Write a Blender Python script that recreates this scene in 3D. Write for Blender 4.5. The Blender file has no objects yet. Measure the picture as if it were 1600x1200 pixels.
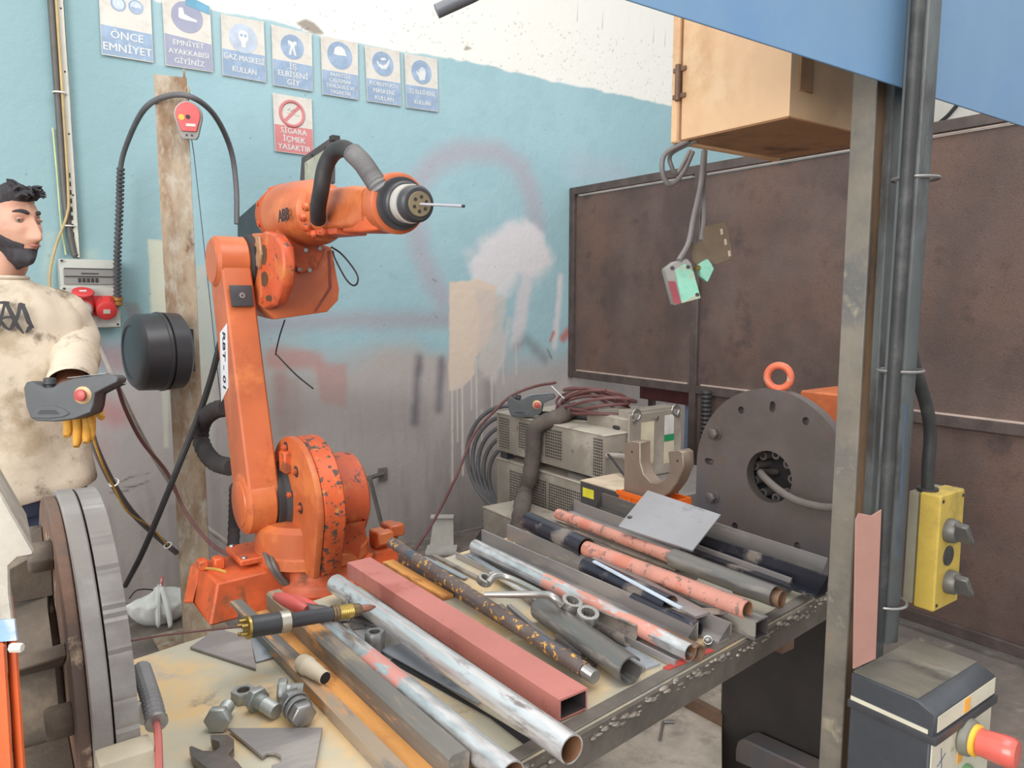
import bpy, bmesh, math, random
import numpy as np
from mathutils import Vector, Matrix, noise as mnoise
C = bpy.context.scene
COL = C.collection
PI = math.pi
random.seed(7)
# ------------------------------------------------------------------ camera
FPX, CX, CY = 1172.0, 800.0, 600.0
CAM = Vector((0.0, 0.0, 1.40))
A0 = math.radians(54.2); PT = math.radians(6.57)
F0 = Vector((math.cos(A0), math.sin(A0), 0)); RT = Vector((math.sin(A0), -math.cos(A0), 0)); ZV = Vector((0, 0, 1))
FW = F0*math.cos(PT) - ZV*math.sin(PT)
UPV = F0*math.sin(PT) + ZV*math.cos(PT)
cam_d = bpy.data.cameras.new('camera'); cam = bpy.data.objects.new('camera', cam_d); COL.objects.link(cam)
cam_d.sensor_width = 36; cam_d.lens = 36*FPX/1600; cam_d.clip_start = 0.02
m = Matrix.Identity(4)
for i, v in enumerate((RT, UPV, -FW)):
    for j in range(3): m[j][i] = v[j]
m.translation = CAM; cam.matrix_world = m
C.camera = cam
# ------------------------------------------------------------------ world, light, exposure
C.view_settings.view_transform = 'Standard'; C.view_settings.look = 'None'
C.view_settings.exposure = 0.48; C.view_settings.gamma = 1.0; C.view_settings.use_curve_mapping = False
w = bpy.data.worlds.new('world'); C.world = w; w.use_nodes = True
bg = w.node_tree.nodes['Background']; bg.inputs[0].default_value = (0.93, 0.97, 1.0, 1); bg.inputs[1].default_value = 0.78
def area(name, loc, target, sx, sy, energy, col=(1, 1, 1)):
    l = bpy.data.lights.new(name, 'AREA'); l.shape = 'RECTANGLE'; l.size = sx; l.size_y = sy; l.energy = energy; l.color = col
    o = bpy.data.objects.new(name, l); COL.objects.link(o); o.location = loc
    o.rotation_euler = (Vector(target)-Vector(loc)).to_track_quat('-Z', 'Y').to_euler(); return o
area('skylight', (1.2, 0.6, 4.6), (1.2, 1.6, 0.8), 3.2, 2.0, 62, (1, 0.985, 0.96))
area('left_fill_light', (-3.0, -0.9, 2.5), (1.6, 1.5, 1.2), 3.0, 2.6, 165, (1, 0.98, 0.95))  # fill light added at the left to brighten faces turned that way; no real door
# ------------------------------------------------------------------ pixel helpers (used once, to measure real positions)
def ray(px, py): return FW + RT*((px-CX)/FPX) + UPV*((CY-py)/FPX)
def at(px, py, d): return CAM + ray(px, py)*d
def onX(px, py, x): r = ray(px, py); return CAM + r*((x-CAM.x)/r.x)
def onY(px, py, y): r = ray(px, py); return CAM + r*((y-CAM.y)/r.y)
def onz(px, py, z): r = ray(px, py); return CAM + r*((z-CAM.z)/r.z)
def lin(c):
    c = [x/255 for x in c]
    return tuple((x/12.92 if x <= .04045 else ((x+.055)/1.055)**2.4) for x in c)
def V(*a): return Vector(a)
# ------------------------------------------------------------------ materials
MATS = {}
def mat(name, c, r=.5, m=0., v=.10, sc=9, spots=(), bump=.15, bsc=60, stretch=(1, 1, 1), alpha=1, emit=0, coat=0, attr=None, trans=0):
    """colour c (sRGB) with value noise v, then layers 'spots': (colour, threshold, scale, rough, metal, softness, (x0,x1) or None)"""
    if name in MATS: return MATS[name]
    M = bpy.data.materials.new(name); M.use_nodes = True; nt = M.node_tree; N = nt.nodes; L = nt.links
    b = N['Principled BSDF']
    def nd(t, **k):
        n = N.new(t)
        for a, q in k.items(): setattr(n, a, q)
        return n
    tc = nd('ShaderNodeTexCoord'); mp = nd('ShaderNodeMapping'); L.new(tc.outputs['Object'], mp.inputs[0]); mp.inputs['Scale'].default_value = stretch
    def noise(scale, det=5, src=None, rough=.6):
        n = nd('ShaderNodeTexNoise'); n.inputs['Scale'].default_value = scale; n.inputs['Detail'].default_value = det; n.inputs['Roughness'].default_value = rough
        L.new((src or mp).outputs[0], n.inputs['Vector']); return n
    def val(x, a, bb, c0, c1):
        q = nd('ShaderNodeMapRange'); q.interpolation_type = 'SMOOTHSTEP'
        L.new(x, q.inputs[0])
        for i, z in enumerate((a, bb, c0, c1)): q.inputs[i+1].default_value = z
        return q.outputs[0]
    def mth(op, x, y):
        q = nd('ShaderNodeMath', operation=op)
        for i, z in enumerate((x, y)):
            if isinstance(z, (int, float)): q.inputs[i].default_value = z
            else: L.new(z, q.inputs[i])
        return q.outputs[0]
    def mix(f, x, y):
        q = nd('ShaderNodeMix', data_type='RGBA'); L.new(f, q.inputs[0])
        for i, z in ((6, x), (7, y)):
            if isinstance(z, tuple): q.inputs[i].default_value = (*z, 1)
            else: L.new(z, q.inputs[i])
        return q.outputs[2]
    def mixf(f, x, y):
        q = nd('ShaderNodeMix', data_type='FLOAT'); L.new(f, q.inputs[0])
        for i, z in ((2, x), (3, y)):
            if isinstance(z, (int, float)): q.inputs[i].default_value = z
            else: L.new(z, q.inputs[i])
        return q.outputs[0]
    if attr:
        a = nd('ShaderNodeVertexColor', layer_name=attr); col = a.outputs[0]
    else:
        base = lin(c); n1 = noise(sc)
        lo = tuple(max(0, x*(1-v*1.6)) for x in base); hi = tuple(min(1, x*(1+v*1.6)) for x in base)
        col = mix(val(n1.outputs[0], .3, .7, 0, 1), lo, hi)
    rg, mt = r, m
    for s in spots:
        s = tuple(s)+(None,)*(7-len(s)); cc, th, ssc, sr, sm, soft, xr = s
        n = noise(ssc, 7, rough=.65)
        soft = soft or .03
        f = val(n.outputs[0], th-soft, th+soft, 0, 1)
        if xr:
            sx = nd('ShaderNodeSeparateXYZ'); L.new(tc.outputs['Object'], sx.inputs[0])
            nn = noise(45, 4); xx = mth('ADD', sx.outputs[0], mth('MULTIPLY', mth('SUBTRACT', nn.outputs[0], .5), .06))
            f = mth('MULTIPLY', f, mth('MULTIPLY', val(xx, xr[0]-.003, xr[0]+.003, 0, 1), val(xx, xr[1]-.003, xr[1]+.003, 1, 0)))
        col = mix(f, col, lin(cc))
        if sr is not None: rg = mixf(f, rg, sr)
        if sm is not None: mt = mixf(f, mt, sm)
    L.new(col, b.inputs['Base Color'])
    for k, z in (('Roughness', rg), ('Metallic', mt)):
        if isinstance(z, (int, float)): b.inputs[k].default_value = z
        else: L.new(z, b.inputs[k])
    if bump:
        nb = noise(bsc, 4); bp = nd('ShaderNodeBump'); bp.inputs['Strength'].default_value = bump; bp.inputs['Distance'].default_value = .003
        L.new(nb.outputs[0], bp.inputs['Height']); L.new(bp.outputs[0], b.inputs['Normal'])
    if coat: b.inputs['Coat Weight'].default_value = coat; b.inputs['Coat Roughness'].default_value = .15
    if alpha < 1: b.inputs['Alpha'].default_value = alpha
    if trans: b.inputs['Transmission Weight'].default_value = trans
    MATS[name] = M; return M
# ------------------------------------------------------------------ geometry accumulator
def frame(d, up=None):
    x = Vector(d).normalized(); u = Vector(up) if up is not None else ZV
    if abs(x.dot(u.normalized())) > .98: u = Vector((1, 0, 0)) if abs(x.x) < .9 else Vector((0, 1, 0))
    y = u.cross(x).normalized(); z = x.cross(y).normalized(); return x, y, z
class G:
    def __init__(s): s.v = []; s.f = []; s.mi = []; s.k = 0
    def mat(s, k): s.k = k; return s
    def add(s, vs, fs):
        n = len(s.v); s.v += [Vector(q) for q in vs]
        for f in fs: s.f.append([i+n for i in f]); s.mi.append(s.k)
        return s
    def box(s, c, size, ax=None):
        c = Vector(c); x, y, z = ax or (V(1, 0, 0), V(0, 1, 0), V(0, 0, 1)); a, b, h = [q/2 for q in size]
        vs = [c+x*i*a+y*j*b+z*k*h for k in (-1, 1) for j in (-1, 1) for i in (-1, 1)]
        return s.add(vs, [(0, 2, 3, 1), (4, 5, 7, 6), (0, 1, 5, 4), (2, 6, 7, 3), (0, 4, 6, 2), (1, 3, 7, 5)])
    def b2(s, lo, hi):
        lo, hi = Vector(lo), Vector(hi); return s.box((lo+hi)/2, [abs(q) for q in (hi-lo)])
    def prism(s, pts, d):
        """closed 3-D polygon pts pushed along d"""
        n = len(pts); d = Vector(d); vs = [Vector(p) for p in pts]+[Vector(p)+d for p in pts]
        return s.add(vs, [tuple(range(n))[::-1], tuple(range(n, 2*n))]+[(i, (i+1) % n, n+(i+1) % n, n+i) for i in range(n)])
    def yz(s, pts, x0, x1):
        return s.prism([V(x0, p[0], p[1]) for p in pts], V(x1-x0, 0, 0))
    def cyl(s, p0, p1, r0, r1=None, n=20, cap=True, up=None):
        p0, p1 = Vector(p0), Vector(p1); r1 = r0 if r1 is None else r1; x, y, z = frame(p1-p0, up)
        A = [y*math.cos(2*PI*i/n)+z*math.sin(2*PI*i/n) for i in range(n)]
        fs = [(i, (i+1) % n, n+(i+1) % n, n+i) for i in range(n)]
        if cap: fs += [tuple(range(n))[::-1], tuple(range(n, 2*n))]
        return s.add([p0+a*r0 for a in A]+[p1+a*r1 for a in A], fs)
    def lathe(s, p0, d, prof, n=24, up=None):
        """prof: (t along d, radius)"""
        p0 = Vector(p0); x, y, z = frame(d, up); vs = []; m_ = len(prof)
        for t, r in prof:
            for i in range(n): vs.append(p0+x*t+(y*math.cos(2*PI*i/n)+z*math.sin(2*PI*i/n))*max(r, 1e-5))
        fs = [(k*n+i, k*n+(i+1) % n, (k+1)*n+(i+1) % n, (k+1)*n+i) for k in range(m_-1) for i in range(n)]
        fs += [tuple(range(n))[::-1], tuple(range((m_-1)*n, m_*n))]
        return s.add(vs, fs)
    def pipe(s, p0, p1, ro, ri, n=24):
        p0, p1 = Vector(p0), Vector(p1); x, y, z = frame(p1-p0)
        A = [y*math.cos(2*PI*i/n)+z*math.sin(2*PI*i/n) for i in range(n)]
        vs = [p+a*r for p, r in ((p0, ro), (p1, ro), (p1, ri), (p0, ri)) for a in A]
        return s.add(vs, [(k*n+i, k*n+(i+1) % n, ((k+1) % 4)*n+(i+1) % n, ((k+1) % 4)*n+i) for k in range(4) for i in range(n)])
    def path(s, pts, r, n=10, sub=6, rr=None, closed=False, ribs=0, ribh=0):
        """smooth tube through pts; rr radii per control point"""
        P = [Vector(p) for p in pts]; R = rr or [r]*len(P); Q = []; W = []
        if sub > 1 and len(P) > 2:
            E = [P[0]*2-P[1]]+P+[P[-1]*2-P[-2]]
            for i in range(len(P)-1):
                a, b, c, d = E[i:i+4]
                for k in range(sub):
                    t = k/sub
                    Q.append(.5*((2*b)+(-a+c)*t+(2*a-5*b+4*c-d)*t*t+(-a+3*b-3*c+d)*t**3)); W.append(R[i]*(1-t)+R[i+1]*t)
            Q.append(P[-1]); W.append(R[-1])
        else: Q, W = P, R
        if ribs:
            Lc = [0]
            for i in range(1, len(Q)): Lc.append(Lc[-1]+(Q[i]-Q[i-1]).length)
            tot = Lc[-1]; m_ = int(tot/ribs)*2; q2 = []; w2 = []; j = 0
            for k in range(m_+1):
                t = tot*k/m_
                while j < len(Lc)-2 and Lc[j+1] < t: j += 1
                u = (t-Lc[j])/max(1e-9, Lc[j+1]-Lc[j]); q2.append(Q[j].lerp(Q[j+1], u)); w2.append(W[j]*(1-u)+W[j+1]*u+(ribh if k % 2 else 0))
            Q, W = q2, w2
        m_ = len(Q); T = [(Q[min(i+1, m_-1)]-Q[max(i-1, 0)]).normalized() for i in range(m_)]
        x, y, z = frame(T[0]); vs = []
        for i in range(m_):
            y = (y-T[i]*y.dot(T[i])).normalized(); z = T[i].cross(y)
            for k in range(n): vs.append(Q[i]+(y*math.cos(2*PI*k/n)+z*math.sin(2*PI*k/n))*W[i])
        fs = [(k*n+i, k*n+(i+1) % n, (k+1)*n+(i+1) % n, (k+1)*n+i) for k in range(m_-1) for i in range(n)]
        fs += [tuple(range(n))[::-1], tuple(range((m_-1)*n, m_*n))]
        return s.add(vs, fs)
    def torus(s, c, ax, R, r, n=28, k=10, a0=0, a1=2*PI, up=None):
        c = Vector(c); x, y, z = frame(ax, up); full = abs(a1-a0-2*PI) < 1e-4; m_ = n if full else n+1; vs = []
        for i in range(m_):
            a = a0+(a1-a0)*i/n; d = y*math.cos(a)+z*math.sin(a)
            for j in range(k): b = 2*PI*j/k; vs.append(c+d*(R+r*math.cos(b))+x*r*math.sin(b))
        fs = [(i*k+j, i*k+(j+1) % k, ((i+1) % m_)*k+(j+1) % k, ((i+1) % m_)*k+j) for i in range(n) for j in range(k)]
        if not full: fs += [tuple(range(k)), tuple(range(n*k, n*k+k))[::-1]]
        return s.add(vs, fs)
    def ball(s, c, r, n=14, sc=(1, 1, 1), ax=None):
        c = Vector(c); x, y, z = ax or (V(1, 0, 0), V(0, 1, 0), V(0, 0, 1)); vs = []; m_ = n//2
        for j in range(m_+1):
            p = -PI/2+PI*j/m_
            for i in range(n):
                a = 2*PI*i/n; vs.append(c+x*(r*sc[0]*math.cos(p)*math.cos(a)+1e-6*math.cos(a))+y*(r*sc[1]*math.cos(p)*math.sin(a)+1e-6*math.sin(a))+z*r*sc[2]*math.sin(p))
        return s.add(vs, [(j*n+i, j*n+(i+1) % n, (j+1)*n+(i+1) % n, (j+1)*n+i) for j in range(m_) for i in range(n)])
    def hexa(s, p0, p1, af, up=None, ch=.12):
        """hex head, across flats af, chamfered at the far end"""
        r = af/math.sqrt(3); d = Vector(p1)-Vector(p0); h = d.length
        return s.lathe(p0, d, [(0, r), (h*(1-ch*1.5), r), (h, r*(1-ch))], n=6, up=up)
    def holed(s, c, ax, outer, holes, th, up=None):
        """flat plate: outer polygon and hole polygons in the (y,z) frame of ax, thickness th along ax (triangulated)"""
        from mathutils.geometry import tessellate_polygon
        c = Vector(c); x, y, z = frame(ax, up); loops = [outer]+list(holes)
        flat = [p for l in loops for p in l]; tris = tessellate_polygon([[Vector((p[0], p[1], 0)) for p in l] for l in loops])
        n = len(flat); vs = [c+y*p[0]+z*p[1] for p in flat]+[c+y*p[0]+z*p[1]+x*th for p in flat]
        fs = [tuple(t) for t in tris]+[tuple(q+n for q in t)[::-1] for t in tris]; o = 0
        for l in loops:
            k = len(l); fs += [(o+i, o+(i+1) % k, n+o+(i+1) % k, n+o+i) for i in range(k)]; o += k
        return s.add(vs, fs)
ROOT = {}
def setp(o, label=None, cat=None, group=None, kind=None):
    for k, q in (('label', label), ('category', cat), ('group', group), ('kind', kind)):
        if q: o[k] = q
    return o
def mesh_of(name, g, mats, off, bevel=0, seg=1, smooth=38):
    me = bpy.data.meshes.new(name)
    me.from_pydata([v-off for v in g.v], [], g.f)
    if not isinstance(mats, (list, tuple)): mats = [mats]
    for q in mats: me.materials.append(q)
    if len(mats) > 1: me.polygons.foreach_set('material_index', g.mi)
    bm = bmesh.new(); bm.from_mesh(me)
    bmesh.ops.remove_doubles(bm, verts=bm.verts, dist=1e-6)
    bmesh.ops.recalc_face_normals(bm, faces=bm.faces)
    if bevel:
        ed = [e for e in bm.edges if len(e.link_faces) == 2 and e.calc_face_angle(0) > .6]
        bmesh.ops.bevel(bm, geom=ed, offset=bevel, offset_type='OFFSET', segments=seg, profile=.7, affect='EDGES', clamp_overlap=True)
    bm.to_mesh(me); bm.free()
    me.polygons.foreach_set('use_smooth', [True]*len(me.polygons))
    me.set_sharp_from_angle(angle=math.radians(smooth)); me.update()
    return me
def thing(name, label, cat, base, group=None):
    o = bpy.data.objects.new(name, None); COL.objects.link(o); o.location = base; o.empty_display_size = .05
    ROOT[o.name] = Vector(base); return setp(o, label, cat, group)
def part(name, g, mats, parent, label=None, kind=None, **k):
    me = mesh_of(name, g, mats, ROOT[parent.name], **k)
    o = bpy.data.objects.new(name, me); COL.objects.link(o); o.parent = parent; ROOT[o.name] = ROOT[parent.name]
    return setp(o, label, None, None, kind)
def solo(name, g, mats, label, cat, group=None, base=None, kind=None, **k):
    if base is None:
        n = len(g.v); base = sum(g.v, Vector())/n; base.z = min(v.z for v in g.v)
    base = Vector(base); me = mesh_of(name, g, mats, base, **k)
    o = bpy.data.objects.new(name, me); COL.objects.link(o); o.location = base; ROOT[o.name] = base
    return setp(o, label, cat, group, kind)
def struct(name, g, mats, **k): return solo(name, g, mats, None, None, kind='structure', base=(0, 0, 0), **k)
def copy_tree(o, parent=None):
    c = o.copy(); COL.objects.link(c)
    if parent is not None: c.parent = parent
    if o.name in ROOT: ROOT[c.name] = ROOT[o.name]
    for ch in [q for q in COL.objects if q.parent == o]: copy_tree(ch, c)
    return c
def text_geo(txt, size, c, ax_r, ax_u, th=.0006, bold=0, align='CENTER', space=1.0, wide=1.0):
    """lettering as real thin solids: returns G"""
    cu = bpy.data.curves.new('lettering', 'FONT'); cu.body = txt; cu.size = size; cu.align_x = align; cu.align_y = 'CENTER'
    cu.offset = bold; cu.space_line = space; cu.extrude = th/2; cu.resolution_u = 2
    o = bpy.data.objects.new('lettering', cu); COL.objects.link(o); bpy.context.view_layer.update()
    dg = bpy.context.evaluated_depsgraph_get(); me = bpy.data.meshes.new_from_object(o.evaluated_get(dg))
    g = G(); x = Vector(ax_r).normalized(); y = Vector(ax_u).normalized(); z = x.cross(y); c = Vector(c)
    g.add([c+x*(v.co.x*wide)+y*v.co.y+z*v.co.z for v in me.vertices], [tuple(p.vertices) for p in me.polygons])
    bpy.data.objects.remove(o); bpy.data.curves.remove(cu); bpy.data.meshes.remove(me); return g
def circ(r, n=24, c=(0, 0), a0=0, a1=2*PI, sy=1):
    return [(c[0]+r*math.cos(a0+(a1-a0)*i/n), c[1]+r*sy*math.sin(a0+(a1-a0)*i/n)) for i in range(n)]
# bars: local X runs along the bar, so paint and grain follow it
def bar(name, p0, p1, sec, mats, label, cat, group=None, up=None, inner=None, bevel=0, roll=0, smooth=38):
    p0, p1 = Vector(p0), Vector(p1); x, y, z = frame(p1-p0, up); Lh = (p1-p0).length
    if roll: y, z = y*math.cos(roll)+z*math.sin(roll), z*math.cos(roll)-y*math.sin(roll)
    g = G(); n = len(sec)
    if inner:
        vs = [V(t, q[0], q[1]) for t, l in ((0, sec), (Lh, sec), (Lh, inner), (0, inner)) for q in l]
        g.add(vs, [(k*n+i, k*n+(i+1) % n, ((k+1) % 4)*n+(i+1) % n, ((k+1) % 4)*n+i) for k in range(4) for i in range(n)])
        if isinstance(mats, (list, tuple)): g.mi = [0]*n+[0]*n+[1]*n+[0]*n
    else: g.prism([V(0, q[0], q[1]) for q in sec], V(Lh, 0, 0))
    me = mesh_of(name, g, mats, V(0, 0, 0), bevel=bevel, smooth=smooth); o = bpy.data.objects.new(name, me); COL.objects.link(o)
    mw = Matrix.Identity(4)
    for i, q in enumerate((x, y, z)):
        for j in range(3): mw[j][i] = q[j]
    mw.translation = p0; o.matrix_world = mw; o.rotation_mode = 'XYZ'
    return setp(o, label, cat, group)
def S_L(w, h, t): return [(0, 0), (w, 0), (w, t), (t, t), (t, h), (0, h)]
def S_U(w, h, t): return [(-w/2, 0), (w/2, 0), (w/2, h), (w/2-t, h), (w/2-t, t), (-w/2+t, t), (-w/2+t, h), (-w/2, h)]
def S_R(w, h): return [(-w/2, -h/2), (w/2, -h/2), (w/2, h/2), (-w/2, h/2)]
def S_open(r, t, a0, a1, n=20):
    o = [(r*math.cos(a0+(a1-a0)*i/n), r*math.sin(a0+(a1-a0)*i/n)) for i in range(n+1)]
    return o+[((r-t)*math.cos(a0+(a1-a0)*i/n), (r-t)*math.sin(a0+(a1-a0)*i/n)) for i in range(n, -1, -1)]
# ------------------------------------------------------------------ setting: floor, painted wall, partition
WY = 3.74
gx = np.concatenate([np.linspace(-3.2, -.25, 20)[:-1], np.arange(-.25, 4.6, .0075), np.linspace(4.62, 7.5, 20)])
gz = np.concatenate([np.arange(0, 3.1, .0075), np.linspace(3.12, 4.4, 12)])
XX, ZZ = np.meshgrid(gx, gz, indexing='ij'); rng = np.random.RandomState(3)
def vnoise(x, y, s, seed):
    r = np.random.RandomState(seed).rand(256, 256); u = x*s+40; v = y*s+40
    i = np.floor(u).astype(int); j = np.floor(v).astype(int); fu = u-i; fv = v-j; fu = fu*fu*(3-2*fu); fv = fv*fv*(3-2*fv)
    g_ = lambda a, b: r[a % 256, b % 256]
    return (g_(i, j)*(1-fu)+g_(i+1, j)*fu)*(1-fv)+(g_(i, j+1)*(1-fu)+g_(i+1, j+1)*fu)*fv
def fbm(x, y, s, seed, o=5): return sum(vnoise(x, y, s*2**k, seed+k)*.5**k for k in range(o))/sum(.5**k for k in range(o))
def sst(x, a, b): t = np.clip((x-a)/(b-a), 0, 1); return t*t*(3-2*t)
def wpt(p): q = onY(p[0], p[1], WY); return (q.x, q.z)
def sd_poly(pts):
    P = [wpt(p) for p in pts]; d = np.full(XX.shape, 1e9); ins = np.zeros(XX.shape, bool)
    for (ax, ay), (bx, by) in zip(P, P[1:]+P[:1]):
        ex, ey = bx-ax, by-ay; t = np.clip(((XX-ax)*ex+(ZZ-ay)*ey)/(ex*ex+ey*ey+1e-12), 0, 1)
        d = np.minimum(d, np.hypot(XX-ax-t*ex, ZZ-ay-t*ey))
        c_ = ((ay > ZZ) != (by > ZZ)) & (XX < (bx-ax)*(ZZ-ay)/(by-ay+1e-12)+ax); ins ^= c_
    return np.where(ins, -d, d)
def sd_line(pts):
    P = [wpt(p) for p in pts]; d = np.full(XX.shape, 1e9)
    for (ax, ay), (bx, by) in zip(P, P[1:]):
        ex, ey = bx-ax, by-ay; t = np.clip(((XX-ax)*ex+(ZZ-ay)*ey)/(ex*ex+ey*ey+1e-12), 0, 1)
        d = np.minimum(d, np.hypot(XX-ax-t*ex, ZZ-ay-t*ey))
    return d
n_f = fbm(XX, ZZ, 9, 11)-.5; n_c = fbm(XX, ZZ, 1.6, 31)-.5; n_h = fbm(XX, ZZ, 40, 51, 3)-.5; n_v = fbm(XX*1.0, ZZ*.12, 22, 71, 4)-.5
col = np.zeros(XX.shape+(3,)); col[:] = lin((150, 182, 189))
def lay(mask, c, a=1.0):
    global col
    mask = np.clip(mask*a, 0, 1)[..., None]; col = col*(1-mask)+np.array(lin(c))*mask
def P_(pts, c, a=1, soft=.006, rag=.03): lay(1-sst(sd_poly(pts)+n_f*rag, -soft, soft), c, a)
def L_(pts, wd, c, a=1, soft=.02, rag=.03): lay(1-sst(sd_line(pts)-wd+n_f*rag, -soft, soft), c, a)
lay(sst(n_c, -.2, .25), (158, 190, 197), .8)
lay(sst(n_f, .02, .2), (142, 174, 182), .25)
P_([(-60, -120), (150, -120), (260, 260), (240, 520), (-60, 520)], (138, 168, 172), .8, .2, .1)
# soot and bare plaster on the lower wall
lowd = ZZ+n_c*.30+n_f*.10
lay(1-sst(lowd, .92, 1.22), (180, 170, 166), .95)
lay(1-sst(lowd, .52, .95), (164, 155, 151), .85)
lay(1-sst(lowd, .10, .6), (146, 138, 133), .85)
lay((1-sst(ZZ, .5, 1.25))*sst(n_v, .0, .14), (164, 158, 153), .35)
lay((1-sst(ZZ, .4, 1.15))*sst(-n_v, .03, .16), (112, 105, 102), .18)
# sprayed and brushed marks
G1 = (166, 163, 173)
L_([(694, 470), (672, 430), (655, 390), (645, 330), (652, 285), (680, 252), (725, 236), (780, 238), (815, 262), (832, 310), (838, 350)], .065, G1, .8, .06)
L_([(410, 505), (560, 500), (720, 500)], .05, (158, 155, 163), .8, .05)
L_([(905, 262), (960, 275), (1000, 300)], .10, (168, 176, 188), .45, .09)
L_([(430, 560), (490, 562)], .05, (187, 132, 122), .65, .03); L_([(440, 590), (438, 640)], .03, (170, 128, 120), .5, .03)
P_([(495, 565), (545, 568), (540, 635), (500, 630)], (186, 126, 118), .5, .02); P_([(430, 590), (470, 590), (470, 680), (430, 680)], (165, 122, 112), .3, .03)
L_([(600, 560), (690, 565)], .05, (180, 165, 155), .5, .05); L_([(450, 640), (640, 650)], .12, (146, 138, 134), .5, .1)
L_([(656, 560), (651, 600), (648, 660)], .022, (96, 94, 102), .8, .03); L_([(690, 562), (686, 640)], .022, (100, 98, 106), .75, .03)
P_([(748, 370), (790, 352), (826, 342), (850, 372), (862, 410), (840, 440), (812, 436), (790, 466), (742, 452), (730, 410)], (214, 209, 210), .95, .05, .12)
P_([(702, 440), (748, 437), (775, 448), (770, 520), (744, 560), (742, 585), (722, 604), (701, 612)], (216, 198, 180), 1, .008, .02)
P_([(745, 452), (792, 466), (788, 560), (770, 600), (744, 575)], (203, 190, 182), .75, .02, .08)
L_([(822, 440), (812, 500), (806, 540)], .05, (205, 200, 203), .9, .03); L_([(876, 432), (872, 480), (867, 540)], .022, (212, 208, 208), .9, .02)
L_([(795, 500), (786, 560), (772, 590)], .02, (200, 192, 190), .8, .02)
L_([(806, 545), (822, 530), (850, 560)], .03, (120, 118, 124), .6, .04); L_([(762, 600), (765, 640)], .03, (118, 114, 118), .5, .04)
L_([(888, 518), (880, 528)], .03, (186, 92, 84), .8, .02); L_([(865, 520), (860, 532)], .01, (186, 92, 84), .7, .01)
L_([(890, 560), (860, 600)], .05, (170, 160, 155), .5, .05)
for px_, y0, y1, wd in ((706, 595, 760, .006), (714, 600, 690, .004), (722, 590, 742, .006), (736, 575, 640, .004), (744, 560, 660, .005), (786, 560, 600, .004), (768, 590, 650, .005), (752, 640, 700, .003), (806, 540, 585, .004)):
    L_([(px_, y0), (px_+1, y1)], wd, (212, 200, 190), .9, .004, .006)
# cream squares beside the column, red smear by the man
P_([(232, 375), (262, 376), (264, 500), (237, 498)], (203, 205, 186), 1, .006, .01); P_([(300, 418), (322, 416), (336, 500), (333, 720), (306, 700)], (190, 190, 178), .8, .02, .03)
P_([(70, 365), (83, 366), (84, 470), (60, 470)], (168, 186, 180), .6, .02); P_([(122, 392), (152, 392), (152, 470), (120, 470)], (170, 186, 176), .5, .02)
P_([(252, 600), (262, 600), (264, 700), (256, 700)], (196, 196, 180), .8, .006, .01)
L_([(140, 555), (175, 560), (200, 560)], .06, (170, 100, 104), .55, .05); L_([(160, 640), (180, 650)], .05, (184, 104, 106), .5, .05); L_([(135, 700), (150, 700)], .06, (176, 140, 140), .4, .06)
P_([(190, 470), (215, 474), (222, 500), (200, 498)], (140, 142, 140), .8, .01)
# cracks
for cr in ([(185, 755), (205, 745), (222, 742), (238, 738)], [(180, 762), (210, 760), (232, 752)], [(172, 770), (200, 766)], [(610, 430), (622, 437)], [(676, 436), (682, 440)], [(678, 492), (684, 497)], [(855, 545), (862, 560)]):
    L_(cr, .002, (70, 66, 66), .85, .004, .012)
# upper wall: pale render above the sloping paint line, thin grey-blue band behind the signs
line = [(150, -60), (245, 2), (300, 9), (420, 30), (520, 62), (600, 74), (690, 90), (760, 103), (840, 122), (930, 140), (1040, 163), (1300, 222), (1700, 300)]
P_([(228, -30), (430, 22), (690, 84), (690, 176), (430, 136), (228, 98)], (163, 190, 195), .75, .006, .01)
lay(1-sst(sd_poly(line+[(1900, 340), (1900, -1200), (150, -1200)])+n_f*.03, -.006, .006), (232, 229, 221), 1)
P_([(462, 36), (478, 30), (492, 36), (508, 54), (490, 52), (470, 42)], (152, 141, 130), .95, .006, .03); P_([(722, 76), (730, 71), (740, 76), (728, 80)], (160, 150, 138), .9, .005, .02)
speck = (rng.rand(*XX.shape) > .9992) | ((rng.rand(*XX.shape) > .965) & (n_h > .06) & (sd_poly(line+[(1900, 340), (1900, -1200), (150, -1200)]) < 0))
sp2 = speck.astype(float); pass
lay(sp2*(n_h > -.05), (112, 106, 98), .5)
nx, nz = XX.shape
dz = (n_h*.0016+n_f*.003)
verts = np.stack([XX, np.full(XX.shape, WY)+dz, ZZ], -1).reshape(-1, 3)
ii = np.arange(nx*nz).reshape(nx, nz); faces = np.stack([ii[:-1, :-1], ii[1:, :-1], ii[1:, 1:], ii[:-1, 1:]], -1).reshape(-1, 4)
me = bpy.data.meshes.new('wall_back'); me.vertices.add(len(verts)); me.vertices.foreach_set('co', verts.ravel())
me.loops.add(faces.size); me.loops.foreach_set('vertex_index', faces.ravel().astype(np.int32)); me.polygons.add(len(faces))
me.polygons.foreach_set('loop_start', np.arange(0, faces.size, 4, dtype=np.int32)); me.update(calc_edges=True); me.validate()
ca = me.color_attributes.new('Col', 'FLOAT_COLOR', 'POINT'); ca.data.foreach_set('color', np.concatenate([col.reshape(-1, 3), np.ones((nx*nz, 1))], 1).ravel().astype(np.float32))
me.materials.append(mat('wall_paint', (0, 0, 0), .85, attr='Col', bump=.5, bsc=70, spots=[((120, 120, 116), .74, 150, .9, 0, .02)]))
o = bpy.data.objects.new('wall_back', me); COL.objects.link(o); setp(o, kind='structure'); me.polygons.foreach_set('use_smooth', [True]*len(me.polygons))
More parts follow.
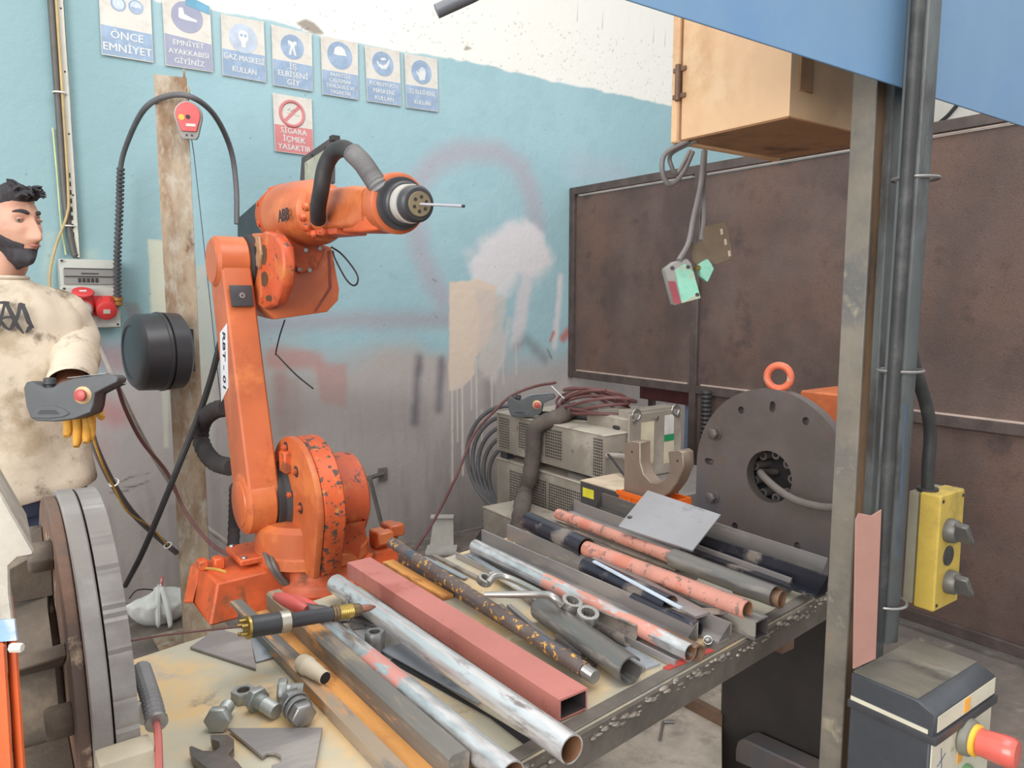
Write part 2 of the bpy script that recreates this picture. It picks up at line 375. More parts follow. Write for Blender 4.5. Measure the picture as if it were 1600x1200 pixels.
struct('floor', G().b2((-3.2, -4, -.05), (7.5, WY, 0)), mat('dusty_concrete', (122, 112, 104), .9, v=.2, sc=4, bump=.5, bsc=40, spots=[((104, 96, 90), .54, 3, .9, 0, .15), ((140, 132, 122), .62, 14, .95, 0, .08), ((60, 54, 50), .68, 60, .9, 0, .02)]))
struct('wall_right', G().b2((7.5, -4, 0), (7.6, WY+.1, 4.4)), mat('white_render', (214, 210, 202), .85, v=.04, sc=3, bump=.4, spots=[((150, 144, 134), .70, 60, .9, 0, .03)]))
# partition of framed sheet steel, parallel to world Y
PXX = 3.17
M_part = mat('brown_sheet', (104, 86, 80), .62, .25, v=.16, sc=2.2, bump=.6, bsc=160, spots=[((122, 94, 80), .57, 2.5, .6, .2, .12), ((84, 70, 68), .6, 5, .6, .2, .1), ((60, 48, 46), .62, 200, .7, .1, .05)])
M_frm = mat('brown_frame', (92, 80, 76), .6, .3, v=.12, sc=12, bump=.3, bsc=80)
M_lip = mat('highlight_lip', (190, 170, 158), .6, .1)  # pale colour carries the highlight along the rail lips
T = thing('partition_screen', 'tall brown sheet steel screen in square tube frame standing behind the round plate', 'partition', (PXX, 1.7, 0))
ya = onX(893, 440, PXX).y; zt = 2.09; zb = onX(893, 578, PXX).z
ycols = [ya, 2.72, 1.66, .62, -.42]
fr = .045
for k, y in enumerate(ycols):
    hh = G().b2((PXX-.025, y-fr, 0 if k else zb-fr), (PXX+.025, y, zt)); part('post', hh, M_frm, T, bevel=.002)
for nm, z0 in (('top_rail', zt-fr), ('middle_rail', zb-fr), ('bottom_rail', .04)):
    for k in range(4):
        if nm == 'bottom_rail' and k == 0: continue
        part(nm, G().b2((PXX-.024, ycols[k+1]+.0005, z0), (PXX+.024, ycols[k]-fr-.0005, z0+fr)), M_frm, T, bevel=.002)
for k in range(4):
    part('steel_sheet', G().b2((PXX-.004, ycols[k+1]+.002, zb+.001), (PXX+.004, ycols[k]-fr-.002, zt-fr-.012)), M_part, T)
    part('lip_highlight_strip', G().b2((PXX-.020, ycols[k+1]+.02, zb+.001), (PXX-.005, ycols[k]-fr-.03, zb+.008)), M_lip, T, label='lower rail lip strip with a painted pale highlight')
    part('lip_highlight_strip', G().b2((PXX-.016, ycols[k+1]+.02, zt-fr-.010), (PXX-.006, ycols[k]-fr-.03, zt-fr-.003)), M_lip, T, label='upper rail lip strip with a painted pale highlight')
    if k: part('steel_sheet', G().b2((PXX-.004, ycols[k+1]+.002, .086), (PXX+.004, ycols[k]-fr-.002, zb-fr-.002)), M_part, T)
# ------------------------------------------------------------------ welding robot
ORS = ((74, 46, 36), .66, 26, .6, 0, .05)
M_or = mat('robot_orange', (190, 98, 56), .42, 0, v=.08, sc=4, bump=.12, bsc=40, spots=[((208, 118, 66), .56, 5, .42, 0, .08), ((170, 84, 50), .66, 9, .6, 0, .08)], coat=.15)
M_orw = mat('robot_orange_scratched', (200, 90, 54), .45, 0, v=.10, sc=5, bump=.2, bsc=50, spots=[((98, 76, 68), .60, 34, .6, .1, .03), ((204, 116, 62), .60, 12, .4, 0, .05)])
M_ord = mat('robot_orange_grimy', (194, 88, 46), .5, 0, v=.16, sc=8, bump=.25, bsc=60, spots=[((140, 80, 50), .60, 14, .7, 0, .06)])
M_blk = mat('black_rubber', (52, 49, 50), .6, 0, v=.12, sc=15, bump=.15)
M_blp = mat('black_plastic', (60, 60, 63), .42, 0, v=.10, sc=12, bump=.08)
M_stl = mat('plain_steel', (150, 148, 146), .38, .75, v=.10, sc=14, bump=.15)
M_brs = mat('brass', (176, 150, 84), .35, .8, v=.1)
M_tan = mat('tan_flange', (150, 136, 108), .5, .4)
M_grh = mat('grey_hose', (120, 118, 118), .55, 0, v=.1)
M_wht = mat('white_vinyl', (226, 226, 230), .45, 0, v=.02, bump=0)
M_ink = mat('black_ink', (40, 40, 46), .6, 0, bump=0)
XR = .62
J2 = onX(374, 787, XR); J3 = onX(331, 409, XR)
RB = (.86, 2.22, .50)
RBT = thing('industrial_robot', 'orange six axis welding robot standing behind the work table', 'robot', RB)
def YZ(px, py, x): q = onX(px, py, x); return (q.y, q.z)
def arc(cy, cz, r, a0, a1, n=14): return [(cy+r*math.cos(a0+(a1-a0)*i/n), cz+r*math.sin(a0+(a1-a0)*i/n)) for i in range(n+1)]
# base on its plinth
by, bx = 2.22, .86
g = G(); g.b2((bx-.19, by-.20, .485), (bx+.21, by+.22, .52)); g.lathe((bx, by, .52), ZV, [(0, .19), (.03, .185), (.05, .165), (.08, .165)], n=36)
BASE = part('base', g, M_ord, RBT, bevel=.004)
g = G()
P0 = onz(336, 976, .49)
bz = .49; xa, ya0 = onz(338, 976, bz).x, onz(338, 976, bz).y
g.prism([V(xa-.02, ya0-.005, bz), V(xa+.30, ya0+.02, bz), V(xa+.30, ya0+.02, bz+.12), V(xa+.01, ya0+.01, bz+.115)], V(0, .20, 0))
g.prism([V(xa-.02, ya0+.195, bz), V(xa+.26, ya0+.215, bz), V(xa+.26, ya0+.215, bz+.12), V(xa+.01, ya0+.205, bz+.115)], V(-.02, .04, -.01))
CB = part('cable_box', g, M_ord, RBT, bevel=.006)
g = G().b2((xa+.03, ya0+.11, bz+.115), (xa+.06, ya0+.15, bz+.15)); g.b2((xa-.01, ya0+.13, bz+.115), (xa+.018, ya0+.17, bz+.145)); part('connector_clamp', g, M_ord, CB, bevel=.004)
g = G().b2((xa+.09, ya0+.06, bz+.13), (xa+.30, ya0+.22, bz+.148))
LIDP = part('cover_plate', g, M_ord, RBT, bevel=.003)
for a, b in ((.105, .075), (.105, .205), (.27, .075)): part('bolt', G().hexa((xa+a, ya0+b, bz+.148), (xa+a, ya0+b, bz+.154), .014), M_stl, LIDP)
g = G(); q = onz(590, 866, .58)
g.b2((.97, by-.10, .50), (1.10, by+.05, .60)); part('connector_box', g, M_ord, RBT, bevel=.006)
for dx, dy in ((.055, -.03), (.12, .02)):
    g = G().b2((.95+dx, by+dy-.05, .60), (.995+dx, by+dy, .655)); g.b2((.945+dx, by+dy-.085, .62), (1.0+dx, by+dy-.045, .66)); part('plug_housing', g, M_or, RBT, bevel=.005)
part('turret', G().lathe((bx-.035, by, .60), ZV, [(0, .168), (.005, .176), (.035, .174), (.040, .169), (.112, .166), (.128, .150), (.132, .10)], n=40), M_or, RBT)
# tower: round disc around axis two running down into the turret
XT = .745
J2y, J2z = onX(457, 786, XT).y, onX(457, 786, XT).z
R2 = onX(462, 679, XT).z-J2z; R2 = max(.15, min(.20, R2)); print('R2', R2, J2y, J2z, J2, J3)
tz = .60
prof = arc(J2y, J2z, R2, -.1, PI+.1, 30)+[(J2y-.15, tz), (J2y+.165, tz)]
TOW = part('tower', G().yz(prof, XT, XT+.02), M_or, RBT, bevel=.008, seg=2)
prof2 = arc(J2y, J2z, R2*.985, -.1, PI+.1, 30)+[(J2y-.145, tz), (J2y+.16, tz)]
part('gear_housing', G().yz(prof2, XT+.0205, XT+.088), mat('robot_orange_scuffed', (206, 90, 46), .45, 0, v=.10, sc=5, bump=.25, bsc=50, spots=[((88, 76, 70), .555, 42, .6, .15, .025), ((206, 128, 66), .62, 30, .4, 0, .04)]), RBT, bevel=.006, label='scratched orange paint worn to grey')
g = G().lathe((XT+.088, J2y, J2z), V(1, 0, 0), [(0, R2*.70), (.02, R2*.68), (.07, R2*.67), (.10, R2*.65), (.11, R2*.58)], n=36)
g.yz(arc(J2y, J2z-.02, R2*.72, PI+.2, 2*PI-.2, 8)+[(J2y+.08, tz), (J2y-.08, tz)], XT+.088, XT+.17)
part('motor_housing', g, M_orw, RBT, label='scratched reddish motor housing')
for px, py in ((447, 699), (463, 737), (455, 773), (470, 794), (469, 846)):
    q = onX(px, py, XT)
    g = G().mat(0).cyl(q+V(-.0015, 0, 0), q+V(.001, 0, 0), .017); b = part('bolt', g, M_blk, RBT, label='socket bolt in a dark recess')
    part('bolt_head', G().cyl(q+V(-.012, 0, 0), q+V(0, 0, 0), .0095, n=14).mat(0).hexa(q+V(-.015, 0, 0), q+V(-.0119, 0, 0), .006), M_ord, b, bevel=.001)
part('bearing_ring', G().lathe((.708, J2.y, J2.z), V(1, 0, 0), [(0, .088), (.006, .096), (.024, .098), (.036, .112)], n=36), M_blk, RBT, label='black gap ring between arm and tower')
part('arm_stop', G().b2((.725, J2y+.0, J2z+.09), (.75, J2y+.05, J2z+.155)), M_ord, RBT, bevel=.004)
# lower arm
r2, r3 = .094, .080
ay, az, cy, cz = J2.y, J2.z, J3.y, J3.z; dv = math.atan2(cz-az, cy-ay)
hull = arc(ay, az, r2*.93, dv+PI/2, dv+1.5*PI, 16)+arc(cy, cz, r3*.86, dv-PI/2, dv+PI/2, 16)
LOW = part('lower_arm', G().yz(hull, XR+.008, XR+.098), M_or, RBT, bevel=.014, seg=3)
g = G().lathe((XR, ay, az), V(1, 0, 0), [(0, .070), (.001, r2-.012), (.012, r2), (.083, r2), (.088, r2-.01)], n=44); part('elbow_barrel', g, M_or, RBT)
g = G().lathe((XR-.004, ay, az), V(1, 0, 0), [(0, .070), (.006, .072)], n=40); part('end_cap', g, M_or, RBT, bevel=.001)
g = G().lathe((XR, cy, cz), V(1, 0, 0), [(0, r3-.010), (.010, r3), (.092, r3), (.10, r3-.008)], n=44); part('elbow_barrel', g, M_or, RBT)
part('end_cap', G().lathe((XR-.003, cy, cz), V(1, 0, 0), [(0, r3-.014), (.004, r3-.013)], n=40), M_or, RBT)
# black square cover on the front of the arm
ux = V(0, cy-ay, cz-az).normalized(); fn = V(0, -ux.z, ux.y)
if fn.y > 0: fn = -fn
q0 = V(XR+.055, ay, az)+ux*((V(0, cy, cz)-V(0, ay, az)).length*.845)
off = .083
cvr = q0+fn*off; cvr = onY(377, 463, cvr.y)
CV = part('inspection_cover', G().box(cvr+fn*.004, (.066, .066, .010), (V(1, 0, 0), ux, fn)), M_blp, RBT, bevel=.004, seg=2, label='square black inspection cover')
part('screw', G().cyl(cvr+fn*.008, cvr+fn*.0115, .009), M_stl, CV)
part('screw', G().hexa(cvr+fn*.0114, cvr+fn*.0125, .006), M_blk, CV)
# white label with its number on the side of the arm
LB = [onX(px, py, XR+.0075) for px, py in ((355, 505), (357, 606), (346, 628), (344, 520))]
lab = part('label_plate', G().prism(LB, V(-.001, 0, 0)), M_wht, RBT, label='white label lettered RBT - 01')
mid = onX(350, 565, XR+.006); dn = (onX(350, 606, XR+.006)-onX(349, 526, XR+.006)).normalized()
g = text_geo('RBT - 01', .040, mid, dn, V(-1, 0, 0).cross(dn), wide=1.28, bold=.0008); part('lettering', g, M_ink, lab)
# shoulder of the upper arm
g = G().lathe((.718, cy, cz), V(1, 0, 0), [(0, .080), (.006, .088), (.022, .088)], n=36); part('bearing_ring', g, M_blk, RBT, label='black gap ring at the upper joint')
pl = [YZ(px, py, .738) for px, py in ((394, 388), (400, 370), (412, 361), (428, 366), (440, 384), (443, 412), (441, 446), (430, 476), (412, 484), (400, 466), (394, 430))]
SH = part('shoulder_flange', G().yz(pl, .738, .775), M_orw, RBT, bevel=.006)
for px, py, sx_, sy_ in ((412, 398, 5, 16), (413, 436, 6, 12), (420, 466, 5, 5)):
    part('pocket_shade', G().yz([YZ(px+sx_*math.cos(t), py+sy_*math.sin(t), .7375) for t in np.linspace(0, 2*PI, 13)[:-1]], .7372, .7378), mat('pocket_shadow', (96, 66, 44), .8, 0), SH, label='dark patch painting the shade of a casting recess')  # flat dark patches put the shade of the recesses into the colour
part('cast_strap', G().yz([YZ(px, py, .737) for px, py in ((403, 372), (408, 370), (412, 398), (408, 420), (402, 412), (405, 392))], .728, .738), mat('worn_alloy', (168, 132, 100), .5, .2, v=.15, sc=30), SH, bevel=.002, label='worn metal strap')
for px, py in ((404, 382), (401, 408), (404, 455), (410, 470)): part('bolt', G().cyl(onX(px, py, .738)-V(.006, 0, 0), onX(px, py, .739), .008, n=12), M_ord, SH)
YB = 2.34
pl = [onY(px, py, YB) for px, py in ((424, 362), (470, 372), (519, 386), (531, 452), (529, 470), (512, 488), (428, 500), (404, 476), (406, 420))]
HB = part('upper_housing', G().prism(pl, V(0, .20, .01)), M_or, RBT, bevel=.012, seg=2)
pl = [onY(px, py, YB-.002) for px, py in ((440, 362), (472, 378), (507, 388), (492, 420), (466, 428), (448, 396))]
g = G().prism(pl, V(0, -.016, 0)); part('seam_strip', G().prism([onY(px, py, YB-.0005) for px, py in ((512, 392), (516, 391), (518, 450), (494, 487), (490, 487), (514, 449))], V(0, -.0015, 0)), mat('purple_sealant', (136, 66, 56), .6), RBT, label='purple red sealing line')
BR = part('bracket_plate', g, M_ord, RBT, bevel=.003)
for px, py in ((468, 421), (484, 422), (500, 388), (478, 391)): part('bolt', G().hexa(onY(px, py, YB-.016), onY(px, py, YB-.023), .014), M_stl, BR)
# forearm
Fr = onX(452, 336, .88); Ff = onX(604, 322, .88); fd = (Ff-Fr).normalized(); fx, fy, fz = frame(fd)
g = G().lathe(Fr-fd*.10, fd, [(0, .07), (.02, .088), (.06, .094), (.10, .094)], n=40); part('rear_motor_cover', g, M_ord, RBT, label='grimy round rear cover with bolts')
g = G().lathe(Fr, fd, [(0, .088), (.012, .100), (.10, .102), (.25, .098), (.30, .086), (.32, .05)], n=44); FA = part('forearm_barrel', g, M_or, RBT)
def ringf(p, w, h, rnd=.35, n=8):
    o = []
    for sx, sy, a0 in ((1, 1, 0), (-1, 1, PI/2), (-1, -1, PI), (1, -1, 1.5*PI)):
        for i in range(n//2+1):
            a = a0+PI/2*i/(n//2); r = rnd*min(w, h); o.append(p+fy*(sx*(w-r)+r*math.cos(a))+fz*(sy*(h-r)+r*math.sin(a)))
    return o
def loft(g, rings):
    n = len(rings[0]); vs = [p for r in rings for p in r]
    fs = [(k*n+i, k*n+(i+1) % n, (k+1)*n+(i+1) % n, (k+1)*n+i) for k in range(len(rings)-1) for i in range(n)]
    return g.add(vs, fs+[tuple(range(n))[::-1], tuple(range((len(rings)-1)*n, len(rings)*n))])
g = G(); loft(g, [ringf(Fr+fd*t-fz*dz_, w_, h_) for t, w_, h_, dz_ in ((.12, .085, .075, .01), (.24, .070, .066, .0), (.30, .060, .060, 0), (.50, .056, .056, 0), (.60, .050, .055, 0), (.66, .045, .045, 0))])
part('forearm_tube', g, M_or, RBT)
g = G(); loft(g, [ringf(Fr+fd*t+fz*-.058, w_, h_) for t, w_, h_ in ((.06, .07, .02), (.3, .05, .016), (.5, .045, .012))]); part('forearm_rib', g, M_orw, RBT)
# ring of bolts round the hose inlet
hc = onX(491, 341, .766)
for px, py in ((487, 318), (476, 324), (472, 341), (479, 356), (492, 364), (507, 361)):
    b = onX(px, py, .785); zc_ = Fr.z+(Ff.z-Fr.z)*.25; b = onX(px, py, .88-math.sqrt(max(1e-6, .0985**2-(b.z-zc_)**2)))
    C0 = V(.88, b.y, zc_); rd_ = (b-C0).normalized(); b = C0+rd_*.099; bo_ = part('bolt', G().cyl(b-rd_*.01, b+rd_*.003, .0115, n=14), M_orw, RBT); part('bolt_head', G().cyl(b+rd_*.003, b+rd_*.007, .0065, n=10), M_ord, bo_)
for k in range(9):
    a = 2*PI*k/9; b = Fr+fy*.080*math.cos(a)+fz*.080*math.sin(a)-fd*.040; rr_ = (fy*math.cos(a)+fz*math.sin(a)); b = Fr-fd*.035+rr_*.094
    part('bolt', G().cyl(b-rr_*.004, b+rr_*.006, .0095, n=12), M_ord, RBT)
part('seam_ring', G().lathe(Fr-fd*.004, fd, [(0, .098), (.001, .1015), (.006, .1015), (.007, .098)], n=40), M_ord, RBT, label='dark seam round the forearm barrel')
g = text_geo('ABB', .052, onX(443, 337, .7745)+V(-.0, 0, 0), V(0, -1, 0)*1+V(0, 0, .02), V(0, .02, 1), th=.0015, bold=.0006); part('maker_lettering', g, M_ink, RBT, label='dark lettering reading ABB')
# wrist: yoke, orange drum, black and silver rings, flange, wire tube
Wa = onX(618, 318, .88); Wb = onX(664, 319, .88); wd = (Wb-Wa).normalized()
g = G().lathe(Wa-wd*.055, wd, [(0, .050), (.012, .070), (.05, .075), (.072, .075), (.078, .066)], n=40); part('wrist_drum', g, M_or, RBT)
g = G(); loft(g, [ringf(Ff+fd*t-fz*.045, w_, h_) for t, w_, h_ in ((-.18, .040, .020), (-.06, .044, .022), (.02, .040, .018), (.05, .026, .010))]); part('wrist_yoke', g, M_ord, RBT)
part('wrist_ring', G().lathe(Wa+wd*.022, wd, [(0, .060), (.002, .064), (.014, .064), (.016, .056)], n=40), M_blp, RBT, label='dark grey wrist ring')
part('wrist_ring', G().lathe(Wa+wd*.036, wd, [(0, .050), (.002, .054), (.020, .054), (.024, .05)], n=40), M_blp, RBT, label='black stepped wrist ring')
part('wrist_ring', G().lathe(Wa+wd*.058, wd, [(0, .040), (.002, .0465), (.028, .0465), (.030, .04)], n=40), mat('bright_ring', (212, 206, 198), .4, .4, v=.05), RBT, label='bright steel wrist ring')
part('torch_coupling', G().lathe(Wa+wd*.088, wd, [(0, .038), (.003, .0435), (.026, .0435), (.033, .038), (.034, .03)], n=40), M_blp, RBT, label='thick black coupling ring')
FLG = part('tool_flange', G().lathe(Wa+wd*.120, wd, [(0, .028), (.003, .0295), (.007, .0285), (.0075, .02)], n=32), M_tan, RBT, label='tan tool flange')
wx, wy_, wz_ = frame(wd)
for k in range(6):
    a = 2*PI*k/6+.4; c_ = Wa+wd*.1272+wy_*.017*math.cos(a)+wz_*.017*math.sin(a); part('port', G().cyl(c_, c_+wd*.0012, .0042, n=12), M_blk, FLG, label='dark port hole')
Wc = Wa+wd*.127; tip = at(722, 322, (Wc-CAM).dot(FW)-.05)
part('wire_tube', G().cyl(Wc, tip, .0032, n=10), mat('pale_tube', (186, 184, 190), .4, .3), RBT, label='thin pale tube sticking out of the flange')
part('wire_tip', G().cyl(tip, tip+(tip-Wc).normalized()*.006, .0036, n=10), M_blk, RBT)
# hoses on the arm
hp = [(497, 343, .80), (497, 325, .78), (502, 295, .77), (508, 262, .775), (520, 240, .785), (536, 232, .79), (552, 240, .80)]
part('dress_hose', G().path([onX(*p) for p in hp], .0215, n=16, sub=8), M_blk, RBT, label='smooth black bend of the hose')
hp = [(550, 238, .80), (566, 254, .81), (580, 274, .82), (592, 292, .83), (606, 312, .86)]
part('dress_hose', G().path([onX(*p) for p in hp], .0225, n=16, sub=10, ribs=.0062, ribh=.003), M_grh, RBT, label='ribbed grey stretch of the hose', smooth=20)
sl = [(352, 637, .68), (334, 642, .66), (318, 657, .65), (313, 682, .65), (321, 706, .65), (337, 723, .66), (362, 730, .68)]
part('sleeved_cable', G().path([onX(*p) for p in sl], .027, n=14, sub=8, ribs=.028, ribh=.004), mat('black_sleeve', (64, 58, 57), .85, 0, v=.15, bump=.6, bsc=50), RBT, label='black cloth sleeve looping from the arm')
sl = [(368, 760, .80), (366, 820, .82), (364, 870, .80)]
part('sleeved_cable', G().path([onX(*p) for p in sl], .022, n=12, sub=6, ribs=.03, ribh=.003), mat('black_sleeve', (64, 58, 57), .85), RBT)
sl = [(415, 838, .70), (411, 850, .68), (420, 880, .66), (437, 906, .69), (452, 918, .72)]
for k in range(2): part('base_cable', G().path([onX(p[0]+k*7, p[1], p[2]+k*.012) for p in sl], .007, n=8), mat('worn_grey_cable', (104, 98, 94), .6), RBT)
part('thin_cable', G().path([onX(*p) for p in ((445, 500, .9), (437, 525, .9), (431, 552, .9), (434, 556, .9), (462, 585, .9), (489, 607, .9))], .0028, n=6), M_blk, RBT, label='thin black lead dangling below the housing')
part('thin_cable', G().path([onX(*p) for p in ((518, 386, .98), (535, 398, .98), (556, 425, .98), (559, 440, .98), (552, 446, .98), (540, 435, .98), (524, 405, .98), (520, 392, .98))], .003, n=6), M_blk, RBT, label='thin black lead looping behind the forearm')
# dark boards and plate behind the arm
pl = [YZ(px, py, 1.0) for px, py in ((371, 341), (397, 318), (412, 306), (425, 303), (420, 360), (400, 378), (371, 378))]
part('rear_bracket', G().yz(pl, 1.0, 1.05), M_blp, RBT, bevel=.003, label='black sheet bracket behind the joint')
FP = [onX(px, py, 1.08) for px, py in ((471, 246), (519, 213), (519, 286), (480, 305), (467, 300))]
fp = part('feeder_panel', G().prism(FP, V(.012, 0, 0)), mat('dark_bracket', (92, 84, 84), .6, .3), RBT, bevel=.002, label='grey bracket frame above the arm')
part('panel_face', G().prism([onX(px, py, 1.079) for px, py in ((476, 254), (512, 231), (509, 272), (476, 293))], V(.0005, 0, 0)), mat('pale_panel', (176, 178, 160), .6, 0, spots=[((142, 118, 92), .62, 30, .7, 0, .05)]), fp, label='pale stained inset plate')
for px, py in ((488, 243), (508, 232), (487, 292)): part('screw', G().cyl(onX(px, py, 1.079)-V(.004, 0, 0), onX(px, py, 1.08), .006, n=10), M_blk, fp)
part('corner_clip', G().b2(onX(514, 218, 1.075)-V(0, .0, .008), onX(514, 218, 1.075)+V(.03, -.03, .012)), M_blk, fp, bevel=.002)
# plinth
solo('robot_plinth', G().b2((bx-.24, by-.22, .44), (bx+.26, by+.24, .484)).b2((bx-.16, by-.16, .02), (bx+.18, by+.18, .44)).b2((bx-.26, by-.26, 0), (bx+.28, by+.28, .02)), mat('plinth_steel', (96, 90, 86), .6, .4), 'grey steel plinth under the orange robot', 'plinth', bevel=.004)
# ------------------------------------------------------------------ warning signs on the wall
M_sgn = mat('sign_plate', (212, 207, 198), .6, 0, v=.04, sc=6, bump=.15, spots=[((196, 188, 176), .6, 8, .7, 0, .1)])
M_blu = mat('faded_blue_print', (144, 164, 188), .6, 0, v=.06, sc=6, bump=0, spots=[((160, 178, 202), .55, 12, .7, 0, .08)])
M_pur = mat('faded_violet_print', (156, 158, 178), .6, 0, v=.06, sc=6, bump=0)
M_red = mat('faded_red_print', (205, 130, 130), .6, 0, v=.06, sc=6, bump=0)
M_let = mat('pale_lettering', (216, 216, 214), .6, 0, v=.02, bump=0)
def wq(px, py, y=WY-.012): return onY(px, py, y)
def sign(label, c4, band, bt, lines, size, pic, wide=1.0, n_=0):
    """c4: photo corners TL TR BR BL (used to find the real corners on the wall); band: height share of the colour band"""
    tl, tr, br, bl = [wq(*p) for p in c4]; base = (bl+br)/2+V(0, .008, 0)
    T = thing('safety_sign', label, 'sign', base, 'safety signs on the blue wall' )
    part('plate', G().prism([tl, tr, br, bl], V(0, .003, 0)), M_sgn, T)
    W = ((br-bl).length+(tr-tl).length)/2; H = (tl-bl).length; ux = (br-bl).normalized(); uy = (tl-bl).normalized()
    def L(u, v, d=.0008): return bl.lerp(br, u).lerp(tl.lerp(tr, u), v)+V(0, -d, 0)
    if band: part('colour_band', G().prism([L(.01, .01), L(.99, .01), L(.99, band), L(.01, band)], V(0, .0008, 0)), bt, T)
    nl = len(lines); g0 = G()
    for k, s in enumerate(lines):
        v = band*(1-(k+.62)/(nl+.3)); g = text_geo(s, size*.80, L(.5, v, .0014)-ux*size*.014, ux, uy, th=.0002, wide=wide); g2 = text_geo(s, size*.80, L(.5, v, .0018)+ux*size*.014, ux, uy, th=.0002, wide=wide); g3 = text_geo(s, size*.80, L(.5, v, .0022)+uy*size*.012, ux, uy, th=.0002, wide=wide); g.add(g2.v, g2.f); g.add(g3.v, g3.f)
        part('lettering', g, M_let, T)
    def disc(u, v, r, m_=bt, sy=1.0, nm='disc'):
        c_ = L(u, v, .0012); return part(nm, G().prism([c_+ux*r*math.cos(2*PI*i/32)+uy*r*sy*math.sin(2*PI*i/32) for i in range(32)], V(0, .0006, 0)), m_, T)
    def shape(pts, u, v, s, d=.0018, m_=M_let, nm='pictogram'):
        c_ = L(u, v, d); return part(nm, G().prism([c_+ux*p[0]*s+uy*p[1]*s for p in pts], V(0, .0005, 0)), m_, T)
    pic(disc, shape, W, H, L, ux, uy, T); return T
def p_clothes(disc, shape, W, H, L, ux, uy, T):
    disc(.5, .70, W*.29); shape([(-.5, .55), (-.28, .62), (0, .45), (.28, .62), (.5, .55), (.38, .1), (.28, .3), (.2, 0), (.42, -.85), (.2, -.85), (0, -.1), (-.2, -.85), (-.42, -.85), (-.2, 0), (-.28, .3), (-.38, .1)], .5, .70, W*.23)
def p_helmet(disc, shape, W, H, L, ux, uy, T):
    disc(.5, .72, W*.34); shape([(-.6, .05), (-.5, .5), (-.2, .72), (.2, .72), (.5, .5), (.62, .05), (.75, -.05), (-.2, -.12), (-.7, -.05)], .5, .74, W*.27)
def p_mask(disc, shape, W, H, L, ux, uy, T):
    disc(.5, .72, W*.31); shape([(-.7, .1), (-.5, -.25), (-.2, -.5), (.3, -.45), (.55, -.1), (.75, .45), (.65, .5), (.35, .05), (0, -.15), (-.4, -.05), (-.6, .2)], .5, .72, W*.27); shape([(-.3, .5), (.2, .6), (.4, .45), (-.1, .3)], .5, .72, W*.27)
def p_glove(disc, shape, W, H, L, ux, uy, T):
    disc(.5, .70, W*.31); shape([(-.2, -.7), (.3, -.6), (.42, 0), (.36, .4), (.28, .4), (.22, .05), (.18, .5), (.08, .5), (.04, .05), (0, .48), (-.1, .45), (-.1, .0), (-.2, .3), (-.3, .25), (-.22, -.1), (-.5, .1), (-.55, -.02), (-.32, -.4)], .5, .69, W*.30)
def p_gas(disc, shape, W, H, L, ux, uy, T):
    disc(.5, .66, W*.33, mat('pale_blue_print', (184, 194, 208), .6, bump=0)); shape([(-.45, .5), (-.2, .72), (.2, .72), (.45, .5), (.45, 0), (.2, -.4), (.2, -.8), (-.2, -.8), (-.2, -.4), (-.45, 0)], .5, .66, W*.25)
    shape([(-.3, .4), (-.05, .4), (-.1, .15), (-.3, .2)], .5, .66, W*.25, .0024, M_blu); shape([(.3, .4), (.05, .4), (.1, .15), (.3, .2)], .5, .66, W*.25, .0024, M_blu)
def p_boot(disc, shape, W, H, L, ux, uy, T):
    disc(.5, .72, W*.33); shape([(-.6, .5), (-.3, .55), (-.2, .1), (.3, -.1), (.7, -.2), (.72, -.38), (-.1, -.35), (-.5, -.3), (-.65, -.2)], .5, .74, W*.28)
    c_ = L(.0, .0); part('torn_corner', G().prism([L(.48, .885, .002), L(.985, .87, .002), L(.985, .995, .002), L(.48, 1.03, .002)], V(0, .0006, 0)), mat('wall_through_tear', (108, 158, 182), .8), T, label='torn gap showing blue wall')
def p_five(disc, shape, W, H, L, ux, uy, T):
    mb = mat('pale_blue_print2', (190, 200, 212), .6, bump=0)
    for u, v in ((.5, .93), (.35, .76), (.70, .78), (.36, .54), (.70, .55)):
        disc(u, v, W*.145, M_blu); shape([(math.cos(q)*1, math.sin(q)*1) for q in np.linspace(0, 2*PI, 25)[:-1]], u, v, W*.115, .0019, mb); shape([(-.5, -.5), (0, .6), (.5, -.5), (.2, -.2), (-.2, -.2)], u, v, W*.11, .0026)
    shape([(-.9, -.1), (.9, -.1), (.5, -.7), (-.5, -.7)], .70, .55, W*.12, .0032, M_blu)
def p_smoke(disc, shape, W, H, L, ux, uy, T):
    c_ = L(.47, .69, .0014)
    part('disc', G().torus(c_+V(0, .001, 0), V(0, -1, 0), W*.30, W*.042, n=40, k=6, up=ZV), M_red, T)
    part('slash', G().prism([c_+ux*a*W+uy*b*W for a, b in ((-.22, -.17), (-.17, -.23), (.22, .17), (.17, .23))], V(0, .0008, 0)), M_red, T)
    shape([(-.9, .05), (.9, -.15), (.9, -.3), (-.9, -.1)], .5, .70, W*.18, .0012, mat('pale_tan', (206, 196, 176), .6))
    for k in range(6): shape([(0, 0), (.1, .03), (.05, .12)], .36+.035*k, .74+.02*math.sin(k*2), W*.25, .0014, M_ink)
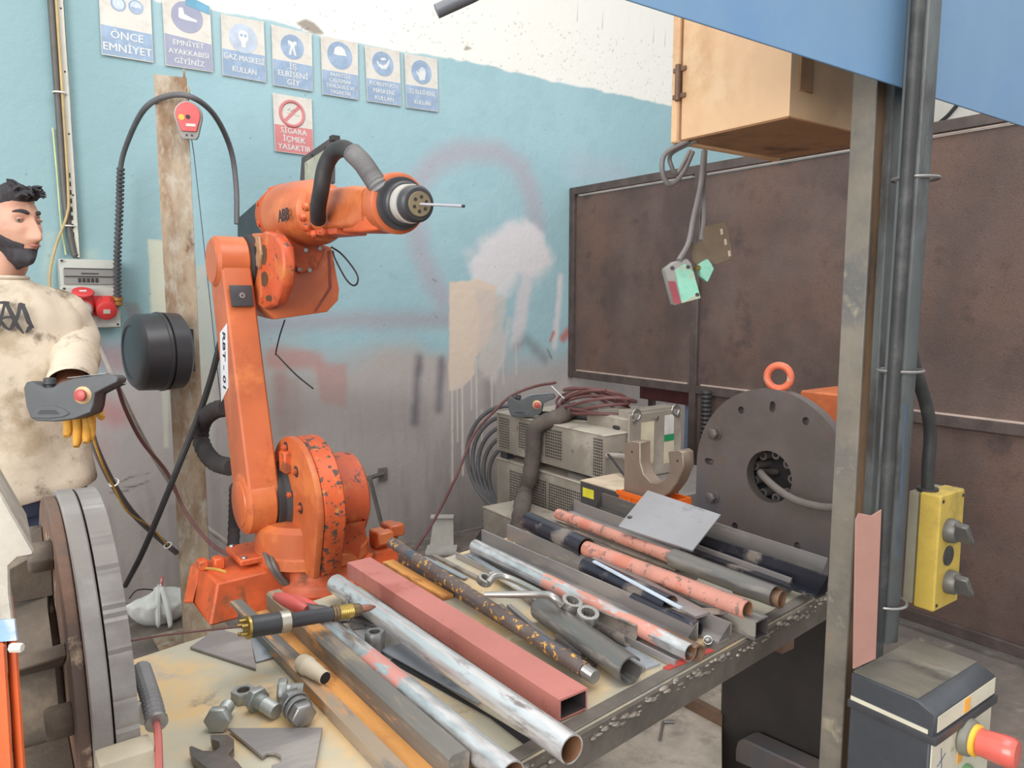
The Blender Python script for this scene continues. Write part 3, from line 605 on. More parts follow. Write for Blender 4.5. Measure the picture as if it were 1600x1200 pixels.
S4 = [('safety sign of five round symbols over the words ÖNCE EMNİYET', [(151, -75), (233, -50), (240, 98), (159, 85)], .30, M_blu, ['ÖNCE', 'EMNİYET'], .058, p_five, 1.0),
      ('safety sign with a torn upper corner lettered EMNİYET AYAKKABISI GİYİNİZ', [(252, -20), (328, 10), (333, 113), (259, 102)], .42, M_pur, ['EMNİYET', 'AYAKKABISI', 'GİYİNİZ'], .040, p_boot, 1.0),
      ('safety sign with a gas mask symbol lettered GAZ MASKESİ KULLAN', [(345, 22), (412, 34), (416, 129), (348, 117)], .44, M_blu, ['GAZ MASKESİ', 'KULLAN'], .046, p_gas, .82),
      ('safety sign with an overall symbol lettered İŞ ELBİSENİ GİY', [(424, 38), (487, 53), (489, 143), (427, 133)], .44, M_blu, ['İŞ', 'ELBİSENİ', 'GİY'], .046, p_clothes, 1.0),
      ('safety sign with a hard hat symbol lettered BARETSİZ ÇALIŞMAK TEHLİKELİ VE YASAKTIR', [(501, 56), (559, 67), (560, 156), (504, 147)], .43, M_blu, ['BARETSİZ', 'ÇALIŞMAK', 'TEHLİKELİ VE', 'YASAKTIR'], .031, p_helmet, 1.0),
      ('safety sign with a face mask symbol lettered KORUYUCU MASKENİ KULLAN', [(570, 71), (624, 80), (627, 166), (574, 158)], .42, M_blu, ['KORUYUCU', 'MASKENİ', 'KULLAN'], .037, p_mask, 1.0),
      ('safety sign with a glove symbol lettered İŞ ELDİVENİ KULLAN', [(632, 83), (683, 92), (685, 175), (635, 168)], .43, M_blu, ['İŞ ELDİVENİ', 'KULLAN'], .040, p_glove, .85),
      ('red and white no smoking sign lettered SİGARA İÇMEK YASAKTIR', [(426, 145), (487, 155), (490, 244), (430, 236)], .47, M_red, ['SİGARA', 'İÇMEK', 'YASAKTIR'], .046, p_smoke, 1.0)]
for s in S4: sign(*s)
# ------------------------------------------------------------------ cable tray, conduits and cables down the wall
def cable(name, pts, r, m_, label, cat='cable', group=None, **k):
    q = [onX(*p[1:]) if p[0] == 'x' else onY(*p[1:]) if p[0] == 'y' else onz(*p[1:]) if p[0] == 'z' else at(*p) for p in pts]
    return solo(name, G().path(q, r, **{**dict(n=8, sub=6), **k}), m_, label, cat, group)
M_wpl = mat('white_tray', (206, 202, 190), .55, 0, v=.05, bump=.1)
M_ylw = mat('tan_cable', (186, 160, 112), .55); M_ygn = mat('pale_green_cable', (190, 198, 150), .55)
M_gcb = mat('grey_cable', (98, 96, 98), .55, v=.1)
M_bmr = mat('maroon_cable', (108, 70, 68), .5)
yt = WY-.02
T = thing('cable_tray', 'pale perforated cable tray running down the wall above the distribution board', 'cable tray', onY(120, 402, yt))
p0, p1 = onY(92, -30, yt), onY(120, 402, yt)
g = G().b2((p1.x-.012, yt-.012, p1.z), (p1.x+.012, yt-.010, 3.1)); g.b2((p1.x+.009, yt-.012, p1.z), (p1.x+.012, yt+.02, 3.1)); part('channel', g, M_wpl, T)
for k in range(9): part('slot', G().b2((p1.x-.013, yt-.0125, 1.62+.035*k), (p1.x-.005, yt-.0122, 1.64+.035*k)), M_blk, T)
for k in range(5): part('screw', G().cyl((p1.x, yt-.013, 1.58+k*.25), (p1.x, yt-.0115, 1.58+k*.25), .004, n=8), M_blk, T)
X0 = p1.x
solo('conduit', G().path([V(X0-.035, yt-.01, 3.1), V(X0-.032, yt-.01, 2.2), V(X0-.030, yt-.01, 1.8), V(X0-.012, yt-.01, 1.60), V(X0-.006, yt-.01, 1.578)], .013, n=12), mat('dark_conduit', (92, 88, 84), .5, 0, v=.1), 'dark grey conduit beside the pale cable tray', 'conduit')
solo('cable', G().path([V(X0-.016, yt-.024, 3.1), V(X0-.016, yt-.026, 2.3), V(X0-.018, yt-.028, 1.85), V(X0-.03, yt-.03, 1.74), V(X0-.075, yt-.03, 1.62), V(X0-.105, yt-.03, 1.50), V(X0-.105, yt-.02, 1.40), V(X0-.09, yt, 1.34)], .0055, n=8), M_ylw, 'tan cable bending out beside the distribution board', 'cable')
solo('cable', G().path([V(X0-.056, yt-.0, 2.1), V(X0-.052, yt, 1.9), V(X0-.05, yt, 1.72), V(X0-.040, yt, 1.58)], .004, n=8), M_ygn, 'pale green earth cable left of the dark conduit', 'cable')
solo('cable_tie', G().torus((X0-.024, yt-.016, 1.70), ZV, .022, .003, n=16, k=6), mat('white_nylon', (225, 223, 216), .4), 'lower white cable tie around conduit and tan cable', 'cable tie')
solo('cable_tie', G().torus((X0-.026, yt-.016, 2.24), ZV, .024, .0035, n=16, k=6), MATS['white_nylon'], 'upper white cable tie around conduit and tan cable', 'cable tie')
# ------------------------------------------------------------------ distribution board
yb = WY-.10
b0, b1 = onY(92, 404, yb), onY(188, 512, yb); x0, x1, z1, z0 = b0.x, b1.x, b0.z, onY(100, 511, yb).z
z0 = (z0+b1.z)/2
T = thing('distribution_board', 'grey plastic distribution board with breakers and red sockets on the wall', 'electrical box', (x0, WY-.06, z0))
M_gpl = mat('grey_plastic', (188, 188, 180), .5, 0, v=.05, bump=.08); M_gpd = mat('smoked_window', (140, 138, 134), .3, 0, v=.04, bump=0)
M_rpl = mat('red_plastic', (214, 66, 66), .38, 0, v=.05, bump=.02)
W_ = x1-x0; H_ = z1-z0
part('body', G().b2((x0, yb, z0), (x1, WY-.004, z1)), M_gpl, T, bevel=.006, seg=2)
part('lid', G().b2((x0-.004, yb-.012, z0-.002), (x1+.004, yb-.001, z0+H_*.60)), M_gpl, T, bevel=.004)
WN = part('breaker_window', G().b2((x0+.012, yb-.006, z0+H_*.63), (x1-.006, yb-.001, z0+H_*.86)), M_gpd, T, bevel=.002, label='smoked hinged breaker cover')
part('window_lip', G().b2((x0+.015, yb-.010, z0+H_*.74), (x1-.009, yb-.006, z0+H_*.755)), M_blk, WN); part('window_lip', G().b2((x0+.015, yb-.010, z0+H_*.86), (x1-.009, yb-.001, z0+H_*.868)), M_blk, WN)
part('handle_slot', G().b2((x0+W_*.36, yb-.009, z0+H_*.785), (x0+W_*.66, yb-.006, z0+H_*.80)), M_blk, WN)
for k in range(5): part('breaker', G().b2((x0+W_*(.30+.075*k), yb-.011, z0+H_*.665), (x0+W_*(.30+.075*k)+.010, yb-.005, z0+H_*.725)), M_blk, T, bevel=.001)
for a, b in ((.05, .57), (.95, .04), (.04, .97)): part('screw', G().cyl((x0+W_*a, yb-.014, z0+H_*b), (x0+W_*a, yb-.001, z0+H_*b), .005, n=10), M_blp, T)
# sockets: left open with plug, right closed
def sock(u, v, open_):
    c_ = V(x0+W_*u, yb-.012, z0+H_*v); d = V(0, -.92, -.38).normalized()
    s = part('socket', G().lathe(c_, d, [(0, .044), (.012, .044), (.03, .038), (.046, .038)], n=28).b2(c_-V(.042, .006, .042), c_+V(.042, .004, .042)), M_rpl, T, label='red industrial socket')
    fx_, fy_, fz_ = frame(d)
    if open_:
        cc = c_+V(0, -.05, .045); dd = V(0, -.45, .9).normalized()
        part('flap', G().lathe(cc+dd*.0, dd, [(0, .040), (.008, .042), (.012, .038)], n=28), M_rpl, s); part('flap_label', G().box(cc+dd*.013, (.026, .012, .002), frame(dd, V(0, 1, 0))[1:]+(dd,)), M_sgn, s)
        part('plug', G().lathe(c_+d*.034, d, [(0, .034), (.02, .032), (.05, .026), (.055, .018), (.075, .017)], n=24), M_gpl, s, label='grey plug in the open socket')
    else:
        part('flap', G().lathe(c_+d*.047, d, [(0, .036), (.003, .040), (.012, .040), (.016, .034)], n=28).box(c_+d*.045+V(0, 0, .044), (.03, .02, .02)), M_rpl, s); part('flap_label', G().box(c_+d*.064, (.026, .002, .018), (V(1, 0, 0), d, fz_)), M_sgn, s)
    return c_+d*.1
q1 = sock(.34, .34, True); sock(.73, .32, False)
for k in range(2): solo('cable', G().path([q1+V(-.004+.008*k, .03, .01), q1+V(-.03+.006*k, -.01, -.03), q1+V(-.075, 0, -.10), q1+V(-.10, .02, -.2)], .005, n=8), mat('blue_cable', (58, 76, 118), .5), ['dark blue', 'slightly brighter right hand blue'][k]+' cable leaving the grey plug' , 'cable')
# spiral guarded hose arching over the column
M_spr = mat('spiral_guard', (84, 84, 88), .5)
gd = [('y', 183, 462, yb-.02), ('y', 183, 400, yb-.03), ('y', 186, 330, yb-.04), ('y', 188, 265, yb-.05)]
Q = [onY(*p[1:]) for p in gd]; topd = [at(200, 220, 3.05), at(226, 170, 2.80), at(262, 150, 2.74), at(300, 152, 2.74), at(335, 180, 2.86), at(360, 232, 3.0), at(369, 290, 3.05), at(370, 350, 3.05)]
T = thing('air_hose', 'dark hose arching over the rusty column from the distribution board', 'hose', Q[0])
part('hose', G().path(Q+topd, .0105, n=12, sub=8), M_gcb, T)
g = G(); tot = 30; pth = G().path(Q, .01, n=4, sub=10).v[::4]
for k in range(0, 31): 
    t = k/30*(len(pth)-1); i = min(int(t), len(pth)-2); c_ = pth[i].lerp(pth[i+1], t-i); dd = (pth[i+1]-pth[i]).normalized()
    part('guard_coil', G().lathe(c_-dd*.006, dd, [(0, .014), (.010, .0175), (.012, .014)], n=12), M_spr, T)
part('end_fitting', G().lathe(Q[0]-V(0, 0, .045), ZV, [(0, .014), (.004, .02), (.018, .02), (.02, .017), (.024, .021), (.045, .021)], n=14), mat('ochre_brass', (160, 116, 62), .5, .4), T, label='ochre end fitting')
# ------------------------------------------------------------------ rusty H column with balancer and reel
M_rst = mat('rusty_column', (168, 150, 128), .75, .1, v=.14, sc=7, bump=.7, bsc=70, stretch=(1, 1, .45), spots=[((138, 106, 78), .55, 9, .85, 0, .12), ((182, 172, 156), .56, 22, .7, .1, .10), ((112, 82, 60), .66, 12, .85, 0, .08)])
cp = at(288, 560, 2.9); cx_, cy_ = cp.x, cp.y
hw = .075
ang = .62 # column turned towards the camera
ex = (RT+F0*.437).normalized(); ey = ZV.cross(ex)
ctop = at(275, 133, 2.9).z
g = G()
for sgn in (0, 1): g.box(V(cx_, cy_, ctop/2)+ey*sgn*.11, (.112, .010, ctop-(0.0 if sgn == 0 else .0)), (ex, ey, ZV))
g.box(V(cx_, cy_, ctop/2)+ey*.055+ex*.02, (.008, .10, ctop), (ex, ey, ZV))
g.prism([V(cx_, cy_, ctop)+ex*.045+ey*-.005, V(cx_, cy_, ctop)+ex*.052+ey*-.005, V(cx_, cy_, ctop)+ex*.052+ey*.10, V(cx_, cy_, ctop)+ex*.045+ey*.10], V(0, 0, .03))
COLM = thing('steel_column', 'rusty pale steel H column left of the orange robot', 'column', (cx_, cy_, 0))
part('post', g, M_rst, COLM, bevel=.002)
part('foot_plate', G().box((cx_, cy_+.05, .006), (.28, .28, .012)), M_rst, COLM)
# spring balancer
bc = at(295, 186, 2.76); nb = (CAM-bc).normalized(); nb = (nb*.75-ex*.15+ey*-.4).normalized(); bx_, by_, bz_ = frame(nb)
def bpt(u, v, d=0): return bc+by_*u+bz_*v+nb*d
outl = [(-.048*math.cos(a), .05*math.sin(a)+.012) for a in np.linspace(-PI*.08, PI*1.08, 18)]+[(.030, -.060), (.022, -.072), (-.022, -.072), (-.030, -.060)]
T = thing('spring_balancer', 'red spring balancer hanging from a hook at the column top', 'tool balancer', bc-V(0, 0, .07))
part('casing', G().prism([bpt(p[0], p[1], -.02) for p in outl], nb*.035), mat('alloy_grey', (150, 146, 142), .5, .3), T, bevel=.004, seg=2)
part('cover', G().prism([bpt(p[0]*.88, p[1]*.88+.002, .0155) for p in outl[:-4]]+[bpt(.026, -.045, .0155), bpt(-.026, -.045, .0155)], nb*.006), mat('balancer_red', (205, 84, 84), .4, 0, v=.08, sc=20, spots=[((176, 120, 110), .66, 60, .6, 0, .05)]), T, bevel=.002)
part('hub', G().cyl(bpt(0, .006, .02), bpt(0, .006, .0235), .0075, n=14), M_blk, T); part('round_sticker', G().cyl(bpt(-.022, .004, .0215), bpt(-.022, .004, .0222), .0105, n=18), mat('yellow_sticker', (214, 178, 70), .5), T)
part('name_strip', G().box(bpt(.008, -.022, .022), (.032, .009, .001), (by_, bz_, nb)), M_sgn, T, label='pale name strip')
for s_ in (-1, 1): part('rivet', G().cyl(bpt(s_*.009, -.058, .016), bpt(s_*.009, -.058, .0165), .004, n=10), M_blk, T)
part('hook', G().path([bpt(0, .058, .0), bpt(.002, .075, .004), bpt(.006, .095, .004), bpt(.003, .112, -.01), bpt(-.004, .10, -.03)], .005, n=8), M_rst, T)
part('rope', G().path([bpt(.002, -.07), at(303, 240, 2.85), at(326, 450, 2.75), at(345, 628, 2.62)], .0016, n=5, sub=2), M_blk, T, label='thin rope running down to the robot sleeve')
# cable reel
rc = at(257, 549, 2.78); ra = (RT*-.72-F0*.70).normalized()
M_rl = mat('reel_black', (58, 57, 60), .36, 0, v=.06, bump=.04)
T = thing('cable_reel', 'black drum shaped cable reel fixed to the rusty column', 'cable reel', rc-V(0, 0, .14))
Rr = .146
part('front_shell', G().lathe(rc+ra*.012, ra, [(0, Rr-.006), (.002, Rr), (.012, Rr), (.014, Rr-.004), (.085, Rr-.008), (.100, Rr-.022), (.104, Rr-.045), (.100, Rr-.05), (.104, Rr-.075), (.104, .01)], n=44), M_rl, T)
part('rear_shell', G().lathe(rc+ra*.006, -ra, [(0, Rr-.002), (.055, Rr-.006), (.072, Rr-.03), (.074, .02)], n=44), M_rl, T)
part('seam', G().lathe(rc-ra*.0, ra, [(0, Rr-.012), (.018, Rr-.012)], n=40), M_blk, T)
rx, ry, rz = frame(ra)
part('cable_outlet', G().box(rc+V(0, 0, -.105)+ra*.01-F0*.06, (.075, .03, .035), (ra, ra.cross(ZV).normalized(), ZV)), mat('brown_mouth', (112, 76, 64), .7), T, label='brown cable outlet')
part('bracket', G().box(rc-ra*.085, (.03, .05, .16), (ra, ra.cross(ZV).normalized(), ZV)), M_blk, T)
# loose cables between board, column and robot
cable('cable', [(183, 600, 2.35), (196, 640, 2.45), (222, 690, 2.6), (262, 740, 2.7), (290, 800, 2.72), (330, 850, 2.55), (372, 873, 2.3)], .0065, M_bmr, 'maroon brown cable from the hand controller passing before the column')
cable('cable', [(145, 512, 3.05), (160, 552, 3.05), (183, 602, 3.0), (232, 700, 3.1), (300, 802, 3.2), (352, 846, 3.1), (384, 868, 2.8)], .010, mat('pale_grey_cable', (168, 156, 148), .6), 'pale grey cable dropping from the distribution board to the floor')
cable('cable', [(140, 668, 2.15), (152, 706, 2.2), (176, 755, 2.4), (206, 800, 2.6), (245, 838, 2.9), (276, 864, 3.0)], .0105, M_gcb, 'dark grey cable hanging below the yellow glove')
cable('cable', [(141, 672, 2.12), (158, 720, 2.2), (176, 758, 2.35), (200, 800, 2.5), (236, 824, 2.8), (262, 852, 2.95)], .0035, mat('yellow_cable', (196, 152, 70), .5), 'thin yellow cable tied along the dark grey cable')
for px, py, d, lb in ((178, 754, 2.38, 'white zip tie on the dark grey cable near the disc'), (262, 852, 2.93, 'white zip tie on the dark grey cable near the column')):
    solo('cable_tie', G().torus(at(px, py, d), at(px+25, py+34, d+.1)-at(px, py, d), .014, .0028, n=14, k=6), MATS['white_nylon'], lb, 'cable tie')
cable('cable', [(346, 528, 2.55), (330, 590, 2.6), (310, 650, 2.62), (270, 750, 2.6), (225, 858, 2.75), (196, 915, 3.0)], .0105, mat('black_cable', (56, 54, 55), .5, spots=[((150, 146, 140), .68, 12, .6, 0, .03)]), 'black cable slanting down across the column to the floor')
cable('cable', [('y', 202, 935, WY-.3), ('y', 215, 922, WY-.25), ('y', 240, 922, WY-.2), ('y', 262, 930, WY-.22)], .003, M_blk, 'thin black wire lying on the floor behind the plastic bag')
cable('cable', [(372, 852, 2.8), (380, 862, 2.6), (389, 870, 2.45)], .004, MATS['white_nylon'], 'short white cable end at the robot base')
cable('cable', [(322, 888, 2.2), (336, 889, 2.15), (352, 893, 2.1)], .004, mat('yellow_cable', (196, 152, 70), .5), 'short yellow cable behind the robot cable box')
# plastic bag on the floor
bgc = onz(236, 985, 0)+F0*.09; g = G(); n1, n2 = 36, 20; vs = []
for j in range(n2+1):
    t = j/n2; 
    for i in range(n1):
        a = 2*PI*i/n1; rr_ = .118*(math.sin(PI*min(1, .08+t*.78))**.55)*(1-.93*sst(np.array(t), .62, .98)); rr_ *= 1+.10*math.sin(a*9+math.sin(t*5)*2)*(.2+t)+.05*mnoise.noise(V(math.cos(a)*2, math.sin(a)*2, t*3))
        vs.append(bgc+V(math.cos(a)*rr_*1.1, math.sin(a)*rr_*.8, t*.155*(1+.1*math.sin(a*2))))
g.add(vs, [(k*n1+i, k*n1+(i+1) % n1, (k+1)*n1+(i+1) % n1, (k+1)*n1+i) for k in range(n2) for i in range(n1)]+[tuple(range(n1))[::-1], tuple(range(n2*n1, n2*n1+n1))])
T = thing('plastic_bag', 'knotted white plastic bag lying on the floor beside the rusty column', 'bag', bgc)
M_bag = mat('bag_film', (226, 226, 220), .4, 0, v=.06, sc=12, bump=.4, bsc=30)
part('sack', g, M_bag, T, smooth=60)
kt = bgc+V(0, 0, .145)
part('knot', G().ball(kt, .020, sc=(1.2, .9, .8)).path([kt, kt+V(.01, 0, .02), kt+V(.018, .01, .05)], .006, n=8), mat('bag_red', (214, 96, 84), .5, spots=[((220, 214, 208), .5, 30, .5, 0, .04)]), T, label='red printed knot')
for s_ in (0, 1):
    o_ = RT*(.03+.04*s_)-F0*.08; part('handle', G().path([kt, kt+o_*.5+V(0, 0, .01), kt+o_-V(0, 0, .05), kt+o_*1.25-V(0, 0, .11), kt+o_*1.1-V(0, 0, .13)], .010, n=8, rr=[.014, .012, .012, .01, .006]), M_bag, T)
# bracket and white block by the wall
bw = onY(602, 742, WY-.05)
T = thing('wall_bracket', 'grey steel wall bracket with a slanting leg behind the robot motor', 'bracket', (bw.x-.1, WY-.02, .3))
part('wall_plate', G().b2((bw.x-.02, WY-.016, bw.z-.04), (bw.x+.03, WY-.004, bw.z+.03)), mat('dull_steel', (120, 114, 108), .6, .4, v=.12), T)
part('arm', G().cyl(V(bw.x, WY-.02, bw.z), onY(560, 752, WY-.25), .012, n=4), MATS['dull_steel'], T); part('leg', G().cyl(onY(578, 748, WY-.2), onY(600, 835, WY-.2), .012, n=4), MATS['dull_steel'], T)
wb = onz(690, 862, 0)+F0*.05
solo('angled_white_guard', G().prism([wb+RT*a+V(0, 0, b) for a, b in ((-.075, 0), (.065, 0), (.062, .17), (-.045, .175))], F0*.02).box(wb+V(0, 0, .182)+F0*.01, (.13, .05, .012), (RT, F0, ZV)).box(wb-F0*.05+V(0, 0, .01), (.17, .12, .02), (RT, F0, ZV)), mat('dusty_white', (184, 180, 172), .7, 0, v=.08, spots=[((80, 72, 68), .68, 12, .8, 0, .03)]), 'small dusty white metal guard standing on the floor by the wall', 'metal guard', bevel=.002)
cable('cable', [(648, 860, 3.6), (680, 810, 3.7), (715, 740, 3.75), (740, 680, 3.8), (775, 640, 3.8), (800, 618, 3.8), (835, 604, 3.75), (868, 598, 3.65)], .007, M_bmr, 'maroon cable sagging from the power source down towards the table')
# ------------------------------------------------------------------ grey power sources by the partition
M_box = mat('grey_case', (150, 140, 128), .6, .1, v=.08, sc=4, bump=.2, bsc=50, spots=[((176, 166, 154), .58, 5, .8, 0, .12), ((112, 102, 92), .66, 16, .7, 0, .06)])
M_dst = mat('dusty_top', (176, 166, 152), .85, 0, v=.08, sc=6, bump=.3, spots=[((146, 134, 120), .6, 9, .9, 0, .1)])
M_hole = mat('vent_dark', (34, 32, 32), .9, 0, bump=0)
def case(name, label, x0, x1, y0, y1, z0, z1, vents, extra=None):
    """a case whose long face looks towards -X; vents: list of (ya, yb, za, zb) fractions seen on that face"""
    T = thing(name, label, 'machine', ((x0+x1)/2, (y0+y1)/2, z0))
    B = part('case', G().b2((x0, y0, z0), (x1, y1, z1)), M_box, T, bevel=.006, seg=2)
    part('top_cover', G().b2((x0-.004, y0-.004, z1-.002), (x1+.004, y1+.004, z1+.006)), M_dst, T, bevel=.003)
    for ya, yb, za, zb in vents:
        v0, v1 = y0+(y1-y0)*ya, y0+(y1-y0)*yb; w0, w1 = z0+(z1-z0)*za, z0+(z1-z0)*zb
        S = part('vent_grille', G().b2((x0-.0015, v0, w0), (x0+.001, v1, w1)), M_hole, T, label='black square mesh vent')
        g = G(); n = max(2, round((v1-v0)/.0135)); m_ = max(2, round((w1-w0)/.0135))
        for k in range(n+1): y = v0+(v1-v0)*k/n; g.b2((x0-.003, y-.0019, w0), (x0-.001, y+.0019, w1))
        for k in range(m_+1): z = w0+(w1-w0)*k/m_; g.b2((x0-.0031, v0, z-.0019), (x0-.0011, v1, z+.0019))
        part('mesh_bars', g, M_box, S)
    return T
sx = 2.20
def fit(px, top, bot): q = onX(px, top, sx); r_ = onX(px, bot, sx); return q.y, q.z, r_.z
yF, zTf, zBf = fit(776, 650, 708); yN, zTn, zBn = fit(945, 676, 745)
z1 = (zTf+zTn)/2; z0 = (zBf+zBn)/2
u = lambda a: (a-776)/(945-776)
case('power_source', 'upper grey welding power source with mesh vents and a pendant on top', sx, sx+.46, yN, yF, z0, z1, [(.86, .97, .1, .92), (.60, .76, .22, .90), (.35, .50, .18, .90), (.01, .085, .05, .93)])
yF2, a1, b1 = fit(775, 723, 770); yN2 = onX(905, 755, sx).y; zz1 = a1
case('power_source', 'middle grey power source with a long mesh vent under the upper one', sx, sx+.46, yN-.02, yF, z0-.30, z0-.045, [(.50, .86, .20, .85), (.03, .48, .16, .84)])
for k, (xx, yy) in enumerate(((sx+.03, yN+.05), (sx+.43, yN+.05), (sx+.03, yF-.05), (sx+.43, yF-.05))):
    solo('spacer_block', G().b2((xx-.02, yy-.03, z0-.038), (xx+.02, yy+.03, z0-.001)), M_blp, ['dark spacer block between the power sources, front end near the table', 'dark spacer block between the power sources, rear end near the partition', 'dark spacer block between the power sources, front end near the wall', 'dark spacer block between the power sources, rear end near the wall'][k], 'block', group='dark spacer blocks between the two stacked power sources')
# lower cabinet in front
q0 = onX(755, 790, 1.97); c1 = onX(825, 850, 1.97)
case('control_cabinet', 'low plain grey cabinet standing in front of the stacked power sources', 1.97, sx-.01, 2.30, q0.y, .0, q0.z-.01, [])
solo('cabinet_plinth', G().b2((sx-.0, yN-.02, 0), (sx+.46, yF, z0-.303)), M_box, 'grey plinth under the stacked power sources', 'plinth', bevel=.004)
# feeder case with eyelets and stickers
fy_ = yN-.02; A = onY(983, 650, fy_); Bq = onY(1066, 636, fy_); xl, xr = A.x, Bq.x; zt_ = (A.z+Bq.z)/2; zb_ = onY(985, 730, fy_).z
T = thing('wire_feeder', 'grey wire feeder case with stickers and lifting eyelets right of the power source', 'machine', ((xl+xr)/2, fy_+.15, zb_-.06))
part('front_panel', G().b2((xl, fy_, zb_-.06), (xr, fy_+.008, zt_)), M_box, T, bevel=.003)
part('body', G().b2((xl+.012, fy_+.009, zb_-.06), (xr-.012, fy_+.30, zt_-.02)), M_box, T, bevel=.01)
g = G()
for xx in (xl+.05, xr-.05): g.torus((xx, fy_+.02, zt_-.012), V(0, 1, 0), .034, .009, n=20, k=6, a0=0, a1=PI, up=ZV)
E = part('lifting_bracket', G().b2((xl+.02, fy_+.008, zt_-.04), (xr-.02, fy_+.09, zt_+.012)), M_box, T, bevel=.01, seg=2)
for xx in (xl+.045, xr-.045): part('eyelet', G().torus((xx, fy_-.0, zt_-.005), V(0, 1, 0), .024, .005, n=20, k=6), M_stl, T)
for xx in (xl+.03, (xl+xr)/2, xr-.03): part('bolt', G().hexa((xx, fy_, zt_-.03), (xx, fy_-.008, zt_-.03), .018), M_stl, T)
W_ = xr-xl; Hh = zt_-zb_
part('sticker', G().b2((xl+W_*.22, fy_-.0012, zb_+Hh*.0), (xl+W_*.46, fy_-.0002, zb_+Hh*.82)), mat('cream_sticker', (196, 186, 160), .6), T, label='cream rating sticker')
part('sticker', G().b2((xl+W_*.66, fy_-.0012, zb_+Hh*.52), (xl+W_*.84, fy_-.0002, zb_+Hh*.90)), mat('white_sticker', (205, 202, 196), .6), T, label='white sticker')
part('sticker', G().b2((xl+W_*.66, fy_-.0012, zb_-Hh*.05), (xl+W_*.85, fy_-.0002, zb_+Hh*.38)), MATS['cream_sticker'], T, label='cream lower sticker')
part('sticker', G().b2((xl+W_*.66, fy_-.0012, zb_+Hh*.39), (xl+W_*.85, fy_-.0002, zb_+Hh*.51)), mat('green_sticker', (40, 142, 92), .5), T, label='green sticker band')
solo('cooling_unit', G().b2((xl-.10, fy_-.30, .0), (xr+.16, fy_+.30, zb_-.062)), mat('dull_top', (128, 122, 118), .6, .1, v=.1), 'flat topped grey cooling unit under the wire feeder', 'machine', bevel=.008)
# black carton with yellow label, orange crate, cut saddle
q = onX(908, 790, 1.95); bzt = onX(908, 752, 1.95).z; ya_, yb_ = onX(1000, 790, 1.95).y, onX(906, 780, 1.95).y
T = thing('carton', 'long black carton with a yellow label behind the table', 'box', (2.05, (ya_+yb_)/2, .45))
part('carton_body', G().b2((1.95, ya_, .45), (2.16, yb_, bzt)), mat('carton_black', (72, 68, 68), .6, 0, v=.1, bump=.1), T, bevel=.003)
part('lid_dust', G().b2((1.952, ya_, bzt), (2.16, yb_, bzt+.004)), mat('carton_top', (196, 176, 152), .8, 0, v=.1), T)
yl = onX(911, 760, 1.95).y; yr = onX(928, 766, 1.95).y
part('yellow_label', G().b2((1.9485, yr, onX(920, 778, 1.95).z), (1.9498, yl, onX(920, 764, 1.95).z)), mat('yellow_label', (226, 214, 60), .5), T, label='yellow label')
solo('carton_stand', G().b2((1.96, ya_, 0), (2.15, yb_, .448)), mat('beige_board', (176, 162, 136), .7), 'beige board stand under the black carton', 'stand')
oc = onX(967, 766, 1.70); ocb = onX(968, 802, 1.70)
T = thing('crate', 'orange plastic crate beside the black carton', 'crate', (1.76, oc.y-.06, ocb.z-.1))
g = G(); yc0, yc1 = oc.y-.20, oc.y; zc0, zc1 = ocb.z-.1, oc.z
for lo, hi in (((1.70, yc0, zc0), (1.705, yc1, zc1)), ((1.82, yc0, zc0), (1.825, yc1, zc1)), ((1.705, yc0, zc0), (1.82, yc0+.005, zc1)), ((1.705, yc1-.005, zc0), (1.82, yc1, zc1)), ((1.705, yc0, zc0), (1.82, yc1, zc0+.005))): g.b2(lo, hi)
part('tub', g, mat('crate_orange', (230, 106, 34), .45, 0, v=.04, bump=.03), T); part('rim', G().b2((1.694, yc0-.006, zc1-.012), (1.70, yc1+.006, zc1+.002)), MATS['crate_orange'], T); part('rib', G().b2((1.695, yc1-.06, zc0), (1.6995, yc1-.05, zc1-.012)), MATS['crate_orange'], T)
solo('crate_stand', G().b2((1.71, yc0, 0), (1.82, yc1-.01, zc0-.001)), M_box, 'grey box stand under the orange crate and the U shaped saddle', 'stand')
# U-shaped saddle, thick plate lying open side up
SX = 1.72
o_ = [(975, 693), (984, 688), (1000, 690), (1001, 722), (1008, 740), (1022, 752), (1036, 754), (1046, 742), (1043, 706), (1058, 703), (1068, 707), (1070, 730), (1062, 752), (1040, 778), (1012, 782), (975, 768)]
o_ = [(975, 693), (986, 689), (1000, 691), (1000, 722), (1005, 740), (1016, 753), (1028, 755), (1038, 750), (1046, 736), (1043, 706), (1060, 703), (1067, 707), (1068, 730), (1058, 754), (1046, 770), (1020, 788), (1000, 778), (974, 770)]
T = thing('saddle_clamp', 'thick grey U shaped steel saddle standing behind the table', 'clamp', onX(1015, 785, SX))
part('saddle', G().yz([YZ(px, py, SX) for px, py in o_], SX, SX+.05), mat('saddle_steel', (142, 126, 112), .5, .35, v=.1, sc=5, bump=.25), T, bevel=.003)
for px, py in ((988, 706), (1059, 720)): part('hole', G().cyl(onX(px, py, SX-.0008), onX(px, py, SX+.001), .004, n=8), M_hole, T)
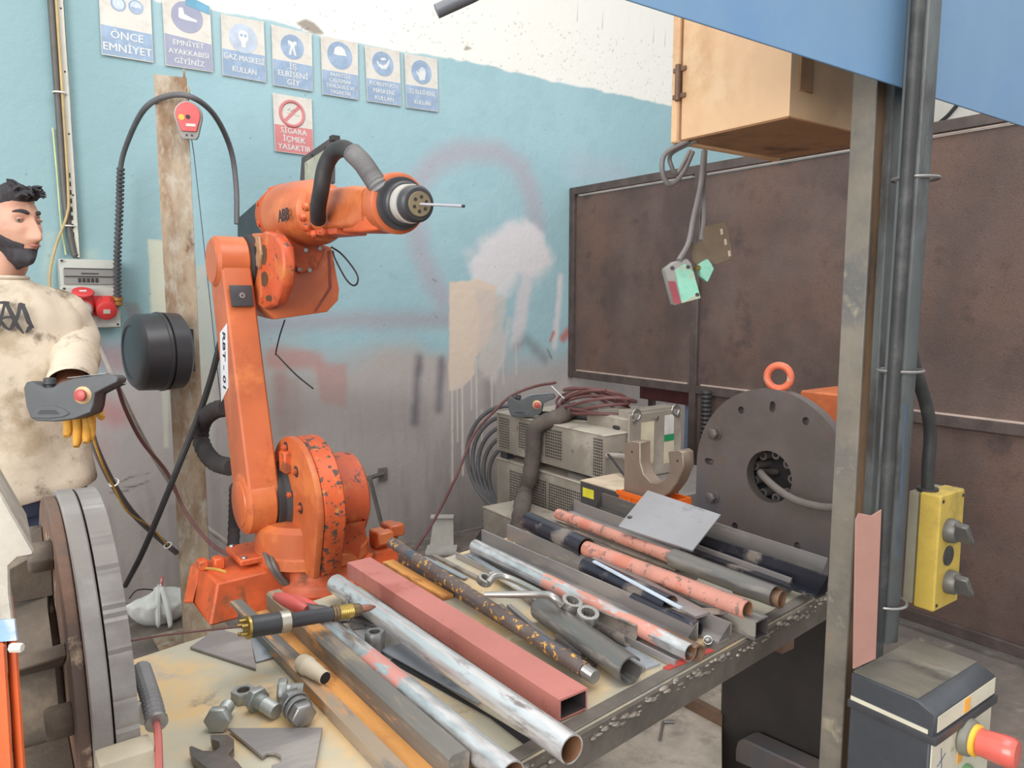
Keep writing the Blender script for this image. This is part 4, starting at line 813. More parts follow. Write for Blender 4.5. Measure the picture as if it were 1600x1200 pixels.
# pendant, sleeve, cable heap on the power source
M_pg = mat('pendant_grey', (80, 82, 84), .55, 0, v=.06, bump=.08); M_pd = mat('pendant_dark', (58, 58, 60), .6); M_pc = mat('pendant_cream', (214, 176, 132), .5); M_pr = mat('pendant_red', (176, 72, 70), .4)
def pendant(label, c, ux, uz, un, s, tailcol=True):
    """hand controller: body outline in (ux,uz), thickness along un towards the viewer"""
    T = thing('teach_pendant', label, 'hand controller', c-uz*.05*s)
    def q(a, b, d=0): return c+ux*a*s+uz*b*s+un*d*s
    o = [(-.125, .035), (-.118, .052), (-.10, .056), (-.085, .046), (-.06, .034), (-.035, .036), (-.01, .052), (.03, .064), (.11, .074), (.155, .076), (.168, .066), (.165, .052), (.13, .036), (.095, .018), (.09, -.02), (.082, -.042), (.03, -.062), (-.03, -.070), (-.085, -.068), (-.105, -.058), (-.118, -.02)]
    part('housing', G().prism([q(a, b, 0) for a, b in o], un*.055*s), M_pg, T, bevel=.007*s, seg=3)
    part('rear_shell', G().prism([q(a*.96, b*.96-.002, -.022) for a, b in o if b < .06], un*.022*s), M_pd, T, bevel=.003*s)
    part('grip_recess', G().prism([q(a, b, .0553) for a, b in ((-.10, -.058), (-.095, -.035), (-.075, -.022), (-.03, -.020), (0, -.03), (.02, -.045), (0, -.055), (-.05, -.06))], un*.003*s), M_pg, T, bevel=.0025*s); 
    part('grip_slot', G().prism([q(a, b, .0585) for a, b in ((-.08, -.046), (-.07, -.034), (-.025, -.034), (-.012, -.046))], un*.0015*s), M_pd, T)
    part('joystick', G().lathe(q(-.062, .030, .025), uz, [(0, .019*s), (.006*s, .014*s), (.012*s, .014*s), (.016*s, .019*s), (.034*s, .017*s), (.037*s, .010*s)], n=18), M_pd, T)
    st = part('stop_collar', G().lathe(q(.058, .012, .050), un, [(0, .030*s), (.006*s, .027*s), (.014*s, .019*s)], n=24), M_pc, T, label='cream collar of the stop button')
    part('stop_button', G().lathe(q(.062, .012, .062), un, [(0, .014*s), (.012*s, .0185*s), (.018*s, .0175*s), (.021*s, .010*s)], n=24), M_pr, st, label='red stop button')
    part('screen', G().prism([q(a, b, d) for a, b, d in ((.005, .0655, .012), (.125, .0785, .012), (.125, .0785, .045), (.005, .0655, .045))], uz*.0015*s), mat('dusty_screen', (150, 158, 158), .25, 0, bump=0), T)
    return T
pc = onX(826, 634, sx+.02)
rr1 = (RT*.93-F0*.15).normalized(); pendant('grey hand controller lying on top of the upper power source', V(pc.x, pc.y, z1+.068), rr1, ZV, rr1.cross(ZV).normalized(), .80)
zt2 = z1+.008
sl = [(880, 640, 2.9+.3), (868, 632, 3.15), (850, 650, 3.1), (838, 664, 3.02), (834, 700, 2.95), (828, 740, 2.9), (820, 780, 2.85), (812, 815, 2.8), (806, 850, 2.75)]
pts = [V(sx+.30, yN+.40, z1+.035), V(sx+.18, yN+.42, z1+.05), V(sx+.04, onX(856, 650, sx-.03).y, z1+.038), onX(838, 668, sx-.045), onX(833, 705, sx-.05), onX(828, 745, sx-.06), onX(820, 770, sx-.08), onX(816, 790, 1.93), onX(812, 812, 1.90), onX(806, 852, 1.88), V(1.9, onX(806, 852, 1.88).y, .2)]
solo('sleeved_cable', G().path(pts, .036, n=14, sub=8, ribs=.045, ribh=.004), mat('brown_sleeve', (92, 82, 76), .85, 0, v=.14, bump=.6, bsc=40), 'thick grey brown cloth sleeve hanging over the front of the power sources', 'cable')
random.seed(11)
cc = V(sx+.22, yN+.30, z1+.05)
for k in range(6):
    R_ = .15+random.random()*.05; sh = V(random.uniform(-.03, .03), random.uniform(-.05, .05), .012*k); pp = []
    for i in range(13):
        a = 2*PI*i/12+k; pp.append(cc+sh+V(math.cos(a)*R_*.72, math.sin(a)*R_*1.25, .035*math.sin(a+k)+.02*math.sin(2*a)+.02))
    solo('cable_coil', G().path(pp, .0075, n=7, sub=5), M_bmr, 'loop of maroon cable heaped on the upper power source', 'cable', group='maroon cable loops on the power source')
for k in range(3):
    pp = [cc+V(-.12, .30-.04*k, -.03), cc+V(-.05+.05*k, .1, -.03), cc+V(0, -.06-.1*k, -.035), cc+V(.05*k-.08, -.24+.02*k, -.035), cc+V(.06, -.30, -.036)]
    solo('cable', G().path(pp, .011, n=8), M_blk, ['black cable under the maroon loops, nearest the front edge', 'black cable under the maroon loops in the middle', 'black cable under the maroon loops, nearest the wall'][k], 'cable')
solo('hose_end', G().lathe(cc+V(-.04, -.20, -.02), V(-.2, -1, .1), [(0, .02), (.05, .022), (.06, .016), (.10, .016), (.11, .010)], n=14), M_grh, 'grey hose connector lying beside the maroon loops', 'connector')
solo('cable_tie', G().path([cc+V(-.10, .12, .06), cc+V(-.14, .17, .12)], .0025, n=5), MATS['white_nylon'], 'white zip tie sticking out of the maroon loops', 'cable tie')
for k in range(5):
    R_ = .30-.022*k; c_ = V(sx+.14+.015*k, yF+.06, .52-.03*k)
    solo('hose_coil', G().torus(c_, V(.9, .35, 0), R_, .012, n=36, k=8, up=ZV), M_gcb, ['outermost and largest', 'second largest', 'middle', 'second smallest', 'innermost and smallest'][k]+' dark hose ring between power sources and wall', 'hose', group='dark hose rings beside the power sources')
cable('cable', [('x', 948, 712, sx+.02), ('x', 968, 713, sx+.0), ('x', 985, 716, sx-.05), ('x', 1000, 722, sx-.1)], .013, MATS['pale_grey_cable'], 'short pale grey cable before the wire feeder')
cable('cable', [('x', 950, 710, sx+.0), ('x', 960, 722, sx-.04), ('x', 975, 742, sx-.08), ('x', 990, 756, sx-.1)], .005, M_blk, 'thin black lead curling before the wire feeder')
# things glimpsed through the gap under the partition
q = onX(1008, 600, PXX+.35)
T = thing('red_beam', 'dark red steel beam seen through the gap under the screen', 'beam', (PXX+.4, q.y-.4, 0))
part('rail', G().b2((PXX+.30, q.y-.9, onX(1050, 630, PXX+.3).z), (PXX+.36, q.y, onX(1050, 590, PXX+.3).z)), mat('dark_red_beam', (104, 56, 56), .6, .1), T, bevel=.003)
part('upright', G().b2((PXX+.37, q.y-.93, 0), (PXX+.42, q.y-.87, onX(1050, 590, PXX+.3).z)), M_frm, T); part('upright', G().b2((PXX+.37, q.y-.05, 0), (PXX+.40, q.y-.01, onX(1050, 590, PXX+.3).z)), M_frm, T)
solo('blue_sheet', G().b2((PXX+.5, 2.7, 0), (PXX+.52, 3.2, .95)), mat('blue_sheet', (150, 168, 196), .6), 'pale blue sheet standing behind the screen post', 'panel')
# ------------------------------------------------------------------ the man holding the hand controller
pm = at(4, 560, 2.24); PMX, PMY = pm.x, pm.y; PB = V(PMX, PMY, 0)
bfr = V(-PMX, -PMY, 0).normalized(); bfr = (bfr*.98+RT*.12).normalized(); blf = ZV.cross(bfr).normalized()
MAN = thing('person', 'bearded dark haired man in a grimy beige t-shirt looking right and holding a hand controller', 'person', PB)
M_skin = mat('skin', (196, 148, 124), .5, 0, v=.04, sc=14, bump=.1, bsc=90, spots=[((182, 126, 106), .6, 16, .5, 0, .1)])
M_hair = mat('dark_hair', (50, 46, 50), .7, 0, v=.18, sc=60, bump=.8, bsc=160, stretch=(1, 1, .4))
M_fade = mat('short_hair', (96, 84, 82), .8, 0, v=.12, sc=60, bump=.3, bsc=200)
M_shirt = mat('beige_cotton', (202, 188, 168), .85, 0, v=.05, sc=4, bump=.25, bsc=90, spots=[((172, 154, 128), .57, 5, .9, 0, .10), ((112, 98, 80), .64, 9, .9, 0, .08), ((134, 116, 94), .60, 3.2, .9, 0, .08)])
M_navy = mat('navy_cloth', (44, 50, 68), .85, 0, v=.1, sc=8, bump=.3)
M_glove = mat('yellow_glove', (206, 150, 56), .6, 0, v=.1, sc=30, bump=.3)
M_shoe = mat('black_shoe', (44, 42, 42), .6)
def B(f, l, z): return PB+bfr*f+blf*l+ZV*z
# head
hcn = at(17, 352, 2.21); hfw = (RT*math.cos(.32)-F0*math.sin(.32)-ZV*.02).normalized(); hlf = ZV.cross(hfw).normalized(); hup = hfw.cross(hlf)
NA, NE = 120, 84
def gs(x, c, w): return math.exp(-((x-c)/w)**2)
def hpt(a, e, off=0, chin=0):
    ce, se = math.cos(e), math.sin(e); z = .120*se
    jaw = 1-.26*max(0, min(1, (-z-.02)/.09)); yy = .074*(abs(ce)**.85)*math.sin(a)*jaw; xx = .096*(abs(ce)**.85)*math.cos(a)
    if z < -.03: xx = xx*(1-.0*z) if math.cos(a) > 0 else xx*(1-.35*min(1, (-z-.03)/.08))
    fr_ = max(0, math.cos(a))
    if fr_ > 0:
        flat = .010*fr_*gs(z, -.07, .05); xx += flat
        if z > -.046: nz = max(0, min(1, (.030-z)/.062))*(.031)+.002
        else: nz = .033*gs(z, -.046, .009)
        wn = .009+.008*max(0, min(1, (.01-z)/.05)); xx += nz*gs(yy, 0, wn)*(1 if z < .045 else gs(z, .045, .02))
        xx += .007*gs(z, .036, .012)*gs(abs(yy), .024, .028)*fr_; xx -= .012*(gs(z, .014, .012)*gs(abs(yy), .031, .017))*fr_
        xx += .005*gs(z, -.015, .02)*gs(abs(yy), .042, .018)*fr_
        xx += (.007*gs(z, -.060, .005)+.007*gs(z, -.072, .006)-.003*gs(z, -.066, .0025))*gs(yy, 0, .020)*fr_
        xx += .014*gs(z, -.100, .017)*gs(yy, 0, .028)*fr_
    if fr_ < .8: xx -= 0
    p = V(xx, yy, z); n = V(p.x/.096**2, p.y/.074**2, p.z/.12**2).normalized()
    return p+n*off, n
def hw_(p): return hcn+(hfw*p.x+hlf*p.y+hup*p.z)*.90
def grid(fn):
    vs = []; 
    for j in range(NE+1):
        e = -PI/2+PI*j/NE
        for i in range(NA): vs.append(fn(2*PI*i/NA, e))
    return vs
def gfaces(keep=None):
    fs = []
    for j in range(NE):
        for i in range(NA):
            q = (j*NA+i, j*NA+(i+1) % NA, (j+1)*NA+(i+1) % NA, (j+1)*NA+i)
            if keep is None or any(keep[k] for k in q): fs.append(q)
    return fs
g = G(); g.add([hw_(hpt(a, min(max(e, -1.5705), 1.5705))[0]) for j in range(NE+1) for e in (-PI/2+PI*j/NE,) for a in (2*PI*i/NA for i in range(NA))], gfaces())
# ear
for s_ in (1, -1):
    ec_ = V(-.008, s_*.076, -.002); g.path([hw_(ec_+V(.012*math.cos(t)-.004, s_*.010, .030*math.sin(t))) for t in np.linspace(.3, 5.2, 9)], .0055, n=6, sub=3)
# neck, trunk, arms and legs grown as tapering limbs overlapping into one skin
def limb(g, pts, rr, n=16, sub=6): g.path(pts, rr[0], n=n, sub=sub, rr=rr)
nk = hcn-hup*.075-hfw*.028
limb(g, [nk+hup*.05, nk-hup*.02, B(-.01, 0, 1.46), B(-.01, 0, 1.38)], [.054, .060, .068, .090])
g.lathe(B(-.01, 0, .86), ZV, [(0, .12), (.05, .14), (.2, .13), (.4, .14), (.5, .13), (.57, .07), (.60, .05)], n=24)
sh_l, sh_r = B(-.01, .168, 1.375), B(-.01, -.185, 1.385)
elb = at(108, 612, 2.16); wri = at(120, 640, 1.99)
limb(g, [B(-.01, .06, 1.34), B(-.01, .14, 1.31), B(0, .18, 1.22), elb, elb.lerp(wri, .5), wri], [.04, .042, .042, .041, .038, .029])
elr = B(-.02, -.26, 1.10); wrr = B(.14, -.24, .92)
limb(g, [B(-.01, -.08, 1.40), sh_r, (sh_r+elr)/2, elr, elr.lerp(wrr, .5), wrr], [.05, .056, .05, .041, .038, .029])
for s_ in (1, -1):
    limb(g, [B(-.01, s_*.07, .92), B(0, s_*.095, .78), B(.01, s_*.10, .48), B(-.01, s_*.10, .30), B(-.02, s_*.10, .09)], [.09, .085, .058, .058, .038])
# right hand, out of the picture
def fingers(g, c, d, sd, nn, L, r, curl):
    for k in range(4):
        b_ = c+sd*(-.030+.020*k); l = L*(.86, 1, .95, .75)[k]
        g.path([b_, b_+d*l*.4, b_+d*l*.72+nn*l*curl*.35, b_+d*l*.92+nn*l*curl], r, n=8, sub=3, rr=[r, r*.95, r*.88, r*.7])
hd = (wrr-elr).normalized(); g.ball(wrr+hd*.045, .04, 14, (1, .45, 1), (blf, bfr, hd)); fingers(g, wrr+hd*.07, hd, blf, bfr, .075, .009, .35)
g.path([wrr+hd*.02+blf*.03, wrr+hd*.05+blf*.05, wrr+hd*.08+blf*.055], .011, n=8, rr=[.012, .011, .008])
part('body', g, M_skin, MAN, smooth=70)
# eyes and brows
for s_ in (1, -1):
    ey_ = V(.0742, s_*.031, .013); e = part('eye', G().ball(hw_(ey_), .0115, 16), mat('eye_white', (140, 122, 114), .3, 0, v=.0, bump=0), MAN)
    look = V(.88, -.42, -.08).normalized(); part('iris', G().ball(hw_(ey_+look*.0062+V(0, s_*.001, 0)), .0058, 12), mat('iris_dark', (48, 36, 32), .2, 0, bump=0), e)
    part('eyelid', G().path([hw_(ey_+V(.0045+.006*math.cos(t*1.2), .0135*t, .0055-.003*t*t)) for t in np.linspace(-1, 1, 7)], .0034, n=6, sub=3), M_skin, MAN)
    part('eyebrow', G().path([hw_(V(.0955-.020*t**2-.006*t, s_*(.012+.036*t), .0345+.007*math.sin(t*2.6))) for t in np.linspace(0, 1, 7)], .004, n=8, sub=3, rr=[.0045, .006, .0064, .006, .005, .004, .002]), M_hair, MAN)
part('lips', G().path([hw_(V(.1075-.010*t*t, .021*t, -.0655-.001*t*t)) for t in np.linspace(-1, 1, 7)], .0034, n=8, sub=3, rr=[.0015, .003, .0038, .004, .0038, .003, .0015]), mat('lip', (168, 108, 98), .5), MAN)
def shell(fn, m_, name, lab=None):
    vs, kp = [], []
    for j in range(NE+1):
        e = max(-1.5705, min(1.5705, -PI/2+PI*j/NE))
        for i in range(NA):
            a = 2*PI*i/NA; p, n = hpt(a, e); t, ex_ = fn(a, p); kp.append(t > 0)
            nz = mnoise.noise(V(p.x*60, p.y*60, p.z*30)); vs.append(hw_(p+n*(t*(1+.18*nz)-.0035)+(ex_ if t > 0 else V(0, 0, 0))))
    g = G(); g.add(vs, gfaces(kp)); keepv = sorted({q for f in g.f for q in f}); rm = {q: k for k, q in enumerate(keepv)}
    g.v = [g.v[q] for q in keepv]; g.f = [[rm[q] for q in f] for f in g.f]; part(name, g, m_, MAN, smooth=70, label=lab)
def hair(a, p):
    ca = math.cos(a); line = float(np.interp(ca, [-1, -.1, .2, .5, .8, 1], [-.03, .012, .050, .062, .074, .074]))
    t = max(0, min(1, (p.z-line)/.020)); q = max(0, ca)*max(0, min(1, (p.z-.06)/.03))*gs(p.y, 0, .05)
    st = mnoise.noise(V(p.y*300, p.z*30, 4))*.010
    return (.013*t+.008*q*t if t > 0 else 0), V(.018*q+st*q, 0, .004*q)*1.0 if False else hfw*(.020*q+st*q)+hup*(.006*q+st*q*.6)
def fade(a, p):
    ca = math.cos(a); lo = -.01 if ca < .25 else .03; hi = .075
    return (.0055 if (lo < p.z < hi and ca < .38 and abs(p.y) > .03) else 0), V(0, 0, 0)
def beard(a, p):
    ca = math.cos(a); t = 0
    if ca > -.15:
        top = float(np.interp(ca, [-.15, .2, .5, .8, .93, 1], [.0, -.014, -.034, -.048, -.052, -.052]))
        t = max(0, min(1, (top-p.z)/.022))*max(0, min(1, (ca+.15)/.15))
        if ca > .55 and abs(p.y) < .024 and -.078 < p.z < -.056: t = 0
        if ca > .55 and abs(p.y) < .030 and -.058 < p.z < -.046: t = .45
    full = max(0, ca)**1*max(0, min(1, (-p.z-.075)/.03))
    return (.007+.016*full)*t, (hfw*.017-hup*.004)*full*t
shell(hair, M_hair, 'hair'); shell(fade, M_fade, 'short_side_hair'); shell(beard, M_hair, 'beard')
g = G(); random.seed(3)
for k in range(30):
    y_ = random.uniform(-.04, .04); z0_ = .088+random.uniform(-.01, .02); p0 = V(.070+random.uniform(0, .02), y_, z0_+.005)
    g.path([hw_(p0), hw_(p0+V(.022, 0, .010)), hw_(p0+V(.040+random.uniform(-.008, .01), random.uniform(-.006, .006), .002+random.uniform(-.008, .010)))], .004, n=5, sub=3, rr=[.008, .006, .0012])
part('quiff', g, M_hair, MAN)
# t-shirt
def ringb(z, w, d, f=0, l=0, n=72, wr=1.0):
    o = []
    for i in range(n):
        a = 2*PI*i/n; c_, s_ = math.cos(a), math.sin(a); cx__ = math.copysign(abs(c_)**.8, c_); sy = math.copysign(abs(s_)**.85, s_)
        p = B(f+d*sy, l+w*cx__, z); q = mnoise.noise(V(a*2.0, z*5, 1.3))*.016+mnoise.noise(V(a*1.5+z*7, z*9, 7.7))*.012; nn = (bfr*sy+blf*cx__).normalized(); o.append(p+nn*q*wr)
    return o
prof_ = [(.800, .222, .160), (.805, .228, .166), (.84, .226, .164), (.90, .222, .158), (.96, .220, .154), (1.02, .218, .150), (1.08, .216, .148), (1.14, .216, .146), (1.20, .218, .144), (1.26, .220, .140), (1.31, .220, .134), (1.35, .212, .126), (1.385, .190, .112), (1.415, .150, .098), (1.440, .105, .086), (1.452, .082, .078), (1.456, .076, .074)]
g = G(); rings = []
for z_, w_, d_ in prof_:
    sl_ = .030*max(0, (1.0-z_)/.2) if z_ < 1 else 0
    rr_ = ringb(z_, w_, d_, wr=1 if z_ < 1.4 else .2); rings.append([p+ZV*(sl_*max(-1, min(1, (p-PB).dot(blf)/.2)) if sl_ else 0) for p in rr_])
n = 72; g.add([p for r in rings for p in r], [(k*n+i, k*n+(i+1) % n, (k+1)*n+(i+1) % n, (k+1)*n+i) for k in range(len(rings)-1) for i in range(n)])
def sleeve(g, P, rr):
    m_ = len(P); g2 = G().path(P, rr[0], n=30, sub=7, rr=rr)
    for i, v in enumerate(g2.v): g2.v[i] = v+V(mnoise.noise(v*14), mnoise.noise(v*14+V(5, 0, 0)), 0)*.010
    g.add(g2.v, g2.f[:-2])
s1 = at(112, 606, 2.12)
sleeve(g, [B(-.01, .08, 1.375), B(-.01, .165, 1.345), B(.0, .195, 1.27), s1.lerp(B(0, .195, 1.27), .5), s1], [.07, .072, .068, .064, .062])
s2 = elr+ZV*.03; sleeve(g, [B(-.01, -.08, 1.375), B(-.01, -.165, 1.345), B(0, -.195, 1.27), s2], [.07, .074, .072, .072])
SHIRT = part('t_shirt', g, M_shirt, MAN, smooth=75, label='grimy beige oversized t-shirt')
part('collar', G().path(ringb(1.458, .078, .076, wr=.1, n=24)+[ringb(1.458, .078, .076, wr=.1, n=24)[0]], .006, n=8, sub=2), M_shirt, SHIRT)
# chest emblem: interlocking gothic letters, laid on the cloth
def chest(u, v, off=.004):
    """u metres to the man's left, v height"""
    w_ = .219; d_ = .143; s_ = max(-.98, min(.98, (u/w_))); c_ = abs(s_)**(1/.8); sy = (1-c_*c_)**.5; f = d_*sy**.85
    a = math.atan2(sy, math.copysign(c_, s_)); q = mnoise.noise(V(a*2.0, v*5, 1.3))*.016+mnoise.noise(V(a*1.5+v*7, v*9, 7.7))*.012
    nn = (bfr*sy**.85+blf*s_).normalized(); return B(f, u, v)+nn*(q+off)
ec0 = onX; lc = 1.342
def strk(pts, w_):
    vs = []; P = [Vector((p[0], p[1], 0)) for p in pts]; Q = []
    E = [P[0]*2-P[1]]+P+[P[-1]*2-P[-2]]
    for i in range(len(P)-1):
        a_, b_, c_, d_ = E[i:i+4]
        for k in range(6):
            t = k/6; Q.append((.5*((2*b_)+(-a_+c_)*t+(2*a_-5*b_+4*c_-d_)*t*t+(-a_+3*b_-3*c_+d_)*t**3), w_[i]*(1-t)+w_[i+1]*t))
    Q.append((P[-1], w_[-1])); g = G()
    for i, (p, ww) in enumerate(Q):
        d_ = (Q[min(i+1, len(Q)-1)][0]-Q[max(i-1, 0)][0]).normalized(); nn = Vector((-d_.y, d_.x, 0))*ww
        for s_ in (1, -1): vs.append((p+nn*s_))
    U0 = .006
    top = [chest(U0+v.x, lc+v.y*1.1, .0035) for v in vs]; bot = [chest(U0+v.x, lc+v.y*1.1, .0) for v in vs]; k = len(vs); fs = []
    for i in range(0, k-2, 2): fs += [(i, i+1, i+3, i+2), (k+i, k+i+2, k+i+3, k+i+1), (i, i+2, k+i+2, k+i), (i+1, k+i+1, k+i+3, i+3)]
    fs += [(0, k, k+1, 1), (k-2, k-1, 2*k-1, 2*k-2)]
    g.add(top+bot, fs); return g
g = G()
for pts, w_ in (([(-.016, .040), (-.005, .040), (.008, .040)], [.003, .004, .003]), ([(.0, .040), (.012, .005), (.020, -.018), (.034, -.040)], [.005, .006, .005, .002]), ([(-.003, .040), (-.014, .006), (-.022, -.018), (-.034, -.040)], [.003, .004, .004, .002]),
                ([(-.014, .0), (.0, .003), (.016, .0)], [.003, .003, .003]), ([(.030, .034), (.036, .035), (.046, .033)], [.003, .005, .003]), ([(.034, .034), (.024, .006), (.010, -.020), (.002, -.030)], [.005, .004, .004, .002]), ([(.040, .034), (.046, .005), (.050, -.012), (.060, -.026)], [.005, .006, .006, .002]), ([(.060, -.022), (.050, -.026), (.040, -.038)], [.002, .006, .002]),
                ([(-.030, .034), (-.024, .006), (-.010, -.020), (.002, -.030)], [.005, .004, .004, .002]), ([(-.040, .034), (-.046, .005), (-.050, -.012), (-.060, -.026)], [.005, .006, .006, .002]), ([(-.016, -.008), (-.004, -.026), (.004, -.026), (.012, -.008)], [.004, .003, .003, .003])):
    q = strk(pts, w_); g.add(q.v, q.f)
part('chest_emblem', g, mat('emblem_dark', (62, 60, 62), .8, bump=.1), SHIRT, label='dark interlaced gothic letter emblem')
# trousers and shoes
g = G(); g.lathe(B(-.01, 0, .76), ZV, [(0, .15), (.06, .165), (.14, .16), (.18, .13)], n=32)
for s_ in (1, -1): g.path([B(-.01, s_*.08, .88), B(0, s_*.095, .70), B(.01, s_*.10, .48), B(-.01, s_*.10, .28), B(-.02, s_*.10, .07)], .1, n=24, rr=[.115, .108, .088, .080, .078])
part('trousers', g, M_navy, MAN, smooth=70)
for s_ in (1, -1): part('shoe', G().path([B(-.08, s_*.10, .045), B(0, s_*.10, .05), B(.10, s_*.105, .040), B(.17, s_*.108, .030)], .045, n=14, rr=[.040, .046, .042, .028]), M_shoe, MAN)
# hand controller and the gloved hand holding it
pendant('dark grey hand controller held by the man in front of the beige shirt', at(116, 623, 1.90), RT, (UPV+FW*.0).normalized(), -FW, .80)
GL = at(124, 652, 1.985)
g = G(); dn = -ZV; gx = RT
g.ball(GL+ZV*.01, .045, 16, (1.0, .55, .9), (gx, F0, ZV))
for k, (px, py0, py1, d_) in enumerate(((106, 655, 681, 1.96), (121, 655, 697, 1.95), (136, 652, 691, 1.95), (142, 650, 688, 1.965))):
    a_, b_ = at(px, py0, 1.97), at(px+1, py1, d_); g.path([a_+ZV*.02, a_.lerp(b_, .4), a_.lerp(b_, .8)-F0*.004, b_-F0*.008], .011, n=10, sub=4, rr=[.012, .0115, .011, .0075])
a_, b_ = at(148, 632, 1.96), at(159, 653, 1.93); g.path([at(132, 640, 1.98), a_, a_.lerp(b_, .6), b_], .012, n=10, sub=4, rr=[.016, .013, .012, .008])
g.path([wri+ZV*.0, GL+ZV*.02], .03, n=12, rr=[.034, .040], sub=1)
part('glove', g, M_glove, MAN, smooth=70, label='yellow work glove')
# ------------------------------------------------------------------ positioner: round tailstock plate, and headstock in the left foreground
PX_ = 1.56
M_fp = mat('face_plate', (112, 102, 97), .5, .5, v=.12, sc=4, bump=.2, bsc=60, spots=[((100, 100, 106), .56, 4, .45, .5, .12), ((112, 84, 74), .64, 12, .6, .3, .08)])
pcn = onX(1199, 748, PX_); pl_ = onX(1086, 748, PX_); pt_ = onX(1206, 611, PX_)
PR = (abs(pl_.y-pcn.y)+abs(pt_.z-pcn.z))/2; print('plate', pcn, PR, abs(pl_.y-pcn.y), abs(pt_.z-pcn.z))
T = thing('face_plate', 'large round topped steel face plate with centre hole right of the table', 'machine part', (PX_, pcn.y, pcn.z-PR))
xa_, ya2, za2 = frame(V(1, 0, 0), ZV)   # ya2, za2 span the plate
def pq(px, py): q = onX(px, py, PX_)-V(PX_, pcn.y, pcn.z); return (q.dot(ya2), q.dot(za2))
outer = circ(PR, 72)
zb2 = onX(1200, 885, PX_).z-pcn.z
outer = circ(PR, 40, a0=0, a1=PI*40/39)[:40]+[(-PR, -.20), (PR, -.20)]
def slot(c_, w_, h_, n=5): 
    r = min(w_, h_)/2; L_ = max(w_, h_)/2-r; o = []
    for s_ in (1, -1):
        for i in range(n+1):
            a = (0 if s_ == 1 else PI)+PI*i/n
            o.append((c_[0]+r*math.cos(a), c_[1]+r*math.sin(a)+s_*L_) if h_ > w_ else (c_[0]+r*math.cos(a-PI/2)+s_*L_, c_[1]+r*math.sin(a-PI/2)))
    return o
holes = [circ(.064, 40, pq(1201, 745))]+[circ(.0095, 14, pq(*p)) for p in ((1158, 641), (1259, 658), (1148, 822), (1246, 853))]+[slot(pq(1207, 636), .016, .028), slot(pq(1108, 721), .030, .016), slot(pq(1195, 848), .016, .028)]
def mir(p): c0 = pq(1201, 745); return (2*c0[0]-p[0], p[1])
holes += [slot(mir(pq(1108, 721)), .030, .016)]
part('plate', G().holed((PX_, pcn.y, pcn.z), V(1, 0, 0), outer, holes, .028, up=ZV), M_fp, T)
hc = onX(1201, 745, PX_+.03)
part('hub_recess', G().pipe(V(PX_+.029, hc.y, hc.z), V(PX_+.10, hc.y, hc.z), .085, .070, n=36), M_blp, T)
part('hub_back', G().cyl((PX_+.10, hc.y, hc.z), (PX_+.14, hc.y, hc.z), .085, n=36), M_hole, T)
for k in range(9):
    a = 2*PI*k/9+.3; c_ = V(PX_+.045, hc.y+.055*math.cos(a), hc.z+.055*math.sin(a))
    part('socket_bolt', G().pipe(c_+V(.055, 0, 0), c_, .0115, .006, n=16), M_fp, T)
for px, py in ((1119, 677), (1115, 776)):
    c_ = onX(px, py, PX_-.0005); b = part('bolt', G().cyl(c_+V(.0, 0, 0), c_-V(.004, 0, 0), .018, n=20).hexa(c_-V(.004, 0, 0), c_-V(.020, 0, 0), .026), M_fp, T, bevel=.0006)
ec = onX(1217, 589, PX_+.02)
EY = part('eye_bolt', G().torus(ec, V(.93, .35, 0), onX(1217, 571, PX_+.02).z-ec.z, .0088, n=36, k=12, up=ZV).lathe(ec-V(0, 0, .048), ZV, [(0, .012), (.012, .016), (.02, .012), (.024, .010)], n=18), mat('eye_orange', (214, 106, 74), .45, 0, v=.1, bump=.1, spots=[((186, 176, 160), .62, 30, .6, 0, .04)]), T, label='orange lifting eye bolt')
part('braided_cable', G().path([V(PX_+.09, hc.y+.02, hc.z+.0), V(PX_+.03, hc.y+.015, hc.z+.008)]+[onX(*p) for p in ((1190, 741, PX_-.02), (1212, 762, PX_-.06), (1240, 780, PX_-.08), (1272, 790, PX_-.08), (1300, 793, PX_-.06), (1330, 790, PX_))], .0085, n=10, sub=7, ribs=.006, ribh=.0008), mat('braid', (98, 90, 84), .75, 0, bump=.4, bsc=120), T, label='grey braided cable through the centre hole')
T = thing('tailstock', 'dark steel tailstock box carrying the round face plate', 'machine', (PX_+.3, pcn.y-.05, 0))
part('bearing_housing', G().lathe((PX_+.141, hc.y, hc.z), V(1, 0, 0), [(0, .10), (.02, .11), (.16, .11), (.165, .08)], n=32), M_blp, T)
M_dk = mat('dark_box', (52, 47, 45), .6, .1, v=.1, bump=.1)
yl_ = onX(1129, 1000, PX_-.05).y; yr_ = onX(1292, 1000, PX_-.05).y
part('pedestal', G().b2((PX_-.05, yr_, .0), (PX_+.20, yl_, .70)), M_dk, T, bevel=.004)
part('saddle', G().b2((PX_+.10, pcn.y-.10, .70), (PX_+.19, pcn.y+.12, hc.z-.09)), M_blp, T)
part('base_channel', G().prism([onX(px, py, PX_-.12) for px, py in ((1148, 1172), (1152, 1158), (1162, 1156), (1310, 1225), (1310, 1262), (1148, 1190))], V(.06, 0, 0)), M_fp, T, bevel=.004)
part('spring', G().path([V(PX_+.2, 1.35, .70), V(PX_+.2, 1.35, 1.15)], .012, n=8, sub=1, ribs=.012, ribh=.004), M_blk, T) if False else None
q = onX(1103, 640, 3.08); T = thing('ribbed_hose', 'black ribbed hose standing behind the round face plate', 'hose', (3.08, q.y, 0))
part('hose', G().path([V(3.08, q.y, .0), V(3.08, q.y, .5), V(3.08, q.y, .92)], .024, n=10, sub=1, ribs=.022, ribh=.006), M_blk, T, smooth=20)
